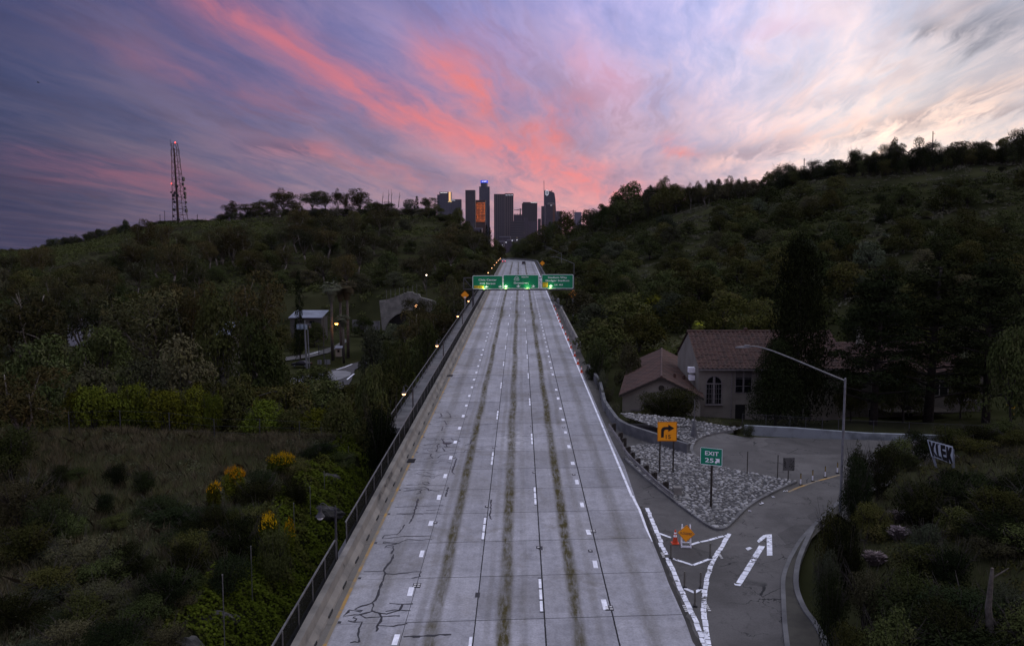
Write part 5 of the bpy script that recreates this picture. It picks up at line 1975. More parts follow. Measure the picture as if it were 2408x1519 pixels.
b.box((-hallw + 2.0, -.03, ez - 2.3), (1.3, .06, 1.1))
w1 = b.build('window', M['shade'], t)
b = MB()
frame(b, -hallw + 1.3, -hallw + 2.7, ez - 2.9, ez - 1.7, .03, .07, -.07)
b.build('window_frame', M['trim'], w1)

# two-storey tile-roofed building
DB = 90.0
fl, fr_ = pd(1643, 862, DB).x, pd(1990, 862, DB).x
ez = pd(1700, 864, DB).z
bz = -1.4
ridge = pd(1700, 781, DB + 6)
t = thing('tile_roofed_house', 'two-storey stucco building with a broad clay tile roof and an arched window', 'building', (fl, DB, bz))
wd = fr_ - fl
H_, RH, dp = ez - bz, ridge.z - bz, 12.0
b = MB()
b.prism([(0, 0, -1), (0, dp, -1), (0, dp, H_), (0, dp / 2, RH - .15), (0, 0, H_)], (wd, 0, 0))
b.build('wall', M['stucco'], t)
b = MB()
tiles(b, (-.12, -.5, H_ - .12), (wd + .3, -.5, H_ - .12), (-.12, dp / 2, RH), (wd + .3, dp / 2, RH), .50, .50, .17)
tiles(b, (-.12, dp + .5, H_ - .12), (wd + .3, dp + .5, H_ - .12), (-.12, dp / 2, RH), (wd + .3, dp / 2, RH), .36, .8, .09)
b.tube([(-.15, dp / 2, RH + .1), (wd + .3, dp / 2, RH + .1)], .16, 7)
rf = b.build('roof', M['tile'], t)
b = MB(); b.bar((0, -.5, H_ - .2), (wd, -.5, H_ - .2), .14, .16); b.build('gutter', M['trim'], rf)
q = pd(1753, 779, DB + 6)
b = MB(); b.box((q.x - fl, dp / 2, RH + .25), (.35, .35, .55)); b.build('vent_stack', M['tile'], rf)
def bl_(X, Y):
    p = pd(X, Y, DB)
    return p.x - fl, p.z - bz
# arched window
(ax0, az1), (ax1, az0) = bl_(1662, 885), bl_(1695, 949)
rad = (ax1 - ax0) / 2
acx = (ax0 + ax1) / 2
def arch(r, y, zlow, zc): return [(acx - r, y, zlow), (acx + r, y, zlow)] + [(acx + r * math.cos(R(a)), y, zc + r * math.sin(R(a))) for a in range(0, 181, 15)]
zc = az1 - rad
b = MB(); b.prism(arch(rad, -.03, az0, zc), (0, .06, 0)); wn = b.build('arched_window', M['glass'], t)
b = MB()
o_, i_ = arch(rad + .10, -.06, az0 - .1, zc), arch(rad, -.06, az0, zc)
n = len(o_)
b.add(o_ + i_, [(k, (k + 1) % n, n + (k + 1) % n, n + k) for k in range(n)])
b.box((acx, -.05, (az0 + az1) / 2), (.26, .05, az1 - az0 - .1))
b.box((acx, -.055, zc), (rad * 2, .05, .13))
b.build('window_frame', M['trim'], wn)
b = MB()
for k in (-.66, -.33, .33, .66):
    b.box((acx + rad * k, -.045, (az0 + zc) / 2), (.035, .03, zc - az0))
for k in range(1, 4):
    b.box((acx, -.045, az0 + (zc - az0) * k / 4), (rad * 2, .03, .035))
b.build('glazing_bar', M['trim'], wn)
b = MB(); b.box((acx, -.12, az0 - .14), (rad * 2 + .35, .24, .1)); b.build('window_sill', M['trim'], wn)
for (X0, Y0, X1, Y1) in ((1730, 872, 1766, 923), (1800, 872, 1836, 923), (1870, 872, 1906, 923), (1800, 952, 1836, 985), (1870, 952, 1906, 985)):
    (x0, z1), (x1, z0) = bl_(X0, Y0), bl_(X1, Y1)
    b = MB(); b.box(((x0 + x1) / 2, -.02, (z0 + z1) / 2), (x1 - x0, .06, z1 - z0)); wn = b.build('window', M['glass'], t)
    b = MB()
    frame(b, x0 - .06, x1 + .06, z0 - .06, z1 + .06, .02, .09, -.06)
    b.box(((x0 + x1) / 2, -.06, (z0 + z1) / 2), (.18, .03, z1 - z0))
    for u in (.3, .65):
        b.box(((x0 + x1) / 2, -.055, z0 + (z1 - z0) * u), (x1 - x0, .02, .04))
    b.build('window_frame', M['trim'], wn)
    b = MB(); b.box(((x0 + x1) / 2, -.055, z1 - (z1 - z0) * .15), (x1 - x0 - .1, .01, (z1 - z0) * .3)); b.build('blind', M['shade'], wn)
(x0, z1), (x1, z0) = bl_(1729, 951), bl_(1751, 993)
b = MB(); b.box(((x0 + x1) / 2, -.02, (z0 + z1) / 2), (x1 - x0, .06, z1 - z0)); b.build('door', M['black'], t)
x0, z0 = bl_(1721, 870)
b = MB(); b.tube([(x0, -.1, -.5), (x0, -.1, z0)], .06, 7); b.build('drainpipe', M['trim'], t)
b = MB(); b.box((-.35, 2.2, H_ - .6), (.7, .9, .6)); b.box((-.3, 2.2, H_ - 1.5), (.6, .8, .55)); b.build('air_conditioner', M['white'], t)

# long rear wing behind the pines
DC = 91.5
fl, fr_ = pd(1985, 872, DC).x, pd(2318, 872, DC).x
ez = pd(2290, 873, DC).z
bz = -1.0
t = thing('tile_roofed_wing', 'long lower stucco wing with tiled hip roof and white chimneys half hidden behind pines', 'building', (fl, DC, bz))
wd, H_, dp = fr_ - fl, ez - bz, 11.0
RH = pd(2260, 806, DC + 5).z - bz
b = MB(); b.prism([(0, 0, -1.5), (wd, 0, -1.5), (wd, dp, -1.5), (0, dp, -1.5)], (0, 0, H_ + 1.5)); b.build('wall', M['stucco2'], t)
b = MB()
tiles(b, (-.3, -.5, H_ - .1), (wd + .5, -.5, H_ - .1), (-.3, dp / 2, RH), (wd - 4.5, dp / 2, RH), .36, .42, .09)
tiles(b, (wd + .5, -.5, H_ - .1), (wd + .5, dp + .5, H_ - .1), (wd - 4.5, dp / 2, RH), (wd - 4.5, dp / 2 + .02, RH), .36, .42, .09)
tiles(b, (wd + .5, dp + .5, H_ - .1), (-.3, dp + .5, H_ - .1), (wd - 4.5, dp / 2, RH), (-.3, dp / 2, RH), .36, .8, .09)
rf = b.build('roof', M['tile'], t)
for X, Y in ((2151, 822), (2024, 778)):
    q = pd(X, Y, DC + 3)
    b = MB(); b.box((0, 0, -.6), (.7, .7, 1.9)); b.box((0, 0, .42), (.9, .9, .14))
    b.build('chimney', M['stucco'], rf).location = (q.x - fl, 3.0, q.z - bz)
def cl_(X, Y):
    p = pd(X, Y, DC)
    return p.x - fl, p.z - bz
for (X0, Y0, X1, Y1) in ((2255, 880, 2300, 940), (2190, 880, 2228, 930), (2050, 890, 2088, 925), (2120, 890, 2150, 925), (2042, 962, 2062, 1003), (2125, 966, 2145, 1003), (2195, 970, 2235, 1004), (2262, 972, 2300, 1004)):
    (x0, z1), (x1, z0) = cl_(X0, Y0), cl_(X1, Y1)
    b = MB(); b.box(((x0 + x1) / 2, -.02, (z0 + z1) / 2), (x1 - x0, .06, z1 - z0)); wn = b.build('window', M['glass'], t)
    b = MB(); frame(b, x0 - .06, x1 + .06, z0 - .06, z1 + .06, .02, .09, -.06); b.box(((x0 + x1) / 2, -.06, (z0 + z1) / 2), (.1, .03, z1 - z0)); b.build('window_frame', M['trim'], wn)
b = MB(); b.box((wd * .45, -1.6, 1.5), (wd * .45, 3.2, .15)); b.build('awning', M['wood'], t)

# ------------------------------------------------------------------ valley on the left
Z9 = zoom(1100, 1050, .33223)
VZ = -9.8
def vp(X, Y, h=0.0):
    d = ray(X, Y)
    k = (VZ + h - H) / d.z
    return Vector((d.x * k, d.y * k, VZ + h))
M['vroad'] = asphalt('valley_asphalt', (.10, .098, .092), (.15, .146, .14), False)
M['vconc'] = mat('valley_concrete', (.26, .26, .265), .9, (.18, .18, .185), .2, 7)
M['vdark'] = mat('valley_dark_asphalt', (.075, .073, .075), .9, (.05, .05, .05), .2)
def sheet(name, pts, m, h):
    b = MB()
    b.add([tuple(vp(*Z9(x, y), h)) for x, y in pts], [tuple(range(len(pts)))])
    o = b.build(name, m)
    bm = bmesh.new(); bm.from_mesh(o.data); bmesh.ops.triangulate(bm, faces=bm.faces); bm.to_mesh(o.data); bm.free()
    return tag(o, kind='structure')
sheet('lower_road', [(120, 1140), (330, 1105), (560, 1055), (720, 1000), (850, 920), (870, 950), (760, 1030), (640, 1085), (420, 1140), (200, 1170), (120, 1180)], M['vroad'], 0)
sheet('lower_street', [(20, 1420), (160, 1390), (500, 1320), (740, 1280), (930, 1215), (1130, 1165), (1160, 1180), (960, 1290), (920, 1420), (860, 1510), (300, 1560), (20, 1560)], M['vdark'], 0)
sheet('traffic_island', [(20, 1440), (160, 1405), (560, 1325), (740, 1300), (850, 1303), (915, 1322), (905, 1358), (800, 1400), (640, 1450), (480, 1520), (20, 1550)], M['vconc'], .10)
b = MB()
for pts in ([(740, 1288), (840, 1258), (930, 1222)], [(868, 1408), (905, 1375), (952, 1338)], [(380, 1115), (470, 1090), (540, 1068)], [(1105, 1205), (1135, 1188)]):
    P = [vp(*Z9(*q), .05) for q in pts]
    vs = []
    for i, p in enumerate(P):
        tt = P[min(i + 1, len(P) - 1)] - P[max(i - 1, 0)]
        n_ = Vector((tt.y, -tt.x, 0)).normalized() * .16
        vs += [p - n_, p + n_]
    b.add(vs, [(2 * i, 2 * i + 1, 2 * i + 3, 2 * i + 2) for i in range(len(P) - 1)])
tag(b.build('street_marking', M['roadpaint']), kind='structure')

p = vp(*Z9(320, 1252))
car('car', 'black car parked on the lower road beside the antenna mast', tuple(p), R(78), mat('black_car_paint', (.012, .012, .013), .3, (.01, .01, .011)), 'sedan')

# tunnel portal
DP = 280.0
po = Vector((pd(*Z9(1500, 760), DP).x, DP, th1(pd(*Z9(1500, 760), DP).x, DP)))
t = thing('tunnel_portal', 'pale concrete tunnel portal with stepped crest and wide arch among the trees', 'tunnel portal', tuple(po))
def pl2(pts): return [pd(*Z9(x, y), DP) - po for x, y in pts]
OUT = [(1255, 462), (1330, 456), (1420, 422), (1495, 392), (1530, 380), (1540, 402), (1548, 370), (1578, 375), (1582, 356), (1640, 355), (1662, 362), (1668, 376), (1700, 380), (1706, 400), (1716, 382), (1738, 386), (1748, 420), (1860, 450), (1960, 480), (1975, 800),
       (1900, 800), (1890, 720), (1850, 640), (1790, 590), (1720, 566), (1640, 572), (1540, 596), (1440, 642), (1375, 700), (1340, 770), (1338, 830), (1290, 830)]
b = MB()
b.prism(pl2(OUT), (0, 2.5, 0))
o = b.build('portal_face', mat('board_marked_concrete', (.27, .268, .235), .9, (.15, .15, .13), .35, 8, bump=.3), t)
bm = bmesh.new(); bm.from_mesh(o.data); bmesh.ops.triangulate(bm, faces=[f for f in bm.faces if len(f.verts) > 4]); bm.to_mesh(o.data); bm.free()
b = MB()
b.prism([p + Vector((0, 2.6, 0)) for p in pl2(OUT[20:30])], (0, 12, 0))
b.build('tunnel_dark', M['black'], t)  # black solid stands in for the darkness inside the tunnel
b = MB()
for x in range(1345, 1760, 52):
    p = pl2([(x, 560 - (x - 1345) * .2)])[0]
    b.box((p.x, -.04, p.z + 4.5), (.12, .08, 4.2))
b.build('pilaster', M['conc2'], t)
wall('retaining_wall', [pd(*Z9(x, y), 275) for x, y in ((930, 690), (1040, 700), (1150, 712), (1262, 705))], 3.5, .6, M['conc2'], 'grey retaining wall running left from the tunnel portal')

def house(name, label, d, x0, x1, ytop, yroof, dep, wallm, roofm, slope=.6):
    a, c = pd(x0, ytop, d), pd(x1, ytop, d)
    zg = th1((a.x + c.x) / 2, d) - .5
    t = thing(name, label, 'building', (a.x, d, zg))
    w = c.x - a.x
    zt = a.z - zg
    zr2 = pd(x0, yroof, d).z - zg
    b = MB(); b.prism([(0, 0, 0), (w, 0, 0), (w, dep, 0), (0, dep, 0)], (0, 0, zr2)); b.build('wall', wallm, t)
    b = MB(); b.prism([(-.4, -.5, zr2), (w + .4, -.5, zr2), (w + .4, dep + .4, zt + slope), (-.4, dep + .4, zt + slope)], (0, 0, .25)); b.build('roof', roofm, t)
    for k in range(2):
        b = MB(); b.box((w * (.3 + .4 * k), -.02, zr2 - 1.5), (w * .16, .05, 1.3)); b.build('window', M['glass'], t)
    return t
M['roofpale'] = mat('pale_flat_roof', (.25, .275, .33), .8, (.17, .19, .23), .3)
house('flat_roofed_house', 'low house with a pale sloping flat roof left of the palms', 246, 682, 755, 738, 748, 8, mat('dim_wall', (.085, .08, .07), .9), M['roofpale'], .25)
house('white_house', 'little white flat-topped house glimpsed among trees far left', 200, 156, 193, 741, 745, 7, mat('white_stucco', (.42, .42, .46), .9), M['roofpale'], .2)
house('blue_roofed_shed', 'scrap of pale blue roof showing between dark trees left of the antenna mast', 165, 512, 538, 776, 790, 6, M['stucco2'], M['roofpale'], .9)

# booth, gate, sign backs, mast
p = vp(*Z9(768, 1130))
t = thing('guard_booth', 'small pale booth with a bright roof beside the iron gate', 'booth', tuple(p))
b = MB(); b.box((0, 0, 1.1), (1.4, 1.5, 2.2)); b.build('wall', M['stucco'], t)
b = MB(); b.prism([(-.9, -.95, 2.2), (1.1, -.95, 2.2), (1.1, 1.0, 2.6), (-.9, 1.0, 2.6)], (0, 0, .12)); b.build('roof', M['roofpale'], t)
b = MB(); b.box((0.1, -.76, 1.5), (.6, .05, .6)); b.build('window', M['glass'], t)
p = vp(*Z9(650, 1110))
t = thing('iron_gate', 'dark iron gate between the road and the booth', 'gate', tuple(p))
b = MB()
for x in np.arange(-2.6, 2.7, .26): b.box((x, 0, 1.15), (.05, .05, 2.1))
b.build('picket', M['black'], t)
b = MB(); b.box((0, 0, .35), (5.4, .07, .08)); b.box((0, 0, 2.1), (5.4, .07, .08)); b.build('rail', M['black'], t)
b = MB(); b.box((-2.75, 0, 1.3), (.16, .16, 2.6)); b.box((2.75, 0, 1.3), (.16, .16, 2.6)); b.build('gate_post', M['black'], t)
for i, (x0, x1, y0, y1, xp, yb) in enumerate(((598, 664, 1168, 1226, 628, 1380), (512, 562, 1172, 1224, 536, 1325))):
    p = vp(*Z9(xp, yb))
    a, c = pd(*Z9(x0, y1), p.y) - p, pd(*Z9(x1, y0), p.y) - p
    t = thing('road_sign', ('road sign seen from behind on the traffic island, right of a pair', 'road sign seen from behind on the grass, left of a pair')[i], 'road sign', tuple(p))
    b = MB(); b.tube([(0, -.05, -.2), (0, -.05, c.z)], .07, 7); b.build('post', M['wood'], t)
    b = MB(); b.prism(rrect(a.x, c.x, a.z, c.z, .1, 0), (0, .04, 0)); b.build('sign_panel', M['steel'], t)
ZC = zoom(1150, 1280, .09214)
p = vp(*Z9(385, 1275))
t = thing('antenna_mast', 'slim antenna mast topped by three pale drum-shaped panels', 'mast', tuple(p))
def mc(x, y): return pd(*ZC(x, y), p.y) - p
b = MB()
q = mc(715, 20)
b.tube([(0, 0, -.5), (q.x * .55, 0, mc(715, 520).z), (q.x * .55, 0, q.z)], [.28, .2, .1], 9)
b.tube([(.55, .2, -.5), (.35, .2, mc(760, 430).z)], [.16, .13], 8)
b.build('pole', M['steel'], t)
for x0, x1, y0, y1 in ((395, 545, 190, 395), (558, 700, 195, 400), (732, 862, 205, 410)):
    a, c = mc(x0, y1), mc(x1, y0)
    b = MB()
    n = 9
    vs = []
    for k in range(n):
        u = k / (n - 1)
        yy = -.55 * math.sin(PI * u)
        vs += [(a.x + (c.x - a.x) * u, yy, a.z), (a.x + (c.x - a.x) * u, yy, c.z)]
    b.add(vs, [(2 * k, 2 * k + 2, 2 * k + 3, 2 * k + 1) for k in range(n - 1)])
    b.add([vs[2 * k + 1] for k in range(n)], [tuple(range(n))])
    b.build('antenna_panel', mat('antenna_cover', (.30, .37, .44), .6, (.18, .23, .28), 1.5), t)
b = MB()
a, c = mc(430, 165), mc(1015, 165)
b.bar(a, c, .12)
for x in (940, 1000): b.bar(mc(x, 200), mc(x + 15, 340), .12)
b.build('platform_rail', M['steel'], t)

# two orange lamps down in the valley and small far lights
def valley_lamp(label, d, head, pole_px, bulb_m, r=.30, e=25):
    hd = pd(*head, d)
    pt = pd(*pole_px, d)
    base = Vector((pt.x, d, th1(pt.x, d)))
    t = thing('street_lamp', label, 'street lamp', tuple(base))
    b = MB(); b.tube([(0, 0, -.3), (0, 0, pt.z - base.z)], [.12, .07], 8); b.build('pole', M['darksteel'], t)
    h = hd - base
    tz = pt.z - base.z
    b = MB(); b.tube(smooth([(0, 0, tz), (h.x * .35, 0, tz + .25), (h.x * .8, 0, h.z + .75), (h.x, 0, h.z + .45)], 4), .05, 6); b.build('arm', M['darksteel'], t)
    b = MB(); b.lathe([(.08, .55), (.16, .4), (.30, .16), (.34, .04), (.30, .03)], 12, h); sh = b.build('lamp_shade', M['darksteel'], t)
    b = MB(); b.lathe([(.02, .08), (r, .05), (r * .95, -.12), (r * .6, -.28), (.04, -.36)], 12, h); b.build('bulb', bulb_m, sh)
    l = bpy.data.lights.new('lamp_light', 'POINT')
    l.energy = e; l.color = (1, .42, .12); l.shadow_soft_size = .2
    lo = bpy.data.objects.new('lamp_light', l); COL.objects.link(lo); lo.parent = t; lo.location = h + Vector((0, -.1, -.7))
    return t
valley_lamp('lit orange lamp on a long arm low in the trees left of the freeway', 104, (597, 943), (672, 925), M['bulb'], .34, 60)
valley_lamp('lit orange lamp on an arm beside the palm trunks', 203, (791, 761), (760, 746), mat('lit_orange_bulb', (1, .3, .05), .4, emit=(1, .34, .06), estr=14), .42, 240)
def spot_lamp(label, d, X, Y, r=.35, m=None, hpole=4):
    c = pd(X, Y, d)
    g = th1(c.x, d)
    t = thing('yard_light', label, 'lamp', (c.x, d, g))
    b = MB(); b.tube([(0, .1, -.2), (0, .1, max(c.z - g, 1))], .06, 6); b.build('pole', M['darksteel'], t)
    b = MB(); b.lathe([(.02, -r), (r * .8, -r * .6), (r, 0), (r * .7, r * .7), (.02, r)], 10, (0, -.2, c.z - g)); b.build('bulb', m or M['bulbhot'], t)
spot_lamp('single white light on the dark slope above the tunnel portal', 250, 1003, 647, .2)
spot_lamp('orange light burning at the right side of the tunnel arch', 262, 979.5, 719.5, .5, M['bulb'])
spot_lamp('upper of two tiny white lights below the tunnel arch', 200, 985, 843.5, .18)
spot_lamp('lower of two tiny white lights below the tunnel arch', 186, 989, 860.5, .22)

# ------------------------------------------------------------------ radio tower on the left ridge
DT = 520.0
ZA = zoom(0, 500, .41528)
tb = pd(*ZA(1737, 924), DT)
tg = th1(tb.x, DT)
t = thing('radio_tower', 'tall red lattice radio tower hung with dishes on the left ridge', 'radio tower', (tb.x, DT, min(tg, tb.z)))
tz0 = tb.z - min(tg, tb.z)
kx = .41528 / 1.701 / F * DT
def tw(x, y): return ((x - 1737 + (922 - y) * 28 / 732) * kx, (922 - y) * kx + tz0)
M['tower'] = mat('tower_paint', (.10, .035, .03), .7, (.05, .03, .03), .05)
b = MB()
def leg(sx, sy, z):
    f = (z - tz0) / 49.0
    x0 = -3.5 + .2 * f if sx < 0 else 3.55 - 4.0 * f
    wy = 3.4 - 1.9 * f
    return Vector((x0, sy * wy, z))
zs = [0, tz0] + [tz0 + 49.0 * k / 13 for k in range(1, 14)]
for sx in (-1, 1):
    for sy in (-1, 1):
        for i in range(len(zs) - 1):
            b.bar(leg(sx, sy, zs[i]), leg(sx, sy, zs[i + 1]), .26)
for i in range(1, len(zs)):
    q = [leg(-1, -1, zs[i]), leg(1, -1, zs[i]), leg(1, 1, zs[i]), leg(-1, 1, zs[i])]
    for k in range(4): b.bar(q[k], q[(k + 1) % 4], .16)
    if i < len(zs) - 1:
        q2 = [leg(-1, -1, zs[i + 1]), leg(1, -1, zs[i + 1]), leg(1, 1, zs[i + 1]), leg(-1, 1, zs[i + 1])]
        for k in range(4):
            if i % 2: b.bar(q[k], q2[(k + 1) % 4], .14)
            else: b.bar(q[(k + 1) % 4], q2[k], .14)
b.build('lattice', M['tower'], t)
b = MB()
b.tube([(-1.2, 0, 0), (-1.9, 0, tz0 + 30), (-2.2, 0, tz0 + 46)], [.75, .5, .3], 7)
b.build('cable_riser', M['tower'], t)
for x, y, r in ((1757, 528, 22), (1752, 574, 14), (1770, 617, 15), (1772, 666, 20), (1774, 700, 16), (1783, 747, 10), (1780, 790, 8), (1785, 826, 20), (1722, 599, 14), (1704, 660, 12), (1727, 684, 15), (1692, 682, 14), (1690, 720, 10), (1700, 746, 12), (1668, 655, 8), (1697, 820, 13), (1738, 912, 16), (1690, 880, 10)):
    q = tw(x, y)
    b = MB()
    b.lathe([(.1, 0), (r * kx * .7, .25), (r * kx, .8), (r * kx, 1.3), (.05, 1.35)], 14)
    o = b.build('dish', M['black'], t)
    o.location = (q[0], -2.0 if x < 1740 else -.5, q[1])
    o.rotation_euler = (PI / 2 if x < 1740 else .15, 0, 0) if x < 1740 else (0, PI / 2, 0)
for x, y0, y1 in ((1641, 155, 218), (1646, 246, 310), (1727, 250, 312), (1736, 330, 395), (1656, 345, 380)):
    q0, q1 = tw(x, y0), tw(x, y1)
    b = MB(); b.bar((q1[0], 0, q1[1]), (q0[0], 0, q0[1]), .18); b.bar((q1[0], 0, q1[1] + .4), (-2.5 if q1[0] < 0 else 0.5, 0, q1[1] + .4), .12); b.build('whip_antenna', M['black'], t)
M['redlamp'] = mat('red_beacon', (1, .05, .03), .4, emit=(1, .06, .04), estr=6)
for x, y in ((1698, 188), (1663, 572)):
    q = tw(x, y)
    b = MB(); b.lathe([(.2, -.35), (.35, 0), (.2, .4)], 8); b.build('beacon', M['redlamp'], t).location = (q[0], -1.6, q[1])
for i, (x, y0, y1, lab, z_, d) in enumerate(((1541, 862, 945, 'shorter of two thin poles left of the radio tower', ZA, 515), (1586, 828, 955, 'taller of two thin poles left of the radio tower', ZA, 515), (1895, 862, 925, 'thin leaning pole right of the radio tower', ZA, 500),
                                              (1347, 445, 620, 'bare upright pole on the right ridge beside the bare-branched tree', zoom(3200, 350, .39506), 296), (43, 718, 850, 'slim pole on the right ridge among low bushes', zoom(3200, 350, .39506), 328))):
    a, c = pd(*z_(x, y1), d), pd(*z_(x, y0), d)
    g = min(th1(a.x, d), a.z)
    b = MB(); b.tube([(0, 0, -.3), (c.x - a.x + (.6 if i == 2 else 0), 0, c.z - g)], [.22, .14], 7)
    b.bar((-.5, 0, c.z - g - .8), (.5, 0, c.z - g - .8), .12)
    o = b.build('utility_pole', M['black'])
    o.location = (a.x, d, g)
    tag(o, lab, 'pole')
q = pd(1348, 494, 470)
g = th1(q.x, 470)
t = thing('utility_pole', 'crossarm utility pole on the low skyline beside the domed tree', 'pole', (q.x, 470, g))
b = MB(); b.tube([(0, 0, -.5), (0, 0, q.z - g)], .2, 7); b.build('shaft', M['black'], t)
b = MB(); b.box((0, 0, q.z - g - .8), (3.6, .2, .3)); b.box((0, 0, q.z - g - 1.9), (2.0, .2, .25)); b.build('crossarm', M['black'], t)

# bird
c = pd(90, 195, 110)
b = MB()
b.tube([(-.16, 0, .0), (-.08, 0, .01), (.05, 0, .02), (.13, 0, .04), (.17, 0, .04)], [.01, .04, .05, .035, .01], 8)
for sy in (-1, 1):
    b.add([(-.05, 0, .03), (.07, 0, .03), (.05, sy * .18, .12), (-.02, sy * .36, .08), (-.07, sy * .2, .10)], [(0, 1, 2, 4), (2, 3, 4)])
o = b.build('bird', M['black'])
o.location = c
tag(o, 'tiny dark bird gliding in the upper left sky', 'bird')

# ------------------------------------------------------------------ downtown, three kilometres off
DD = 3000.0
ZT = zoom(1700, 700, .32910)
def facade(name, c, line, nx_, nz_, lit=0.0, litc=(1, .75, .4), w=.35, mode='grid', estr=.5):
    """curtain wall: bays nx_ metres wide and floors nz_ metres high, a few lit"""
    m = bpy.data.materials.new(name)
    m.use_nodes = True
    t = NT(m.node_tree)
    b = t.n['Principled BSDF']
    b.inputs['Roughness'].default_value = .35
    b.inputs['Specular IOR Level'].default_value = .4
    q = t.xyz(t.n.new('ShaderNodeTexCoord').outputs['Object'])
    u = t.m('ADD', q[0], q[1])
    fu, fz = t.m('FRACT', t.m('DIVIDE', u, nx_)), t.m('FRACT', t.m('DIVIDE', q[2], nz_))
    gu, gz_ = t.m('LESS_THAN', fu, w), t.m('LESS_THAN', fz, w)
    g = gu if mode == 'vert' else gz_ if mode == 'horz' else t.m('MAXIMUM', gu, gz_)
    t.put(b.inputs['Base Color'], t.mix(g, dim(c), dim(line)))
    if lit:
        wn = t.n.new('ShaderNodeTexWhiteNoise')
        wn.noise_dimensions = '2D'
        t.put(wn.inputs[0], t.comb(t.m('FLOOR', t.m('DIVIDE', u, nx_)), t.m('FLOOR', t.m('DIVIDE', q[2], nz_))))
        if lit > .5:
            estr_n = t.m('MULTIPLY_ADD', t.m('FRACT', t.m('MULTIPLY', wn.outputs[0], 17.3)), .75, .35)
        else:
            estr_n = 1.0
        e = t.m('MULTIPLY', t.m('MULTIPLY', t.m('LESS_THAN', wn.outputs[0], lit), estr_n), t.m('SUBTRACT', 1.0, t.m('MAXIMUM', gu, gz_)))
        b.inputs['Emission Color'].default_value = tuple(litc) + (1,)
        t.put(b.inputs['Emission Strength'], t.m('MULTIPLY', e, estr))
    return m


def tower(label, x0, x1, ytop, d, m, depth=None, rz=0.0, name='office_tower'):
    a, c = pd(*ZT(x0, ytop), d), pd(*ZT(x1, ytop), d)
    w = c.x - a.x
    t = thing(name, label, 'skyscraper', ((a.x + c.x) / 2, d, -23), rz)
    b = MB()
    b.prism([(-w / 2, 0, 0), (w / 2, 0, 0), (w / 2, depth or w, 0), (-w / 2, depth or w, 0)], (0, 0, a.z + 23))
    b.build('facade', m, t)
    return t, w, a.z + 23


def on(t, x0, x1, y0, y1, d):
    a, c = pd(*ZT(x0, y1), d), pd(*ZT(x1, y0), d)
    o = t.location
    return a.x - o.x, c.x - o.x, a.z - o.z, c.z - o.z


def block(t, name, x0, x1, y0, y1, d, m, dy=0, depth=30):
    q = on(t, x0, x1, y0, y1, d)
    b = MB(); b.prism([(q[0], dy, q[2]), (q[1], dy, q[2]), (q[1], dy + depth, q[2]), (q[0], dy + depth, q[2])], (0, 0, q[3] - q[2]))
    return b.build(name, m, t)


def roof_sign(t, body, x0, x1, y0, y1, d, m):
    q = on(t, x0, x1, y0, y1, d)
    b = MB(); put_text(b, body, q[0], q[1], q[2], q[3], -.6)
    return b.build('sign_lettering', m, t)


M['neon'] = mat('lit_sign_letters', (1, 1, 1), .5, emit=(1, .98, .95), estr=1.1)
M['neon2'] = mat('dim_sign_letters', (1, 1, 1), .5, emit=(.85, .9, 1), estr=.45)
F1 = facade('blue_grey_curtain_wall', (.022, .027, .050), (.052, .056, .086), 6, 4)
F2 = facade('black_curtain_wall', (.012, .012, .019), (.030, .030, .040), 5, 4)
F3 = facade('ribbed_granite', (.016, .015, .027), (.080, .070, .080), 7.5, 4, mode='vert', w=.42)
F4 = facade('banded_office', (.014, .014, .022), (.052, .049, .06), 6, 8, .07, (1, .8, .35), mode='horz', w=.5, estr=.12)
F5 = facade('plum_glass', (.02, .018, .034), (.034, .028, .046), 5, 4)
F6 = facade('hazy_block', (.042, .036, .056), (.056, .047, .068), 6, 4)

t, w, h = tower('leftmost downtown tower, blue glass with a glowing vertical strip', 175, 315, 208, DD, F1)
block(t, 'lower_wing', 312, 440, 297, 640, DD, F1, 4)
block(t, 'side_step', 150, 176, 240, 640, DD, F1, 4)
M['strip'] = mat('glowing_strip', (1, .6, .2), .5, emit=(1, .60, .26), estr=.75)
block(t, 'light_strip', 290, 312, 208, 318, DD, M['strip'], -1.5, 1)
roof_sign(t, 'InterContinental', 188, 270, 212, 222, DD, M['neon'])
roof_sign(t, 'AECOM', 279, 322, 320, 331, DD, mat('warm_letters', (1, .8, .4), .5, emit=(1, .78, .36), estr=1.2))
roof_sign(t, 'Deloitte', 317, 366, 302, 315, DD, M['neon2'])
t, w, h = tower('flat-topped black slab tower left of the tower glowing orange', 490, 610, 185, DD - 60, F2)
# crowned tower
t, w, h = tower('tallest downtown tower with stepped round crown and blue light band', 658, 785, 142, DD + 260, F1)
q = on(t, 675, 762, 65, 145, DD + 260)
b = MB(); b.lathe([((q[1] - q[0]) / 2, q[2]), ((q[1] - q[0]) / 2, q[3])], 24, ((q[0] + q[1]) / 2, (q[1] - q[0]) / 2, 0)); cr = b.build('crown', F1, t)
q2 = on(t, 674, 763, 66, 97, DD + 260)
M['blueband'] = mat('blue_crown_light', (.02, .04, .5), .5, emit=(.03, .06, .62), estr=.9)
b = MB(); b.lathe([((q2[1] - q2[0]) / 2 + .5, q2[2]), ((q2[1] - q2[0]) / 2 + .5, q2[3])], 24, ((q[0] + q[1]) / 2, (q[1] - q[0]) / 2, 0)); b.build('light_band', M['blueband'], cr)
b = MB(); put_text(b, 'us bank', *on(t, 692, 748, 72, 87, DD + 260), -1.2); b.build('sign_lettering', M['neon'], cr)
block(t, 'shoulder', 768, 788, 375, 660, DD + 260, F5, -1, 20)
FO = facade('orange_sunset_glow', (.10, .03, .012), (.03, .014, .016), 5.2, 5.6, .99, (1.0, .20, .035), estr=.50, w=.30)  # emissive grid stands in for the sunset reflected by the facade
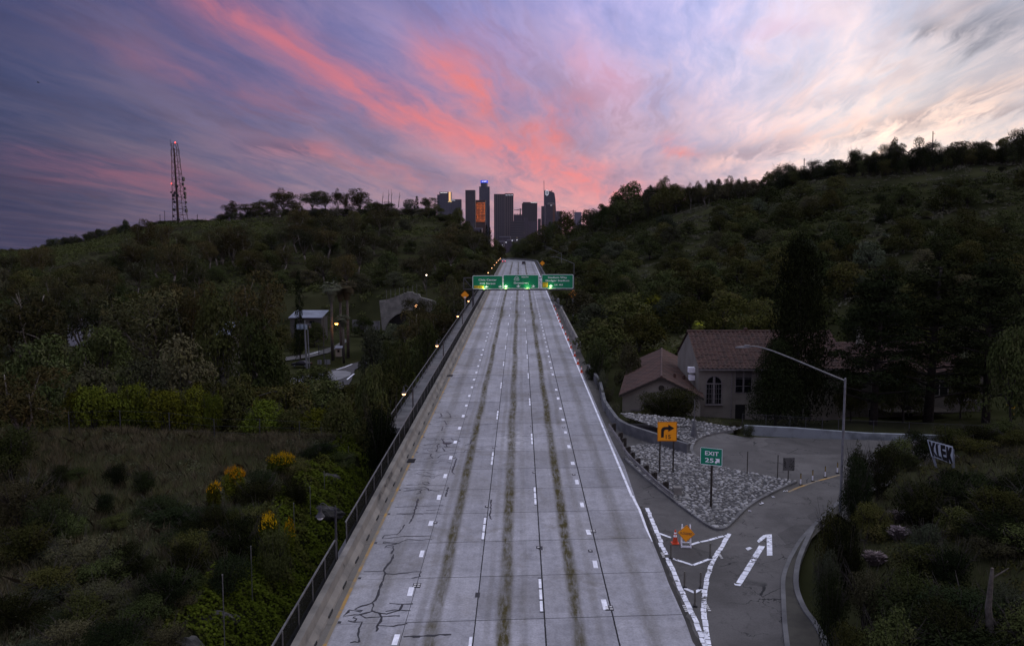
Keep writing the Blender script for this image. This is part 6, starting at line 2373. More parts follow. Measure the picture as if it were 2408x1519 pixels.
t, w, h = tower('tower whose whole face glows orange with mirrored sunset between the black slab and the crowned tower', 615, 735, 306, DD + 30, mat('brown_granite', (.10, .05, .045), .7))
block(t, 'sunset_glow_wall', 622, 731, 332, 570, DD + 30, FO, -1, 1)
t, w, h = tower('broad ribbed tower in the centre of the skyline', 838, 968, 233, DD - 150, F3, 60)
block(t, 'right_face', 968, 1074, 228, 760, DD - 150, facade('ribbed_granite_warm', (.018, .016, .026), (.10, .080, .082), 7.5, 4, mode='vert', w=.42), 3, 55)
block(t, 'attic_band', 968, 1075, 226, 258, DD - 150, F2, 1.5, 56)
roof_sign(t, 'Bank of America', 980, 1046, 240, 251, DD - 150, M['neon2'])
q = on(t, 1050, 1066, 240, 251, DD - 150)
b = MB()
for k in range(3):
    b.add([(q[0] + (q[1] - q[0]) * (.1 + .27 * k), -.6, q[2] + 3), (q[0] + (q[1] - q[0]) * (.3 + .27 * k), -.6, q[2] + 3), (q[0] + (q[1] - q[0]) * (.42 + .27 * k), -.6, q[3] - 3), (q[0] + (q[1] - q[0]) * (.2 + .27 * k), -.6, q[3] - 3)], [(0, 1, 2, 3)])
b.build('sign_emblem', M['neon2'], t)
t, w, h = tower('unfinished grey block under the tower crane', 1078, 1182, 484, DD + 150, F6)
for k in range(5): block(t, 'roof_frame', 1082 + 20 * k, 1088 + 20 * k, 470, 486, DD + 150, M['black'])
c = pd(*ZT(1158, 484), DD + 160)
t = thing('tower_crane', 'thin construction crane standing on the unfinished block', 'crane', tuple(c))
hh = pd(*ZT(1158, 408), DD + 160).z - c.z
jb = pd(*ZT(1158, 428), DD + 160).z - c.z
b = MB(); b.bar((0, 0, -5), (0, 0, hh), 3.5); b.build('mast', M['black'], t)
x0 = pd(*ZT(1082, 428), DD + 160).x - c.x
b = MB(); b.bar((x0, 0, jb), (28, 0, jb), 2); b.bar((0, 0, hh), (x0 * .6, 0, jb), .8); b.bar((0, 0, hh), (24, 0, jb), .8); b.build('jib', M['black'], t)
t, w, h = tower('horizontally banded office block with scattered lit windows', 1042, 1206, 560, DD - 320, F4, 40)
block(t, 'side_wing', 1206, 1254, 515, 760, DD - 300, F6, 30, 40)
t, w, h = tower('dark square tower with lit roof letters right of centre', 1190, 1365, 332, DD - 40, F2)
block(t, 'rear_bay', 1178, 1192, 345, 660, DD - 40, F5, 6, 60)
roof_sign(t, 'PAUL HASTINGS', 1284, 1362, 333, 342, DD - 40, M['neon'])
tower('low hazy block in front of the dark square tower', 1262, 1366, 562, DD - 200, F6, 50)
tower('short slim block between the dark square tower and the sail-topped tower', 1372, 1409, 534, DD + 100, F6)
tower('slender grey tower left of the sail-topped tower', 1414, 1452, 380, DD + 60, F6)
# sail-topped tower
a = pd(*ZT(1520, 640), DD + 120)
t = thing('office_tower', 'sail-topped glass tower with a needle spire and round emblem', 'skyscraper', (a.x, DD + 120, -23))
def sp(x, y):
    p = pd(*ZT(x, y), DD + 120)
    return p.x - a.x, 0, p.z + 23
b = MB(); b.prism([(sp(1448, 640)[0], 0, 0), (sp(1600, 640)[0], 0, 0), sp(1600, 600), sp(1592, 420), sp(1585, 300), sp(1574, 225), sp(1560, 212), sp(1530, 200), sp(1500, 195), sp(1449, 192)], (0, 55, 0)); b.build('facade', F1, t)
b = MB(); b.bar(sp(1447, 210), sp(1446, 72), 1.6); b.build('spire', M['black'], t)
q = sp(1482, 218)
b = MB(); n = 16
b.add([(q[0] + 7 * k_ * math.cos(i * PI / 8), -1, q[2] + 10.5 * k_ * math.sin(i * PI / 8)) for k_ in (1, .8) for i in range(n)], [(i, (i + 1) % n, n + (i + 1) % n, n + i) for i in range(n)])
b.box((q[0], -1, q[2]), (2, .3, 13))
b.build('emblem', M['neon2'], t)
b = MB(); b.bar(sp(1528, 200), sp(1548, 193), 2.5); b.bar(sp(1462, 194), sp(1466, 188), 2); b.build('roof_crane', M['black'], t)
t, w, h = tower('copper-edged tower with a stepped pale crown in front of the sail-topped one', 1462, 1555, 362, DD - 80, F5, 50)
block(t, 'copper_face', 1553, 1582, 360, 640, DD - 80, mat('copper_glass', (.16, .075, .05), .5), 4, 44)
for k, (x0_, x1_, y0_, y1_) in enumerate(((1490, 1582, 352, 362), (1495, 1576, 342, 351), (1500, 1570, 333, 341))):
    block(t, 'crown_step', x0_, x1_, y0_, y1_, DD - 80, mat('pale_crown', (.20, .18, .18), .7), 2 + 3 * k, 30)
roof_sign(t, 'pwc', 1526, 1545, 367, 376, DD - 80, M['neon'])
tower('pale low block behind the domed tree', 1597, 1662, 440, DD + 200, F6)
tower('pale flat block at the right end of the skyline', 1818, 1902, 452, DD - 400, facade('pale_block', (.13, .12, .17), (.15, .14, .19), 5, 4))
# foot of downtown
for i, (x0, x1, y0, d, lab) in enumerate(((905, 1040, 757, 1500, 'pale flat roof low in front of the ribbed tower'), (600, 690, 654, 1700, 'low dim block between dark cypresses left of centre'), (880, 960, 815, 1200, 'lowest grey roof in the gap of the hills, left of a pair'), (1000, 1090, 800, 1250, 'lowest grey roof in the gap of the hills, right of a pair'))):
    a, c = pd(*ZT(x0, y0), d), pd(*ZT(x1, y0), d)
    t = thing('low_building', lab, 'building', ((a.x + c.x) / 2, d, -23))
    w = c.x - a.x
    b = MB(); b.prism([(-w / 2, 0, 0), (w / 2, 0, 0), (w / 2, 30, 0), (-w / 2, 30, 0)], (0, 0, a.z + 23)); b.build('wall', F6, t)
    b = MB(); b.prism([(-w / 2 - .5, -.6, a.z + 23), (w / 2 + .5, -.6, a.z + 23), (w / 2 + .5, 31, a.z + 23), (-w / 2 - .5, 31, a.z + 23)], (0, 0, 1.6)); b.build('roof', mat('pale_roof', (.22, .23, .27), .8), t)
for i, (x, y) in enumerate(((940, 858), (946, 872), (985, 820), (1060, 798), (1118, 792))):
    c = pd(*ZT(x, y), 1150)
    b = MB(); b.tube([(0, 0, -23 - c.z), (0, 0, -.8)], .25, 5)
    o = thing('street_light', ['lowest', 'second lowest', 'middle', 'second highest', 'highest'][i] + ' of five tiny white lights in the gap between the hills', 'street lamp', tuple(c), 0, 'tiny lights in the gap')
    b.build('pole', M['black'], o)
    b = MB(); b.lathe([(.2, -.9), (.9, 0), (.2, .9)], 8); b.build('lamp', M['neon2'], o)

# ------------------------------------------------------------------ vegetation
LM = {
    'oak': leaf_mat('oak_leaves', (.024, .030, .006), (.064, .072, .016), (.074, .072, .020)),
    'olive': leaf_mat('olive_grey_leaves', (.034, .038, .013), (.084, .088, .036), (.066, .072, .022)),
    'euc': leaf_mat('eucalyptus_leaves', (.027, .030, .008), (.070, .066, .020), (.078, .064, .018)),
    'pine': leaf_mat('dark_needles', (.009, .012, .003), (.026, .032, .009)),
    'lime': leaf_mat('yellow_green_leaves', (.040, .054, .004), (.104, .114, .010), (.056, .070, .008)),
    'palm': leaf_mat('palm_fronds', (.058, .060, .024), (.15, .145, .065)),
    'dry': leaf_mat('dry_brush', (.054, .052, .021), (.130, .118, .054), (.074, .074, .026)),
    'flower': leaf_mat('yellow_flowers', (.34, .17, .003), (.66, .37, .006)),
    'ivy': leaf_mat('bright_ivy', (.036, .058, .004), (.098, .132, .012), (.060, .066, .012)),
    'grass': leaf_mat('dry_grass_blades', (.056, .049, .016), (.150, .128, .056), (.066, .068, .018)),
    'plume': leaf_mat('pale_grass_plumes', (.10, .092, .062), (.24, .22, .16)),
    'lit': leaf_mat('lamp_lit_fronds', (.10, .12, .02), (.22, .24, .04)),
}
M['bark'] = mat('dark_bark', (.050, .042, .034), .95, (.025, .021, .018), 3, 6)
M['pale_bark'] = mat('pale_bark', (.26, .23, .19), .9, (.12, .105, .09), 2, 6)


def leaves(blobs, n, size, up=.5, aspect=.5, droop=0.0, shell=.55, seed=0):
    """corners of n leaf-sized faces spread through the blobs"""
    r = np.random.default_rng(seed)
    w = np.array([b_[1][0] * b_[1][1] + b_[1][0] * b_[1][2] for b_ in blobs])
    idx = r.choice(len(blobs), n, p=w / w.sum())
    C = np.array([b_[0] for b_ in blobs], float)[idx]
    Rr = np.array([b_[1] for b_ in blobs], float)[idx]
    d = r.normal(0, 1, (n, 3))
    d /= np.linalg.norm(d, axis=1, keepdims=True)
    d[:, 2] = np.where((d[:, 2] < -.25) & (r.random(n) < .6), -d[:, 2], d[:, 2])
    rad = shell + (1 - shell) * np.sqrt(r.random((n, 1)))
    rad *= 1 + .18 * np.sin(d[:, :1] * 5 + C[:, :1]) * np.cos(d[:, 1:2] * 6 + C[:, 1:2])
    p = C + d * Rr * rad
    nrm = d + r.normal(0, .65, (n, 3)) + [0, 0, up]
    nrm /= np.linalg.norm(nrm, axis=1, keepdims=True)
    a = np.cross(nrm, r.normal(0, 1, (n, 3)))
    if droop:
        a = a * (1 - droop) + np.array([0, 0, -1.0]) * droop
    a /= np.linalg.norm(a, axis=1, keepdims=True)
    c = np.cross(nrm, a)
    s = size * r.uniform(.55, 1.35, (n, 1))
    a, c = a * s, c * s * aspect
    return np.stack([p - a * .5, p + c * .5 - a * .05, p + a * .5, p - c * .5 + a * .05], 1).reshape(-1, 3)


def limb_mesh(limbs, m, name, n=6):
    b = MB()
    for pts, r0, r1 in limbs:
        k = len(pts)
        b.tube(pts, [r0 + (r1 - r0) * i / (k - 1) for i in range(k)], n)
    me = bpy.data.meshes.new(name)
    me.from_pydata(b.v, [], b.f)
    me.materials.append(m)
    me.polygons.foreach_set('use_smooth', [True] * len(me.polygons))
    return me


PRO = {}    # kind -> list of (trunk mesh, crown mesh, height, width)


def grow(kind, H0, W0, nb, nl, leaf, lm, bark, seed, form='round', **kw):
    r = np.random.default_rng(seed)
    blobs, limbs = [], []
    lean = r.normal(0, .04, 2) * H0
    if form == 'round':          # broad evergreen: many overlapping clumps over an open base
        fork = Vector((lean[0] * .3, lean[1] * .3, H0 * .22))
        limbs.append(([Vector((0, 0, -.6)), Vector((lean[0] * .1, lean[1] * .1, H0 * .1)), fork], H0 * .035, H0 * .026))
        for i in range(nb):
            a = 2 * PI * (i * .618 + r.uniform(0, .08))
            el = r.uniform(0.0, 1.0)
            rr = W0 * .5 * (1 - .72 * el ** 1.6) * r.uniform(.55, .86)
            z = H0 * (.20 + .65 * el) * r.uniform(.94, 1.04)
            s = W0 * r.uniform(.14, .23)
            c = Vector((rr * math.cos(a) + lean[0], rr * math.sin(a) + lean[1], z))
            blobs.append((c, (s, s, s * r.uniform(.6, .85))))
            if i % 2 == 0:
                mid = fork.lerp(c, .5) + Vector((0, 0, .03 * H0))
                limbs.append(([fork, mid, c], H0 * .018, H0 * .005))
    elif form == 'euc':          # tall open crown on pale forking limbs, sky between the clumps
        fork = Vector((lean[0], lean[1], H0 * r.uniform(.18, .34)))
        limbs.append(([Vector((0, 0, -.6)), fork * .5 + Vector((r.normal(0, .15), 0, 0)), fork], H0 * .024, H0 * .019))
        k = max(3, nb // 5)
        for j in range(k):
            a = 2 * PI * (j / k + r.uniform(-.08, .08))
            out = W0 * r.uniform(.14, .36)
            tip = Vector((out * math.cos(a), out * math.sin(a), H0 * r.uniform(.55, .92)))
            mid = fork.lerp(tip, .5) + Vector((r.normal(0, .04) * H0, r.normal(0, .04) * H0, 0))
            limbs.append(([fork, mid, tip], H0 * .013, H0 * .004))
            for q in range(nb // k):
                c = mid.lerp(tip, r.uniform(.1, 1.12)) + Vector(r.normal(0, W0 * .12, 3)) * (1 if q else .3)
                s = W0 * r.uniform(.12, .21)
                blobs.append((c, (s, s, s * r.uniform(.7, 1.1))))
                limbs.append(([mid.lerp(tip, .45), mid.lerp(tip, .6).lerp(c, .5), c], H0 * .005, H0 * .002))
    elif form == 'cone':         # conifer
        limbs.append(([Vector((0, 0, -.6)), Vector((lean[0] * .3, 0, H0 * .95))], H0 * .022, H0 * .004))
        for i in range(nb):
            t_ = (i + .5) / nb
            a = 2 * PI * i * .618
            rr = W0 * .5 * (1 - t_) ** .42 * r.uniform(.45, .98)
            s = W0 * (.13 + .10 * (1 - t_)) * r.uniform(.7, 1.3)
            blobs.append((Vector((rr * math.cos(a), rr * math.sin(a), H0 * (.12 + .86 * t_))), (s, s, s * .9)))
    elif form == 'pine':         # tall pine with ragged flat plates of needles
        limbs.append(([Vector((0, 0, -.6)), Vector((lean[0] * .4, lean[1] * .4, H0 * .5)), Vector((lean[0], lean[1], H0 * .95))], H0 * .026, H0 * .006))
        for i in range(nb):
            t_ = i / nb
            a = 2 * PI * i * .618
            rr = W0 * .5 * (1 - .75 * t_) * r.uniform(.3, .95)
            s = W0 * r.uniform(.09, .16)
            z = H0 * (.22 + .74 * t_) + r.normal(0, .02) * H0
            c = Vector((rr * math.cos(a), rr * math.sin(a), z))
            blobs.append((c, (s, s, s * .45)))
            limbs.append(([Vector((lean[0] * t_, lean[1] * t_, z - rr * .25)), c], H0 * .007, H0 * .002))
    elif form == 'bush':
        for i in range(nb):
            a = 2 * PI * i * .618
            rr = W0 * .5 * r.uniform(.1, .66)
            s = W0 * r.uniform(.12, .30)
            blobs.append((Vector((rr * math.cos(a), rr * math.sin(a), H0 * r.uniform(.24, .80))), (s, s * r.uniform(.7, 1.2), H0 * r.uniform(.14, .34))))
            for _ in range(2):       # bare twigs poking out
                b2 = a + r.normal(0, .5)
                limbs.append(([Vector((rr * .5 * math.cos(a), rr * .5 * math.sin(a), H0 * .35)), Vector((W0 * .3 * math.cos(b2), W0 * .3 * math.sin(b2), H0 * r.uniform(.6, .8))), Vector((W0 * .44 * math.cos(b2), W0 * .44 * math.sin(b2), H0 * r.uniform(.7, 1.08)))], .025, .006))
            limbs.append(([Vector((rr * .1 * math.cos(a), rr * .1 * math.sin(a), -.3)), Vector((rr * .8 * math.cos(a), rr * .8 * math.sin(a), H0 * .5))], .05, .015))
    cv = leaves(blobs, nl, leaf, seed=seed, **kw)
    cm = np_mesh(kind + '_crown', cv, 4, LM[lm])
    tm = limb_mesh(limbs, M[bark], kind + '_trunk')
    z = cv[:, 2]
    PRO.setdefault(kind, []).append((tm, cm, float(np.percentile(z, 99.3)), float(np.percentile(np.abs(cv[:, 0]), 98)) * 2))


for s in range(4):
    grow('oak', 8, 9, 26, 5200, .42, 'oak', 'bark', 100 + s)
    grow('olive', 7, 8, 22, 4600, .38, 'olive', 'bark', 120 + s, up=.6)
for s in range(5):
    grow('euc', 15, 10, 30, 6400, .52, 'euc', 'pale_bark', 140 + s, form='euc', droop=.35, aspect=.34)
for s in range(3):
    grow('lime', 5, 6, 18, 4200, .34, 'lime', 'bark', 160 + s, form='bush')
    grow('bush', 3, 4, 14, 8000, .14, 'oak', 'bark', 180 + s, form='bush', shell=.3)
    grow('brush', 2.4, 4, 14, 7000, .15, 'olive', 'bark', 200 + s, form='bush', aspect=.25, shell=.3)
    grow('darkbush', 3.2, 4.4, 14, 8000, .14, 'pine', 'bark', 220 + s, form='bush', shell=.3)
for s in range(2):
    grow('cypress', 14, 4.2, 34, 4600, .36, 'pine', 'bark', 240 + s, form='cone', shell=.4)
    grow('pine', 18, 11, 70, 15000, .42, 'pine', 'bark', 260 + s, form='pine', aspect=.3)
grow('big_conifer', 16, 11, 90, 22000, .44, 'pine', 'bark', 280, form='cone', shell=.45, droop=.25, aspect=.35)


M['palmbark'] = mat('palm_bark', (.12, .105, .085), .95, (.07, .06, .05), 2)
def palm_proto():
    r = np.random.default_rng(5)
    vs = []
    for i in range(90):
        a = 2 * PI * i * .618
        el = r.uniform(-1.0, 1.25)
        L_ = r.uniform(1.5, 2.1)
        d = np.array([math.cos(a) * math.cos(el), math.sin(a) * math.cos(el), math.sin(el)])
        s = np.cross(d, [0, 0, 1.0]); s /= np.linalg.norm(s)
        for k in range(9):        # fan of narrow leaflets
            f = (k - 4) / 4 * .75
            e = d * math.cos(f) + s * math.sin(f)
            p0 = d * L_ * .55
            p1 = p0 + e * L_ * .55 + np.array([0, 0, -.22 * L_])
            w = s * .07
            vs += [p0 - w * .3, p0 + e * L_ * .3 + w, p1, p0 + e * L_ * .3 - w]
    for i in range(500):          # skirt of dead fronds
        a = r.uniform(0, 2 * PI)
        z = r.uniform(-3.0, -.3)
        rr = .45 + .5 * (z + 3) / 3
        p = np.array([math.cos(a) * rr, math.sin(a) * rr, z])
        s = np.array([-math.sin(a), math.cos(a), 0]) * .1
        vs += [p - s, p + [0, 0, .4], p + s, p + [0, 0, -.8]]
    v = np.array(vs) + [0, 0, 18.0]
    cm = np_mesh('palm_crown', v, 4, LM['palm'])
    tm = limb_mesh([([Vector((0, 0, -1)), Vector((.1, 0, 8)), Vector((0, 0, 17.8))], .32, .2)], M['palmbark'], 'palm_trunk', 8)
    PRO['palm'] = [(tm, cm, 20.0, 4.2)]
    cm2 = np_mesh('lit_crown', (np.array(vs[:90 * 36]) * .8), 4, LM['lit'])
    PRO['litpalm'] = [(limb_mesh([([Vector((0, 0, -6)), Vector((0, 0, 0))], .25, .2)], M['bark'], 'lit_trunk', 8), cm2, 1.8, 3.4)]
palm_proto()


def bare_proto(seed, H0, spread, n, name='bare'):
    r = np.random.default_rng(seed)
    limbs = []
    def br(p, d, L_, rad, k):
        q = p + d * L_ * .5 + Vector(r.normal(0, L_ * .06, 3))
        e = p + d * L_ + Vector(r.normal(0, L_ * .08, 3))
        limbs.append(([p, q, e], rad, rad * .55))
        if k:
            for _ in range(int(r.integers(2, 4))):
                nd = (d + Vector(r.normal(0, spread, 3)) + Vector((0, 0, .12))).normalized()
                br(e if r.random() < .6 else q, nd, L_ * r.uniform(.5, .75), rad * .62, k - 1)
    for _ in range(n):
        br(Vector((r.normal(0, .2), r.normal(0, .2), -.4)), Vector((r.normal(0, .45), r.normal(0, .35), 1)).normalized(), H0 * .38, H0 * .042, 4)
    return limb_mesh(limbs, M['bark'], name + '_branches', 4)


count = {}
def plant(kind, x, y, sz, sxy, label, cat, group=None, name=None, rot=None, variant=None, z=None):
    ps = PRO[kind]
    i = count[kind] = count.get(kind, 0) + 1
    tm, cm, h0, w0 = ps[(i if variant is None else variant) % len(ps)]
    t = thing(name or {'oak': 'oak_tree', 'olive': 'olive_tree', 'euc': 'eucalyptus_tree', 'lime': 'leafy_shrub', 'bush': 'bush', 'brush': 'brush_bush', 'darkbush': 'bush', 'cypress': 'cypress_tree', 'pine': 'pine_tree', 'big_conifer': 'conifer_tree', 'palm': 'palm_tree', 'litpalm': 'palm_tree'}[kind],
              label, cat, (x, y, (th1(x, y) if z is None else z) - .1), random.uniform(0, 2 * PI) if rot is None else rot, group)
    t.scale = (sxy, sxy, sz)
    link_mesh('trunk' if kind not in ('bush', 'brush', 'darkbush', 'lime') else 'stem', tm, t)
    link_mesh('crown' if kind not in ('bush', 'brush', 'darkbush', 'lime') else 'foliage', cm, t)
    return t


def at_px(kind, X, Ytop, d, wpx, label, cat='tree', group=None, **kw):
    """plant so that the crown top and width fall where the photograph shows them, at distance d"""
    p = pd(X, Ytop, d)
    g = th1(p.x, d)
    tm, cm, h0, w0 = PRO[kind][0]
    hgt = p.z - g
    if hgt < 1.2:
        print('low plant', kind, X, Ytop, d, round(hgt, 2))
        hgt = 1.2
    return plant(kind, p.x, d, hgt / h0, wpx / F * d / w0, label, cat, group, **kw)


# ---- skyline of the left ridge
at_px('euc', 545, 473, 478, 42, 'small round-headed tree at the left end of the ridge-top row', variant=0)
at_px('euc', 596, 469, 474, 72, 'low spreading tree on the ridge left of the tallest tree')
at_px('euc', 664, 437, 470, 62, 'tallest dark tree of the ridge row with twin rounded heads')
at_px('euc', 640, 468, 472, 60, 'drooping tree leaning left beside the tallest ridge tree')
at_px('euc', 690, 472, 470, 50, 'drooping tree filling the right side of the tallest ridge tree')
at_px('euc', 735, 442, 468, 62, 'broad ridge tree with a gap of sky under its left crown', variant=2)
at_px('euc', 760, 446, 466, 46, 'dense dark tree joined to the broad ridge tree')
at_px('euc', 793, 437, 464, 26, 'slender feathery tree standing alone in the ridge row')
at_px('euc', 812, 452, 464, 24, 'thin sparse tree just right of the slender feathery one')
at_px('euc', 840, 444, 462, 68, 'wide domed tree right of the slender ones on the ridge')
at_px('oak', 872, 476, 462, 50, 'low dark crown between the domed tree and the bare snags', variant=1)
at_px('euc', 905, 472, 460, 60, 'low rounded trees under the bare snags', variant=3)
at_px('olive', 962, 470, 456, 34, 'thin greyish tree left of the pointed one near the towers')
at_px('cypress', 980, 462, 455, 14, 'narrow pointed tree on the ridge near the towers')
at_px('euc', 1005, 459, 452, 40, 'last feathery ridge tree touching the leftmost tower')
at_px('oak', 1024, 478, 450, 40, 'dark crown at the foot of the leftmost tower', variant=2)
at_px('oak', 1078, 490, 425, 44, 'round black tree on the end of the left ridge before the towers', variant=0)
at_px('oak', 1060, 502, 428, 40, 'squat black tree left of the round one at the ridge end', variant=3)
at_px('oak', 1100, 520, 424, 34, 'black tree stepping down right of the round one', variant=1)
at_px('darkbush', 1128, 548, 424, 34, 'black bush at the foot of the ridge end')
at_px('cypress', 1130, 541, 640, 12, 'thin cypress before the orange tower, left of three', 'tree', 'cypresses before the towers')
at_px('cypress', 1144, 531, 640, 12, 'thin cypress before the crowned tower, middle of three', 'tree', 'cypresses before the towers')
at_px('cypress', 1152, 536, 640, 13, 'thin cypress left of the ribbed tower, right of three', 'tree', 'cypresses before the towers')
for i, (X, Y, w) in enumerate(((1165, 560, 40), (1176, 574, 30), (1158, 585, 36), (1212, 568, 30), (1232, 560, 44), (1256, 545, 50), (1282, 530, 50), (1300, 520, 44))):
    at_px('oak', X, Y, 520 - 8 * i if i > 2 else 470, w, 'black tree crowding the gap where the road ends below the towers', 'tree', 'trees closing the road gap')
for k, (X, Yt, yb, tilt, lab) in enumerate(((1208 - 310, 452, 480, 3, 'left bare snag with a leaning stem above the ridge'), (913, 447, 478, 1, 'middle bare snag, the straightest above the ridge'), (921, 445, 478, -1, 'tallest bare snag above the ridge'), (937, 452, 478, 3, 'right bare snag, thin and short'))):
    a, c = pd(X, yb + 10, 459), pd(X + tilt, Yt, 459)
    b = MB()
    b.tube([(0, 0, 0), ((c.x - a.x) * .5, 0, (c.z - a.z) * .5), (c.x - a.x, 0, c.z - a.z)], [.22, .15, .05], 5)
    b.tube([((c.x - a.x) * .6, 0, (c.z - a.z) * .6), ((c.x - a.x) * .6 + .8, 0, (c.z - a.z) * .8)], [.09, .04], 4)
    o = b.build('bare_snag', M['bark'])
    o.location = a
    tag(o, lab, 'tree', 'bare snags on the ridge')
at_px('oak', 294, 517, 520, 22, 'small mushroom-shaped tree alone on the far left ridge', variant=0)
at_px('bush', 296, 530, 520, 36, 'clump of bushes under the mushroom-shaped tree')
q = pd(354, 518, 515)
t = plant('palm', q.x, 515, 1, 1, 'short palm on the left ridge before the radio tower', 'palm', z=q.z - 20.0)
t.scale = (1.35, 1.35, 1)
BUSHLAB = 'dark rounded bush in the unbroken row along the far left ridge'
for i, X in enumerate(range(6, 520, 15)):
    yy = np.interp(X, [0, 60, 130, 230, 290, 330, 400, 470, 520], [588, 592, 566, 545, 536, 530, 522, 516, 505])
    d_ = np.interp(X, [0, 130, 290, 400, 520], [598, 556, 520, 500, 480])
    at_px(('oak', 'darkbush', 'bush')[i % 3], X + random.uniform(-4, 4), yy + random.uniform(-7, 5), d_ - 4, random.uniform(22, 40), BUSHLAB, 'bush', 'bushes along the left ridge')
for i, X in enumerate(range(520, 1060, 16)):
    yy = np.interp(X, [520, 600, 700, 900, 1000, 1060], [500, 493, 490, 490, 488, 505])
    at_px(('bush', 'darkbush', 'brush')[i % 3], X + random.uniform(-4, 4), yy + random.uniform(-4, 5), np.interp(X, [520, 1060], [476, 436]), random.uniform(22, 36), 'low black shrub under the ridge-top trees', 'bush', 'shrubs under the ridge-top trees')

# ---- skyline of the right hill
at_px('oak', 1485, 430, 362, 84, 'large domed black tree at the left shoulder of the right hill', variant=0)
at_px('oak', 1450, 455, 366, 60, 'lower black crown left of the large domed tree')
at_px('oak', 1560, 416, 352, 60, 'second large domed black tree on the right skyline', variant=2)
at_px('oak', 1592, 432, 350, 74, 'black crown joined to the right of the second domed tree', variant=1)
at_px('olive', 1525, 440, 358, 34, 'thin see-through tree between the two domed trees')
at_px('oak', 1415, 478, 376, 46, 'dark crown low on the left end of the right hill', variant=3)
at_px('olive', 1388, 492, 384, 44, 'feathery low tree where the right hill meets the skyline towers')
at_px('oak', 1330, 497, 420, 58, 'umbrella-domed tree hiding the low pale blocks of downtown', variant=1)
for i, (X, Y, w) in enumerate(((1625, 424, 26), (1645, 428, 22), (1668, 420, 20), (1690, 424, 28), (1716, 414, 26), (1735, 424, 26), (1752, 412, 22), (1772, 423, 36), (1660, 434, 40), (1700, 434, 44), (1740, 434, 40))):
    at_px('olive' if i % 2 else 'euc', X, Y, 344 - (X - 1625) * .1, w, 'scraggly little tree in the uneven row mid right skyline', 'tree', 'scraggly trees on the right skyline')
for i, (X, Y, w) in enumerate(((1812, 402, 50), (1840, 390, 50), (1862, 393, 40), (1893, 390, 34), (1920, 382, 46), (1950, 377, 40), (1975, 374, 40), (2012, 352, 44), (2035, 362, 40), (2058, 356, 30), (2085, 346, 40), (2105, 326, 24), (2112, 338, 50), (2180, 340, 60), (2250, 335, 44), (2275, 331, 40), (2300, 333, 44), (2322, 334, 30), (2368, 320, 50), (2395, 312, 50), (2408, 318, 40))):
    at_px(('oak', 'darkbush', 'olive')[i % 3], X, Y, np.interp(X, [1812, 2408], [334, 279]), w, 'rounded black shrub on the crest of the right hill', 'bush', 'shrubs on the right crest')
for i, X in enumerate(range(1400, 2420, 17)):
    yy = np.interp(X, [1400, 1480, 1560, 1640, 1790, 1850, 2000, 2120, 2200, 2330, 2420], [500, 462, 440, 440, 432, 408, 380, 358, 352, 345, 335])
    at_px(('darkbush', 'bush', 'darkbush')[i % 3], X + random.uniform(-5, 5), yy + random.uniform(-4, 5), np.interp(X, [1400, 1700, 2000, 2408], [402, 358, 318, 286]) - 14, random.uniform(26, 46), 'low black shrub in the mat just below the right crest', 'bush', 'shrubs below the right crest')
q = pd(2150, 350, 294)
t = thing('bare_tree', 'half-bare tree with spreading dead limbs breaking the right skyline', 'tree', (q.x, 294, th1(q.x, 294)))
hh = (pd(2158, 280, 294).z - th1(q.x, 294))
link_mesh('branches', bare_proto(31, hh * .86, .6, 3), t)
cv = leaves([(Vector((1.6, 0, hh * .55)), (1.8, 1.5, 2.2)), (Vector((.6, .3, hh * .36)), (2, 1.6, 1.6))], 900, .45, seed=8)
link_mesh('crown', np_mesh('bare_tree_crown', cv, 4, LM['oak']), t)

# ---- individually placed trees of the middle distance, left
at_px('euc', 60, 640, 142, 185, 'big eucalyptus with several pale bowed trunks at the far left', variant=1)
at_px('euc', 345, 642, 150, 200, 'wide eucalyptus with a pale Y-shaped limb in the left valley', variant=2)
at_px('euc', 440, 650, 155, 120, 'eucalyptus with a pale slanting limb right of the Y-shaped one', variant=4)
at_px('euc', 190, 665, 165, 150, 'dull green eucalyptus behind the white house', variant=3)
at_px('oak', 500, 690, 146, 130, 'dark bushy tree left of the scrap of blue roof')
at_px('euc', 608, 640, 150, 150, 'tall brownish tree rising left of the antenna mast', variant=0)
at_px('oak', 600, 742, 118, 150, 'heavy dark tree below and left of the antenna mast')
at_px('oak', 640, 800, 130, 80, 'dark rounded tree hiding the left edge of the lower street')
at_px('olive', 430, 800, 112, 150, 'grey-green feathery tree above the yellow-green shrubs', variant=1)
at_px('olive', 340, 850, 104, 120, 'grey-green tree at the left of the feathery one')
at_px('oak', 230, 760, 125, 160, 'dark mass of tree below the white house')
at_px('oak', 100, 790, 105, 170, 'dark tree under the pale bowed trunks')
at_px('olive', 210, 868, 92, 130, 'soft grey-green tree at the left above the grass mound')
at_px('euc', 40, 850, 66, 190, 'near tree with hanging pale leaf clusters at the left edge', variant=4)
at_px('oak', 560, 880, 100, 110, 'dark tree right of the yellow-green shrub row')
at_px('cypress', 701, 640, 196, 26, 'tall black column tree in front of the flat roofed house')
at_px('oak', 716, 768, 237, 84, 'dark tree in front of the flat roofed house')
at_px('oak', 850, 742, 262, 60, 'dark tree behind the palm trunks right of the orange lamp')
at_px('oak', 660, 765, 225, 70, 'dark tree at the left end of the flat roofed house')
at_px('oak', 905, 775, 255, 70, 'dark tree whose top reaches into the tunnel arch')
at_px('oak', 965, 738, 266, 60, 'leafy tree closing the right half of the tunnel arch')
at_px('olive', 935, 760, 240, 60, 'greyish tree below the tunnel arch')
at_px('oak', 700, 778, 215, 56, 'dark shrub tree beneath the pale flat roof')
at_px('oak', 885, 935, 77, 100, 'dark tree hiding the near end of the walkway')
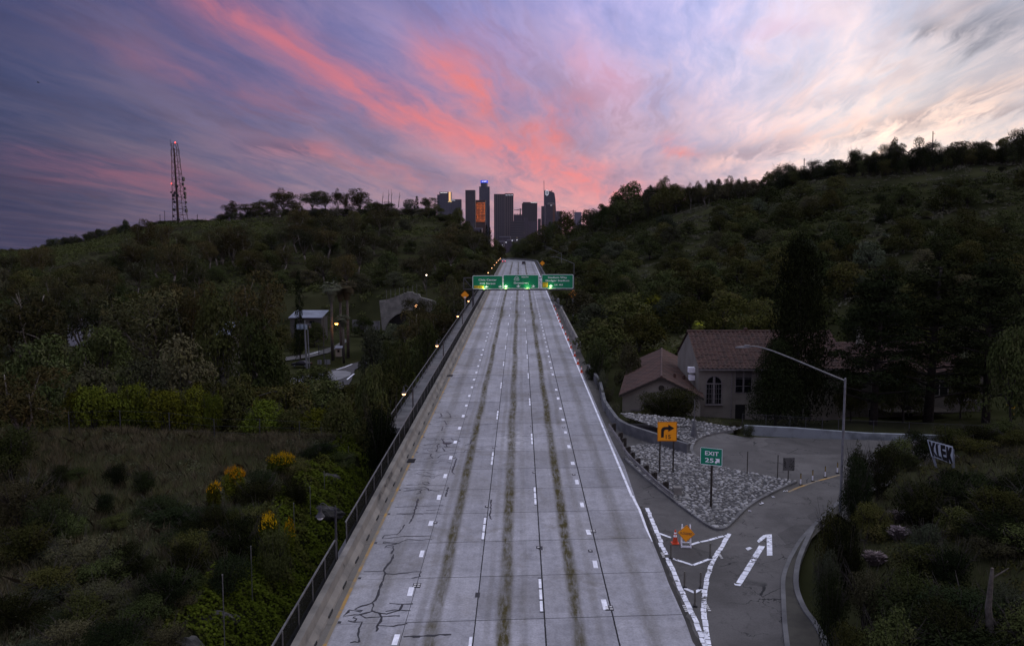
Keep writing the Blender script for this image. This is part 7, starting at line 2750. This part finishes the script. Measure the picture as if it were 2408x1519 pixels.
at_px('oak', 738, 757, 234, 56, 'dark tree before the right end of the pale flat roof')
at_px('oak', 988, 722, 262, 56, 'tree at the right shoulder of the tunnel portal')
at_px('palm', 779, 655, 205, 54, 'fan palm standing left of a pair beside the orange lamp', 'palm', 'fan palms by the tunnel road', name='palm_tree')
at_px('palm', 815, 652, 210, 56, 'fan palm right of the pair, its crown hanging lowest', 'palm', 'fan palms by the tunnel road', name='palm_tree')
at_px('palm', 800, 660, 214, 50, 'fan palm behind the other two with its crown between theirs', 'palm', 'fan palms by the tunnel road', name='palm_tree')
at_px('palm', 806, 735, 200, 40, 'shorter fan palm in front of the tall palm trunks', 'palm', 'fan palms by the tunnel road', name='palm_tree')
at_px('darkbush', 893, 955, 70, 90, 'black bush leaning on the fence below the first lit lamp', 'bush')
for X, Y, d_, w, k, lab in ((880, 850, 78, 100, 'oak', 'big dark bush crown left of the nearest lit lamp'), (915, 880, 90, 110, 'oak', 'largest dark tree crowding the fence above the unlit lamp'), (800, 930, 74, 100, 'oak', 'dark tree over the near end of the lower street'),
                            (950, 800, 104, 80, 'oak', 'dark tree between the tunnel and the walkway lamps'), (930, 905, 90, 70, 'lime', 'yellow-green crown by the second lit lamp'), (1000, 745, 150, 70, 'oak', 'dark crown under the third lit lamp'),
                            (880, 770, 160, 70, 'olive', 'scrubby grey tree right of the booth'), (965, 760, 200, 80, 'oak', 'leafy mass hiding the right side of the tunnel arch'), (1040, 700, 196, 66, 'oak', 'dark tree behind the left warning diamond'),
                            (1060, 650, 215, 60, 'euc', 'pale-stemmed tree just left of the gantry'), (915, 800, 135, 70, 'oak', 'dark tree right of the white streak of rock'), (765, 880, 150, 40, 'olive', 'small grey tree on the traffic island edge'),
                            (690, 958, 88, 90, 'oak', 'dark crown just above the wire fence near the lower street'), (620, 945, 90, 100, 'lime', 'greenish crown beneath the lowest orange lamp'),
                            (850, 992, 84, 100, 'darkbush', 'black bush against the fence above the ivy bank')):
    at_px(k, X, Y, d_, w, lab)
for i, (X, Y, w) in enumerate(((215, 905, 80), (270, 915, 90), (330, 920, 100), (390, 915, 90), (440, 905, 70), (480, 895, 56), (180, 918, 60), (300, 895, 70), (410, 935, 70), (498, 925, 50))):
    at_px('lime', X, Y, 84 + 2 * (i % 3), w, 'yellow-green leafy shrub in the row behind the grass mound', 'shrub', 'yellow-green shrubs behind the mound')

# ---- right, around the buildings
at_px('big_conifer', 1885, 562, 84, 150, 'huge dark conifer covering the right half of the tile-roofed house', rot=0.4)
at_px('big_conifer', 1830, 800, 82, 130, 'lower dark skirted conifer left of the huge one', rot=1.4)
at_px('pine', 2068, 640, 82, 200, 'tall pine with a thick leaning trunk before the long wing', variant=0)
at_px('pine', 2200, 620, 84, 220, 'broad pine spreading over the chimneys of the long wing', variant=1)
at_px('pine', 2340, 600, 80, 200, 'tall dark pine at the right edge beyond the turn sign', variant=0)
at_px('oak', 2130, 852, 86, 110, 'dark leafy tree hiding the middle of the long wing')
at_px('oak', 2265, 838, 87, 90, 'dark leafy tree at the right end of the long wing')
at_px('oak', 2005, 868, 85, 80, 'dark leafy tree between the huge conifer and the leaning pine')
at_px('oak', 2390, 760, 74, 120, 'dark leafy tree at the right edge above the yellow turn sign')
at_px('oak', 1420, 745, 118, 150, 'large rounded bush tree between the freeway and the small hall', variant=1)
at_px('oak', 1505, 735, 130, 130, 'rounded tree behind the roof of the small hall', variant=2)
at_px('oak', 1470, 690, 150, 130, 'mid-green tree above the rounded bush trees beside the freeway', variant=0)
at_px('lime', 1530, 690, 165, 110, 'green-topped tree in the clump left of the lit palm')
at_px('oak', 1700, 678, 150, 130, 'domed green tree behind the tile roof', variant=3)
at_px('oak', 1412, 790, 110, 76, 'dark bush pressed against the freeway barrier', variant=2)
at_px('olive', 1480, 812, 104, 60, 'greyish feathery sapling left of the small hall roof')
at_px('darkbush', 1400, 838, 98, 44, 'black bush bulging through the gap in the right barrier', 'bush')
at_px('oak', 1600, 710, 160, 110, 'dark tree behind the lit palm', variant=1)
at_px('bush', 1545, 922, 82, 90, 'clipped dark shrub before the gable wall, left of two', 'shrub')
at_px('bush', 1600, 912, 81, 100, 'clipped dark shrub before the gable wall, right of two', 'shrub')
at_px('darkbush', 1575, 935, 79, 120, 'low dark shrub spreading in front of the two clipped ones', 'shrub')
for i, (X, Y, w, d_) in enumerate(((1500, 968, 60, 78), (1540, 975, 60, 77), (1635, 975, 70, 77), (1680, 985, 60, 77), (1465, 985, 40, 78), (1730, 985, 40, 74), (1760, 995, 30, 71), (1415, 870, 30, 92), (1428, 905, 34, 86), (1440, 945, 36, 80))):
    at_px('brush', X, Y, d_, w, 'pale dry tuft of brush at the foot of the concrete wall and hall', 'shrub', 'dry brush below the hall')
for i, (X, Y, w, d_) in enumerate(((2020, 1045, 60, 53), (2070, 1055, 80, 52), (2110, 1030, 90, 60), (2170, 1020, 90, 64), (2240, 1005, 90, 68), (2300, 1000, 90, 68), (2360, 985, 90, 70), (2030, 1085, 70, 48), (2390, 1010, 80, 66), (2140, 1080, 60, 56), (2290, 1030, 90, 60), (2010, 1120, 60, 45))):
    at_px(('bush', 'darkbush')[i % 2], X, Y, d_, w, 'dark green bush in the hedge behind the tagged board', 'bush', 'bushes on the right bank')
for i, (X, Y, w, d_) in enumerate(((1960, 1190, 80, 42), (2000, 1240, 90, 39), (1945, 1290, 70, 37), (2050, 1180, 90, 43), (1960, 1360, 80, 34), (2040, 1330, 110, 35), (2150, 1350, 140, 34), (2240, 1290, 130, 36), (2340, 1250, 130, 38), (2100, 1440, 150, 31), (2250, 1430, 150, 31), (2380, 1380, 140, 32), (2000, 1470, 100, 31), (2390, 1190, 90, 41), (2180, 1220, 90, 39))):
    at_px(('bush', 'darkbush', 'brush')[i % 3], X, Y, d_, w, 'near-black scrub bush on the lower right bank', 'bush', 'scrub on the lower right bank')
for i in range(46):
    d_ = random.uniform(25, 60)
    x_ = -17.5 - random.random() ** 1.2 * (.66 * d_ - 17.5) if d_ > 30 else -17.5
    plant(('darkbush', 'bush', 'brush', 'darkbush')[i % 4], x_, d_, random.uniform(.3, .75), random.uniform(.4, .95), 'dull dark shrub in the thicket at the lower left', 'bush', 'thicket at the lower left')
for i in range(34):
    d_ = random.uniform(26, 47)
    xm = float(np.interp(d_, [18, 26, 32, 36, 40, 44, 50], [15.0, 16.0, 16.6, 17.4, 19.0, 20.6, 23]))
    x_ = xm + random.uniform(.2, 1) ** 1.6 * (.64 * d_ + 1 - xm)
    plant(('bush', 'darkbush', 'darkbush')[i % 3], x_, d_, random.uniform(.45, .85), random.uniform(.6, 1.05), 'near-black scrub bush on the lower right bank', 'bush', 'scrub on the lower right bank')
q = pd(2330, 1330, 30)
t = thing('dead_tree', 'pale broken tree stump with bare branches in the lower right corner', 'tree', (pd(2330, 1450, 31).x, 31, th1(pd(2330, 1450, 31).x, 31)))
g_ = (pd(2330, 1335, 31).z - t.location.z)
b = MB(); b.tube([(0, 0, -.4), (.05, 0, g_ * .3), (-.12, 0, g_ * .6), (-.05, 0, g_)], [.20, .17, .13, .06], 7); b.tube([(-.1, 0, g_ * .55), (.5, .1, g_ * .35), (.9, .2, g_ * .1)], [.07, .06, .03], 6); b.tube([(-.05, 0, g_ * .9), (.6, 0, g_ * 1.0)], [.04, .02], 5)
b.build('trunk', mat('dead_wood', (.15, .135, .11), .95, (.07, .06, .05), 4), t)
link_mesh('branches', bare_proto(77, 1.6, .7, 4), t)
# floodlit palm behind the hall
q = pd(1643, 764, 128)
t = plant('litpalm', q.x, 128, 1, 1, 'small palm top glowing yellow-green from a hidden lamp', 'palm', z=q.z)
t.scale = (.72, .72, .72)
l = bpy.data.lights.new('lamp_light', 'POINT'); l.energy = 900; l.color = (.95, 1.0, .12); l.shadow_soft_size = .3
lo = bpy.data.objects.new('lamp_light', l); COL.objects.link(lo); lo.parent = t; lo.location = (-.1, -2.2, .2)

# ---- flowering broom and shrubs on the mound, left foreground
def broom(X, Y, d_, wpx, label, fl=.5):
    p = pd(X, Y, d_)
    g = th1(p.x, d_)
    hgt, wd = max(p.z - g, 1.0), wpx / F * d_
    t = thing('broom_shrub', label, 'shrub', (p.x, d_, g))
    r = np.random.default_rng(int(X))
    bl, lb = [], []
    for i in range(10):
        a = 2 * PI * i * .618
        rr = wd * .5 * r.uniform(.1, .62)
        bl.append((Vector((rr * math.cos(a), rr * math.sin(a), hgt * r.uniform(.4, .68))), (wd * .2, wd * .2, hgt * .28)))
        lb.append(([Vector((0, 0, -.2)), Vector((rr * math.cos(a), rr * math.sin(a), hgt * .6))], .04, .01))
    link_mesh('stem', limb_mesh(lb, M['bark'], 'broom_stem', 5), t)
    link_mesh('foliage', np_mesh('broom_foliage', leaves(bl, 3600, .16, seed=int(Y)), 4, LM['lime']), t)
    n = int(430 * fl)
    a = r.uniform(0, 2 * PI, n)
    rr = wd * .5 * np.sqrt(r.random(n)) * .9
    px, py = rr * np.cos(a), rr * np.sin(a)
    pz = hgt * (.96 - .26 * (rr / (wd * .5)) ** 2) + r.normal(0, .05, n) * hgt
    k = (np.sin(px * 5 + X) * np.cos(py * 5) + .8 * px / wd + .5 * pz / hgt > .05) & (r.random(n) < .8)
    c = np.stack([px, py, pz], 1)[k]
    m_ = len(c)
    up = r.normal(0, .12, (m_, 3)) + [0, 0, .26]
    sd_ = r.normal(0, 1, (m_, 3)); sd_[:, 2] = 0; sd_ *= (.032 / np.linalg.norm(sd_, axis=1, keepdims=True))
    tag(link_mesh('flower', np_mesh('broom_flower', np.stack([c - sd_, c + up * .5 + sd_ * .4, c + up, c + sd_], 1).reshape(-1, 3), 4, LM['flower']), t), kind='stuff')

broom(660, 1068, 62, 78, 'broom bush capped with orange-yellow flowers, farthest and roundest', 1.3)
broom(550, 1100, 56, 62, 'broom bush with a tall yellow flower crown left of the roundest', 1.2)
broom(502, 1132, 54, 40, 'small broom bush with sparse yellow flowers at the left of the group', .4)
broom(628, 1208, 48, 50, 'broom bush with yellow flowers in the middle of the slope', .8)
broom(680, 1225, 49, 32, 'narrow broom bush with yellow flowers next to the ivy', .5)
for i, (X, Y, w, d_) in enumerate(((600, 1130, 110, 55), (690, 1080, 80, 62), (700, 1130, 70, 56), (610, 1180, 110, 50), (560, 1230, 110, 46), (640, 1240, 80, 46), (500, 1190, 90, 49), (450, 1250, 110, 45), (530, 1310, 110, 42), (420, 1330, 110, 41), (760, 1040, 80, 68), (800, 1060, 70, 68), (730, 1060, 60, 66))):
    at_px(('darkbush', 'bush')[i % 2], X, Y, d_, w, 'dark bush among the flowering broom on the slope', 'bush', 'bushes among the broom')
for i, (X, Y, w, d_) in enumerate(((40, 1120, 150, 50), (130, 1180, 130, 48), (60, 1230, 140, 45), (190, 1260, 130, 44), (300, 1290, 120, 43), (110, 1330, 150, 40), (230, 1370, 140, 39), (30, 1400, 150, 37), (340, 1400, 120, 38), (160, 1450, 140, 35), (280, 1470, 130, 35), (20, 1010, 120, 60), (390, 1460, 100, 36))):
    at_px(('brush', 'darkbush', 'bush')[i % 3], X, Y, d_, w, 'dull dark shrub in the thicket at the lower left', 'bush', 'thicket at the lower left')

# ---- hillside woods: individuals spread over each slope
def in_view(x, y, z):
    v = CM.transposed() @ (Vector((x, y, z)) - Vector((0, 0, H)))
    if v.z >= 0: return None
    X, Y = 1204 + F * v.x / -v.z, 759.5 - F * v.y / -v.z
    return (X, Y) if -60 < X < 2470 and 0 < Y < 1580 else None


def below_ridge(x, y):
    v = in_view(x, y, th1(x, y) + 10.5)
    return bool(v) and v[1] > 600


def wood(n, xr, yr, kinds, sc, label, group, cat='tree', mind=5.0, ok=None, seed=1):
    r = np.random.default_rng(seed)
    pts = []
    tries = 0
    while len(pts) < n and tries < n * 60:
        tries += 1
        y = r.uniform(*yr)
        x = r.uniform(*xr)
        if ok and not ok(x, y): continue
        if any((x - a) ** 2 + (y - c_) ** 2 < mind ** 2 for a, c_ in pts): continue
        z = th1(x, y)
        if in_view(x, y, z + 4) is None: continue
        pts.append((x, y))
        k = kinds[int(r.integers(len(kinds)))]
        s = r.uniform(*sc)
        plant(k, x, y, s * r.uniform(.85, 1.15), s * r.uniform(.9, 1.2), label, cat, group, z=z)
    print(group, len(pts))


wood(165, (-260, -16), (215, 425), ['oak', 'olive', 'euc', 'oak', 'euc'], (.7, 1.15), 'bushy tree in the dense wood covering the left hillside', 'left hillside wood', mind=5.2, seed=3,
     ok=lambda x, y: x < -17 and (x > -.5 * y or below_ridge(x, y)) and (y < 365 or x > -110) and y < 405 and not (x > -60 and 330 < y < 430 and (x * 7 + y * 3) % 11 < 7) and not (x > -100 and y < 288) and not (-60 < x < -12 and y < 292))
wood(40, (-190, -94), (120, 250), ['euc', 'oak', 'olive'], (.6, .95), 'dull green tree in the woods of the left valley floor', 'left valley wood', mind=6.5, seed=4)
wood(20, (-48, -16), (90, 150), ['oak', 'oak', 'lime'], (.75, 1.05), 'dark tree in the belt between the bridge and the lower street', 'trees below the bridge', mind=6.0, seed=5, ok=lambda x, y: x > -50 + (y - 90) * .2)
wood(16, (-30, -15), (160, 250), ['oak', 'euc'], (.7, 1.0), 'dark tree in the strip beside the far walkway lamps', 'trees beside the far walkway', mind=6.0, seed=6)
wood(24, (-24, -14), (255, 440), ['oak', 'olive'], (.55, .9), 'dark tree along the left verge beyond the gantry', 'trees on the far left verge', mind=5.0, seed=7)
wood(92, (12, 130), (140, 300), ['oak', 'oak', 'olive'], (.6, 1.05), 'rounded dark tree scattered over the lower right hillside', 'lower right hillside trees', mind=6.0, seed=8, ok=lambda x, y: x < 40 + (y - 140) * .5 or y < 190)
wood(30, (12, 40), (190, 440), ['oak', 'darkbush'], (.6, 1.0), 'dark tree along the right verge beyond the gantry', 'trees on the far right verge', mind=5.5, seed=9)
wood(76, (50, 190), (180, 268), ['bush', 'darkbush', 'oak', 'brush'], (.6, 1.0), 'rounded scrub clump on the open upper right hillside', 'upper right hillside scrub', 'bush', mind=5.0, seed=12, ok=lambda x, y: x > 40 + (y - 140) * .3)
wood(34, (60, 140), (112, 170), ['oak', 'olive', 'oak'], (.6, .95), 'dark tree in the woods behind the long wing', 'woods behind the long wing', mind=7.0, seed=10)


# ---- ground-hugging growth nobody could count
def stuff_leaves(name, x, y, h, w, per, leaf, lm, seed, droop=0.0, aspect=.5, up=.5):
    r = np.random.default_rng(seed)
    z = th(x, y)
    n = len(x)
    idx = np.repeat(np.arange(n), per)
    m_ = len(idx)
    d = r.normal(0, 1, (m_, 3)); d /= np.linalg.norm(d, axis=1, keepdims=True)
    d[:, 2] = np.abs(d[:, 2])
    p = np.stack([x[idx], y[idx], z[idx] - .1], 1) + d * np.stack([w[idx], w[idx], h[idx]], 1) * (r.uniform(.6, 1.05, (m_, 1)))
    nrm = d + r.normal(0, .6, (m_, 3)) + [0, 0, up]
    nrm /= np.linalg.norm(nrm, axis=1, keepdims=True)
    a = np.cross(nrm, r.normal(0, 1, (m_, 3))); a /= np.linalg.norm(a, axis=1, keepdims=True)
    c = np.cross(nrm, a)
    s = leaf * r.uniform(.6, 1.4, (m_, 1))
    v = np.stack([p - a * s * .5, p + c * s * aspect * .5, p + a * s * .5, p - c * s * aspect * .5], 1).reshape(-1, 3)
    return tag(link_mesh(name, np_mesh(name, v, 4, LM[lm])), kind='stuff')


def cover(n, xr, yr, seed, ok):
    r = np.random.default_rng(seed)
    x, y = r.uniform(*xr, n), r.uniform(*yr, n)
    k = ok(x, y)
    return x[k], y[k], r


pat = lambda x, y: vnoise(x / 19, y / 23, 5)
X_, Y_, r = cover(9500, (-400, -14), (235, 560), 41, lambda x, y: (x < -14) & ~((x > -92) & (y < 280)) & (np.abs(x / y) < .72) & ((pat(x, y) > -.35) | (y > 430)))
stuff_leaves('hillside_brush', X_, Y_, r.uniform(.8, 2.6, len(X_)), r.uniform(1.2, 3.2, len(X_)), 46, .75, 'oak', 42)
X_, Y_, r = cover(4200, (-200, -14), (235, 480), 43, lambda x, y: (x < -14) & ~((x > -92) & (y < 280)) & (np.abs(x / y) < .72) & (pat(x, y) <= 0.0))
stuff_leaves('hillside_scrub', X_, Y_, r.uniform(.5, 1.3, len(X_)), r.uniform(.9, 2.2, len(X_)), 40, .6, 'dry', 44)
X_, Y_, r = cover(12000, (12, 230), (120, 470), 45, lambda x, y: (x > 12) & (np.abs(x / y) < .72) & (pat(x, y) > -.3) & ~((y < 118) & (x < 60)))
stuff_leaves('hillside_brush', X_, Y_, r.uniform(.7, 2.3, len(X_)), r.uniform(1.1, 2.9, len(X_)), 46, .7, 'oak', 46)
X_, Y_, r = cover(6000, (12, 230), (130, 470), 47, lambda x, y: (x > 12) & (np.abs(x / y) < .72) & (pat(x, y) <= .05))
stuff_leaves('hillside_scrub', X_, Y_, r.uniform(.5, 1.2, len(X_)), r.uniform(.9, 2.2, len(X_)), 40, .6, 'dry', 48)
X_, Y_, r = cover(3200, (-170, -16), (86, 275), 49, lambda x, y: (np.abs(x / y) < .78) & ~((x > -92) & (x < -33) & (y > 140) & (y < 276)) & (x < -14))
stuff_leaves('valley_undergrowth', X_, Y_, r.uniform(.6, 2.0, len(X_)), r.uniform(1.0, 2.4, len(X_)), 60, .5, 'oak', 50)
X_, Y_, r = cover(700, (-92, -34), (175, 278), 51, lambda x, y: (y > 262) | (x < -80))
stuff_leaves('valley_undergrowth', X_, Y_, r.uniform(.3, .8, len(X_)), r.uniform(.8, 1.6, len(X_)), 50, .4, 'olive', 52)


def blades(name, x, y, hgt, wid, lm, seed, lean=.35, n_per=1):
    r = np.random.default_rng(seed)
    x, y = np.repeat(x, n_per), np.repeat(y, n_per)
    if n_per > 1:
        x, y = x + r.normal(0, .14, len(x)), y + r.normal(0, .14, len(y))
    z = th(x, y)
    n = len(x)
    h = hgt * r.uniform(.5, 1.3, n)
    a = r.uniform(0, 2 * PI, n)
    dx, dy = np.cos(a) * wid, np.sin(a) * wid
    lx, ly = r.normal(0, lean, n) * h, r.normal(0, lean, n) * h
    p = np.stack([x, y, z - .05], 1)
    s = np.stack([dx, dy, np.zeros(n)], 1)
    mid = p + np.stack([lx * .35, ly * .35, h * .6], 1)
    tip = p + np.stack([lx, ly, h], 1)
    v = np.stack([p - s, p + s, mid + s * .7, tip, mid - s * .7], 1).reshape(-1, 3)
    return tag(link_mesh(name, np_mesh(name, v, 5, LM[lm])), kind='stuff')


X_, Y_, r = cover(110000, (-62, -16.2), (20, 86), 61, lambda x, y: (np.abs(x / y) < .74) & (x < -16))
blades('mound_grass', X_, Y_, .50 , .012, 'grass', 62)
cxs, cys = rng.uniform(-60, -17.5, 800), rng.uniform(24, 82, 800)
kk = np.abs(cxs / cys) < .74
cxs, cys = np.repeat(cxs[kk], 55), np.repeat(cys[kk], 55)
blades('mound_tufts', cxs + rng.normal(0, .22, len(cxs)), cys + rng.normal(0, .22, len(cys)), .85, .010, 'grass', 73, lean=.42)
X_, Y_, r = cover(2600, (-62, -17), (22, 80), 63, lambda x, y: (np.abs(x / y) < .74) & (vnoise(x / 4, y / 4, 3) > .0))
stuff_leaves('mound_weeds', X_, Y_, r.uniform(.2, .7, len(X_)), r.uniform(.3, .9, len(X_)), 46, .16, 'olive', 64)
X_, Y_, r = cover(52000, (14, 52), (18, 72), 65, lambda x, y: (x > np.interp(y, [18, 30, 36, 44, 50, 56, 64, 70], [14.2, 15.2, 15.6, 18.5, 21.5, 26, 37.5, 38])) & (np.abs(x / y) < .74))
blades('bank_grass', X_, Y_, .5, .013, 'grass', 66)
X_, Y_, r = cover(900, (14.5, 45), (20, 70), 67, lambda x, y: (x > np.interp(y, [18, 30, 36, 44, 50, 56, 64, 70], [14.6, 15.7, 16.2, 19, 22, 27, 38, 39])) & (np.abs(x / y) < .74))
stuff_leaves('bank_weeds', X_, Y_, r.uniform(.2, .6, len(X_)), r.uniform(.3, .8, len(X_)), 50, .16, 'oak', 68)
# pale fountain-grass tussocks on the right bank
def tussock(X, Y, d_, wpx, label, group):
    p = pd(X, Y, d_)
    g = th1(p.x, d_)
    r = np.random.default_rng(int(X * 3 + Y))
    n = 900
    k = wpx / F * d_
    a = r.uniform(0, 2 * PI, n)
    rr = .16 * k * np.sqrt(r.random(n))
    b0 = np.stack([np.cos(a) * rr, np.sin(a) * rr, np.full(n, -.1)], 1)
    el = r.uniform(.75, 1.5, n)
    L_ = r.uniform(.5, .95, n) * max(.75 * k, .8)
    tip = b0 + np.stack([np.cos(a) * np.cos(el) * L_, np.sin(a) * np.cos(el) * L_, np.sin(el) * L_], 1)
    s = np.stack([-np.sin(a), np.cos(a), np.zeros(n)], 1) * .013
    mid = b0 * .45 + tip * .55 + [0, 0, .12]
    v = np.stack([b0 - s, b0 + s, mid + s, tip, mid - s], 1)
    # feathery heads
    q = tip[:320]
    e = np.stack([np.cos(a[:320]), np.sin(a[:320]), np.full(320, .35)], 1) * .13
    w = np.cross(e, r.normal(0, 1, (320, 3))); w *= .035 / np.linalg.norm(w, axis=1, keepdims=True)
    v = np.concatenate([v, np.stack([q - e - w * .2, q - w, q + e, q + w, q - e + w * .2], 1)]).reshape(-1, 3)
    o = link_mesh('grass_tussock', np_mesh('grass_tussock', v, 5, LM['plume']))
    o.location = (p.x, d_, g)
    tag(o, label, 'grass tussock', group)
for X, Y, d_, w, lab in ((2120, 1140, 46, 70, 'pale rounded grass tussock highest on the right bank, left of the tagged board'), (2150, 1165, 45, 60, 'pale grass tussock just right of the highest one'), (2115, 1205, 42, 66, 'pale grass tussock below the highest one'), (2060, 1230, 40, 60, 'pale grass tussock lowest of the group near the curb')):
    tussock(X, Y, d_, w * .7, lab, 'tussocks on the right bank')

# ivy on the bank facing the bridge
r = np.random.default_rng(71)
n = 95000
x, y = r.uniform(-17.4, -11.0, n), r.uniform(22, 82, n)
k = (vnoise(x * .9, y * .35, 8) > -.95) & ~((x > -15.8) & (vnoise(x * .7, y * .22, 11) > 1.0))
x, y = x[k], y[k]
z = th(x, y)
e = .05
gxn = (th(x + e, y) - z) / e
nrm = np.stack([-gxn, np.zeros(len(x)), np.ones(len(x))], 1)
nrm /= np.linalg.norm(nrm, axis=1, keepdims=True)
p = np.stack([x, y, z], 1) + nrm * (r.uniform(.05, .3, (len(x), 1)) + .22 * (vnoise(x * 2, y * 2, 4)[:, None] + 1))
nn = nrm + r.normal(0, .6, p.shape) + [0, 0, .3]
nn /= np.linalg.norm(nn, axis=1, keepdims=True)
a = np.cross(nn, r.normal(0, 1, p.shape)); a /= np.linalg.norm(a, axis=1, keepdims=True)
c = np.cross(nn, a)
s = .085 * r.uniform(.6, 1.4, (len(x), 1))
tag(link_mesh('ivy', np_mesh('ivy', np.stack([p - a * s, p + c * s * .8, p + a * s, p - c * s * .8], 1).reshape(-1, 3), 4, LM['ivy'])), kind='stuff')

# rock outcrops and steel posts along the top of the bank
M['rock'] = mat('bank_rock', (.105, .10, .09), .95, (.045, .045, .042), 1.2, 8, bump=.6, bscale=4)
def rock(X, Y, d_, s, label):
    p = pd(X, Y, d_)
    bm = bmesh.new()
    bmesh.ops.create_icosphere(bm, subdivisions=3, radius=1)
    r = np.random.default_rng(int(X))
    for v in bm.verts:
        q = v.co
        k = 1 + .16 * math.sin(q.x * 3 + X) * math.cos(q.y * 4 + Y) + .08 * math.sin(q.z * 9 + q.x * 7) + .06 * math.sin(q.y * 17 + q.x * 13) + r.normal(0, .025)
        v.co = Vector((q.x * s[0] * k, q.y * s[1] * k, q.z * s[2] * k))
    me = bpy.data.meshes.new('rock')
    bm.to_mesh(me); bm.free()
    me.materials.append(M['rock'])
    o = link_mesh('rock', me)
    o.location = (p.x, d_, th1(p.x, d_) - s[2] * .25)
    o.rotation_euler = (r.uniform(-.3, .3), .7, r.uniform(0, 3))
    tag(o, label, 'rock')
rock(445, 1505, 37, (.9, .9, .6), 'grey rock outcrop at the bottom edge left of the ivy')
rock(505, 1425, 40, (.8, 1.1, .5), 'long grey rock outcrop beside the lower steel posts')
rock(745, 1165, 58, (.8, 1.9, .6), 'large bare rock face behind the unlit lamp')
rock(770, 1110, 64, (.6, 1.2, .5), 'bare rock above the large rock face')
rock(590, 1500, 36, (.8, 1.1, 1.2), 'bluish bare rock patch showing through the ivy at the bottom')
rock(690, 1415, 41, (.5, .9, .9), 'bluish bare rock strip between ivy and dark fence')
ZB = zoom(800, 1650, .61434)
for i, (x, y0, y1) in enumerate(((150, 1055, 1180), (333, 870, 950), (612, 590, 680), (718, 485, 582), (810, 385, 458), (968, 230, 300), (1042, 150, 228))):
    d_ = (37.5, 43, 52.5, 56, 61, 72, 77)[i]
    a, c = pd(*ZB(x, y1), d_), pd(*ZB(x, y0), d_)
    g = th1(a.x, d_)
    b = MB(); b.tube([(0, 0, -.2), (0, 0, max(c.z - g, 1.0))], .026, 6); b.lathe([(.05, max(c.z - g, 1.0)), (.02, max(c.z - g, 1.0) + .04)], 6)
    o = b.build('steel_post', M['rail'])
    o.location = (a.x, d_, g)
    tag(o, ['nearest', 'second', 'third', 'fourth', 'fifth', 'sixth', 'farthest'][i] + ' thin steel post along the top of the ivy bank', 'post', 'steel posts on the bank')
# wire fence behind the mound
root = thing('wire_fence', 'slack wire fence on slim posts behind the grassy mound', 'fence', tuple(pd(285, 1055, 80)))
o0 = root.location.copy()
FPX = ((165, 968, 1050), (285, 965, 1045), (500 - 100, 970, 1045), (505, 985, 1048), (612, 985, 1045), (705, 1000, 1040), (756, 1000, 1035), (800, 1003, 1042))
P = []
for X, y0, y1 in FPX:
    a, c = pd(X, y1, 80), pd(X, y0, 80)
    g = th1(a.x, 80)
    P.append((a.x - o0.x, g - o0.z, max(c.z - g, 1.8)))
    b = MB(); b.tube([(0, 0, -.2), (0, 0, P[-1][2])], .045, 6); b.build('post', M['darksteel'], root).location = (P[-1][0], 0, P[-1][1])
b = MB()
for i in range(len(P) - 1):
    for f in (.98, .6, .25):
        b.bar((P[i][0], 0, P[i][1] + P[i][2] * f), (P[i + 1][0], 0, P[i + 1][1] + P[i + 1][2] * f), .014)
b.build('wire', M['darksteel'], root)

# ------------------------------------------------------------------ evening haze over the basin
b = MB()
b.prism([(-1500, -60, -26), (1500, -60, -26), (1500, 4200, -26), (-1500, 4200, -26)], (0, 0, 360))
hm = bpy.data.materials.new('evening_air')
hm.use_nodes = True
hn = hm.node_tree
hn.nodes.clear()
vo = hn.nodes.new('ShaderNodeVolumePrincipled')
vo.inputs['Color'].default_value = (.86, .84, .90, 1)
vo.inputs['Density'].default_value = 0.000010
vo.inputs['Anisotropy'].default_value = 0.2
ho = hn.nodes.new('ShaderNodeOutputMaterial')
hn.links.new(vo.outputs[0], ho.inputs['Volume'])
tag(b.build('haze', hm), kind='stuff')
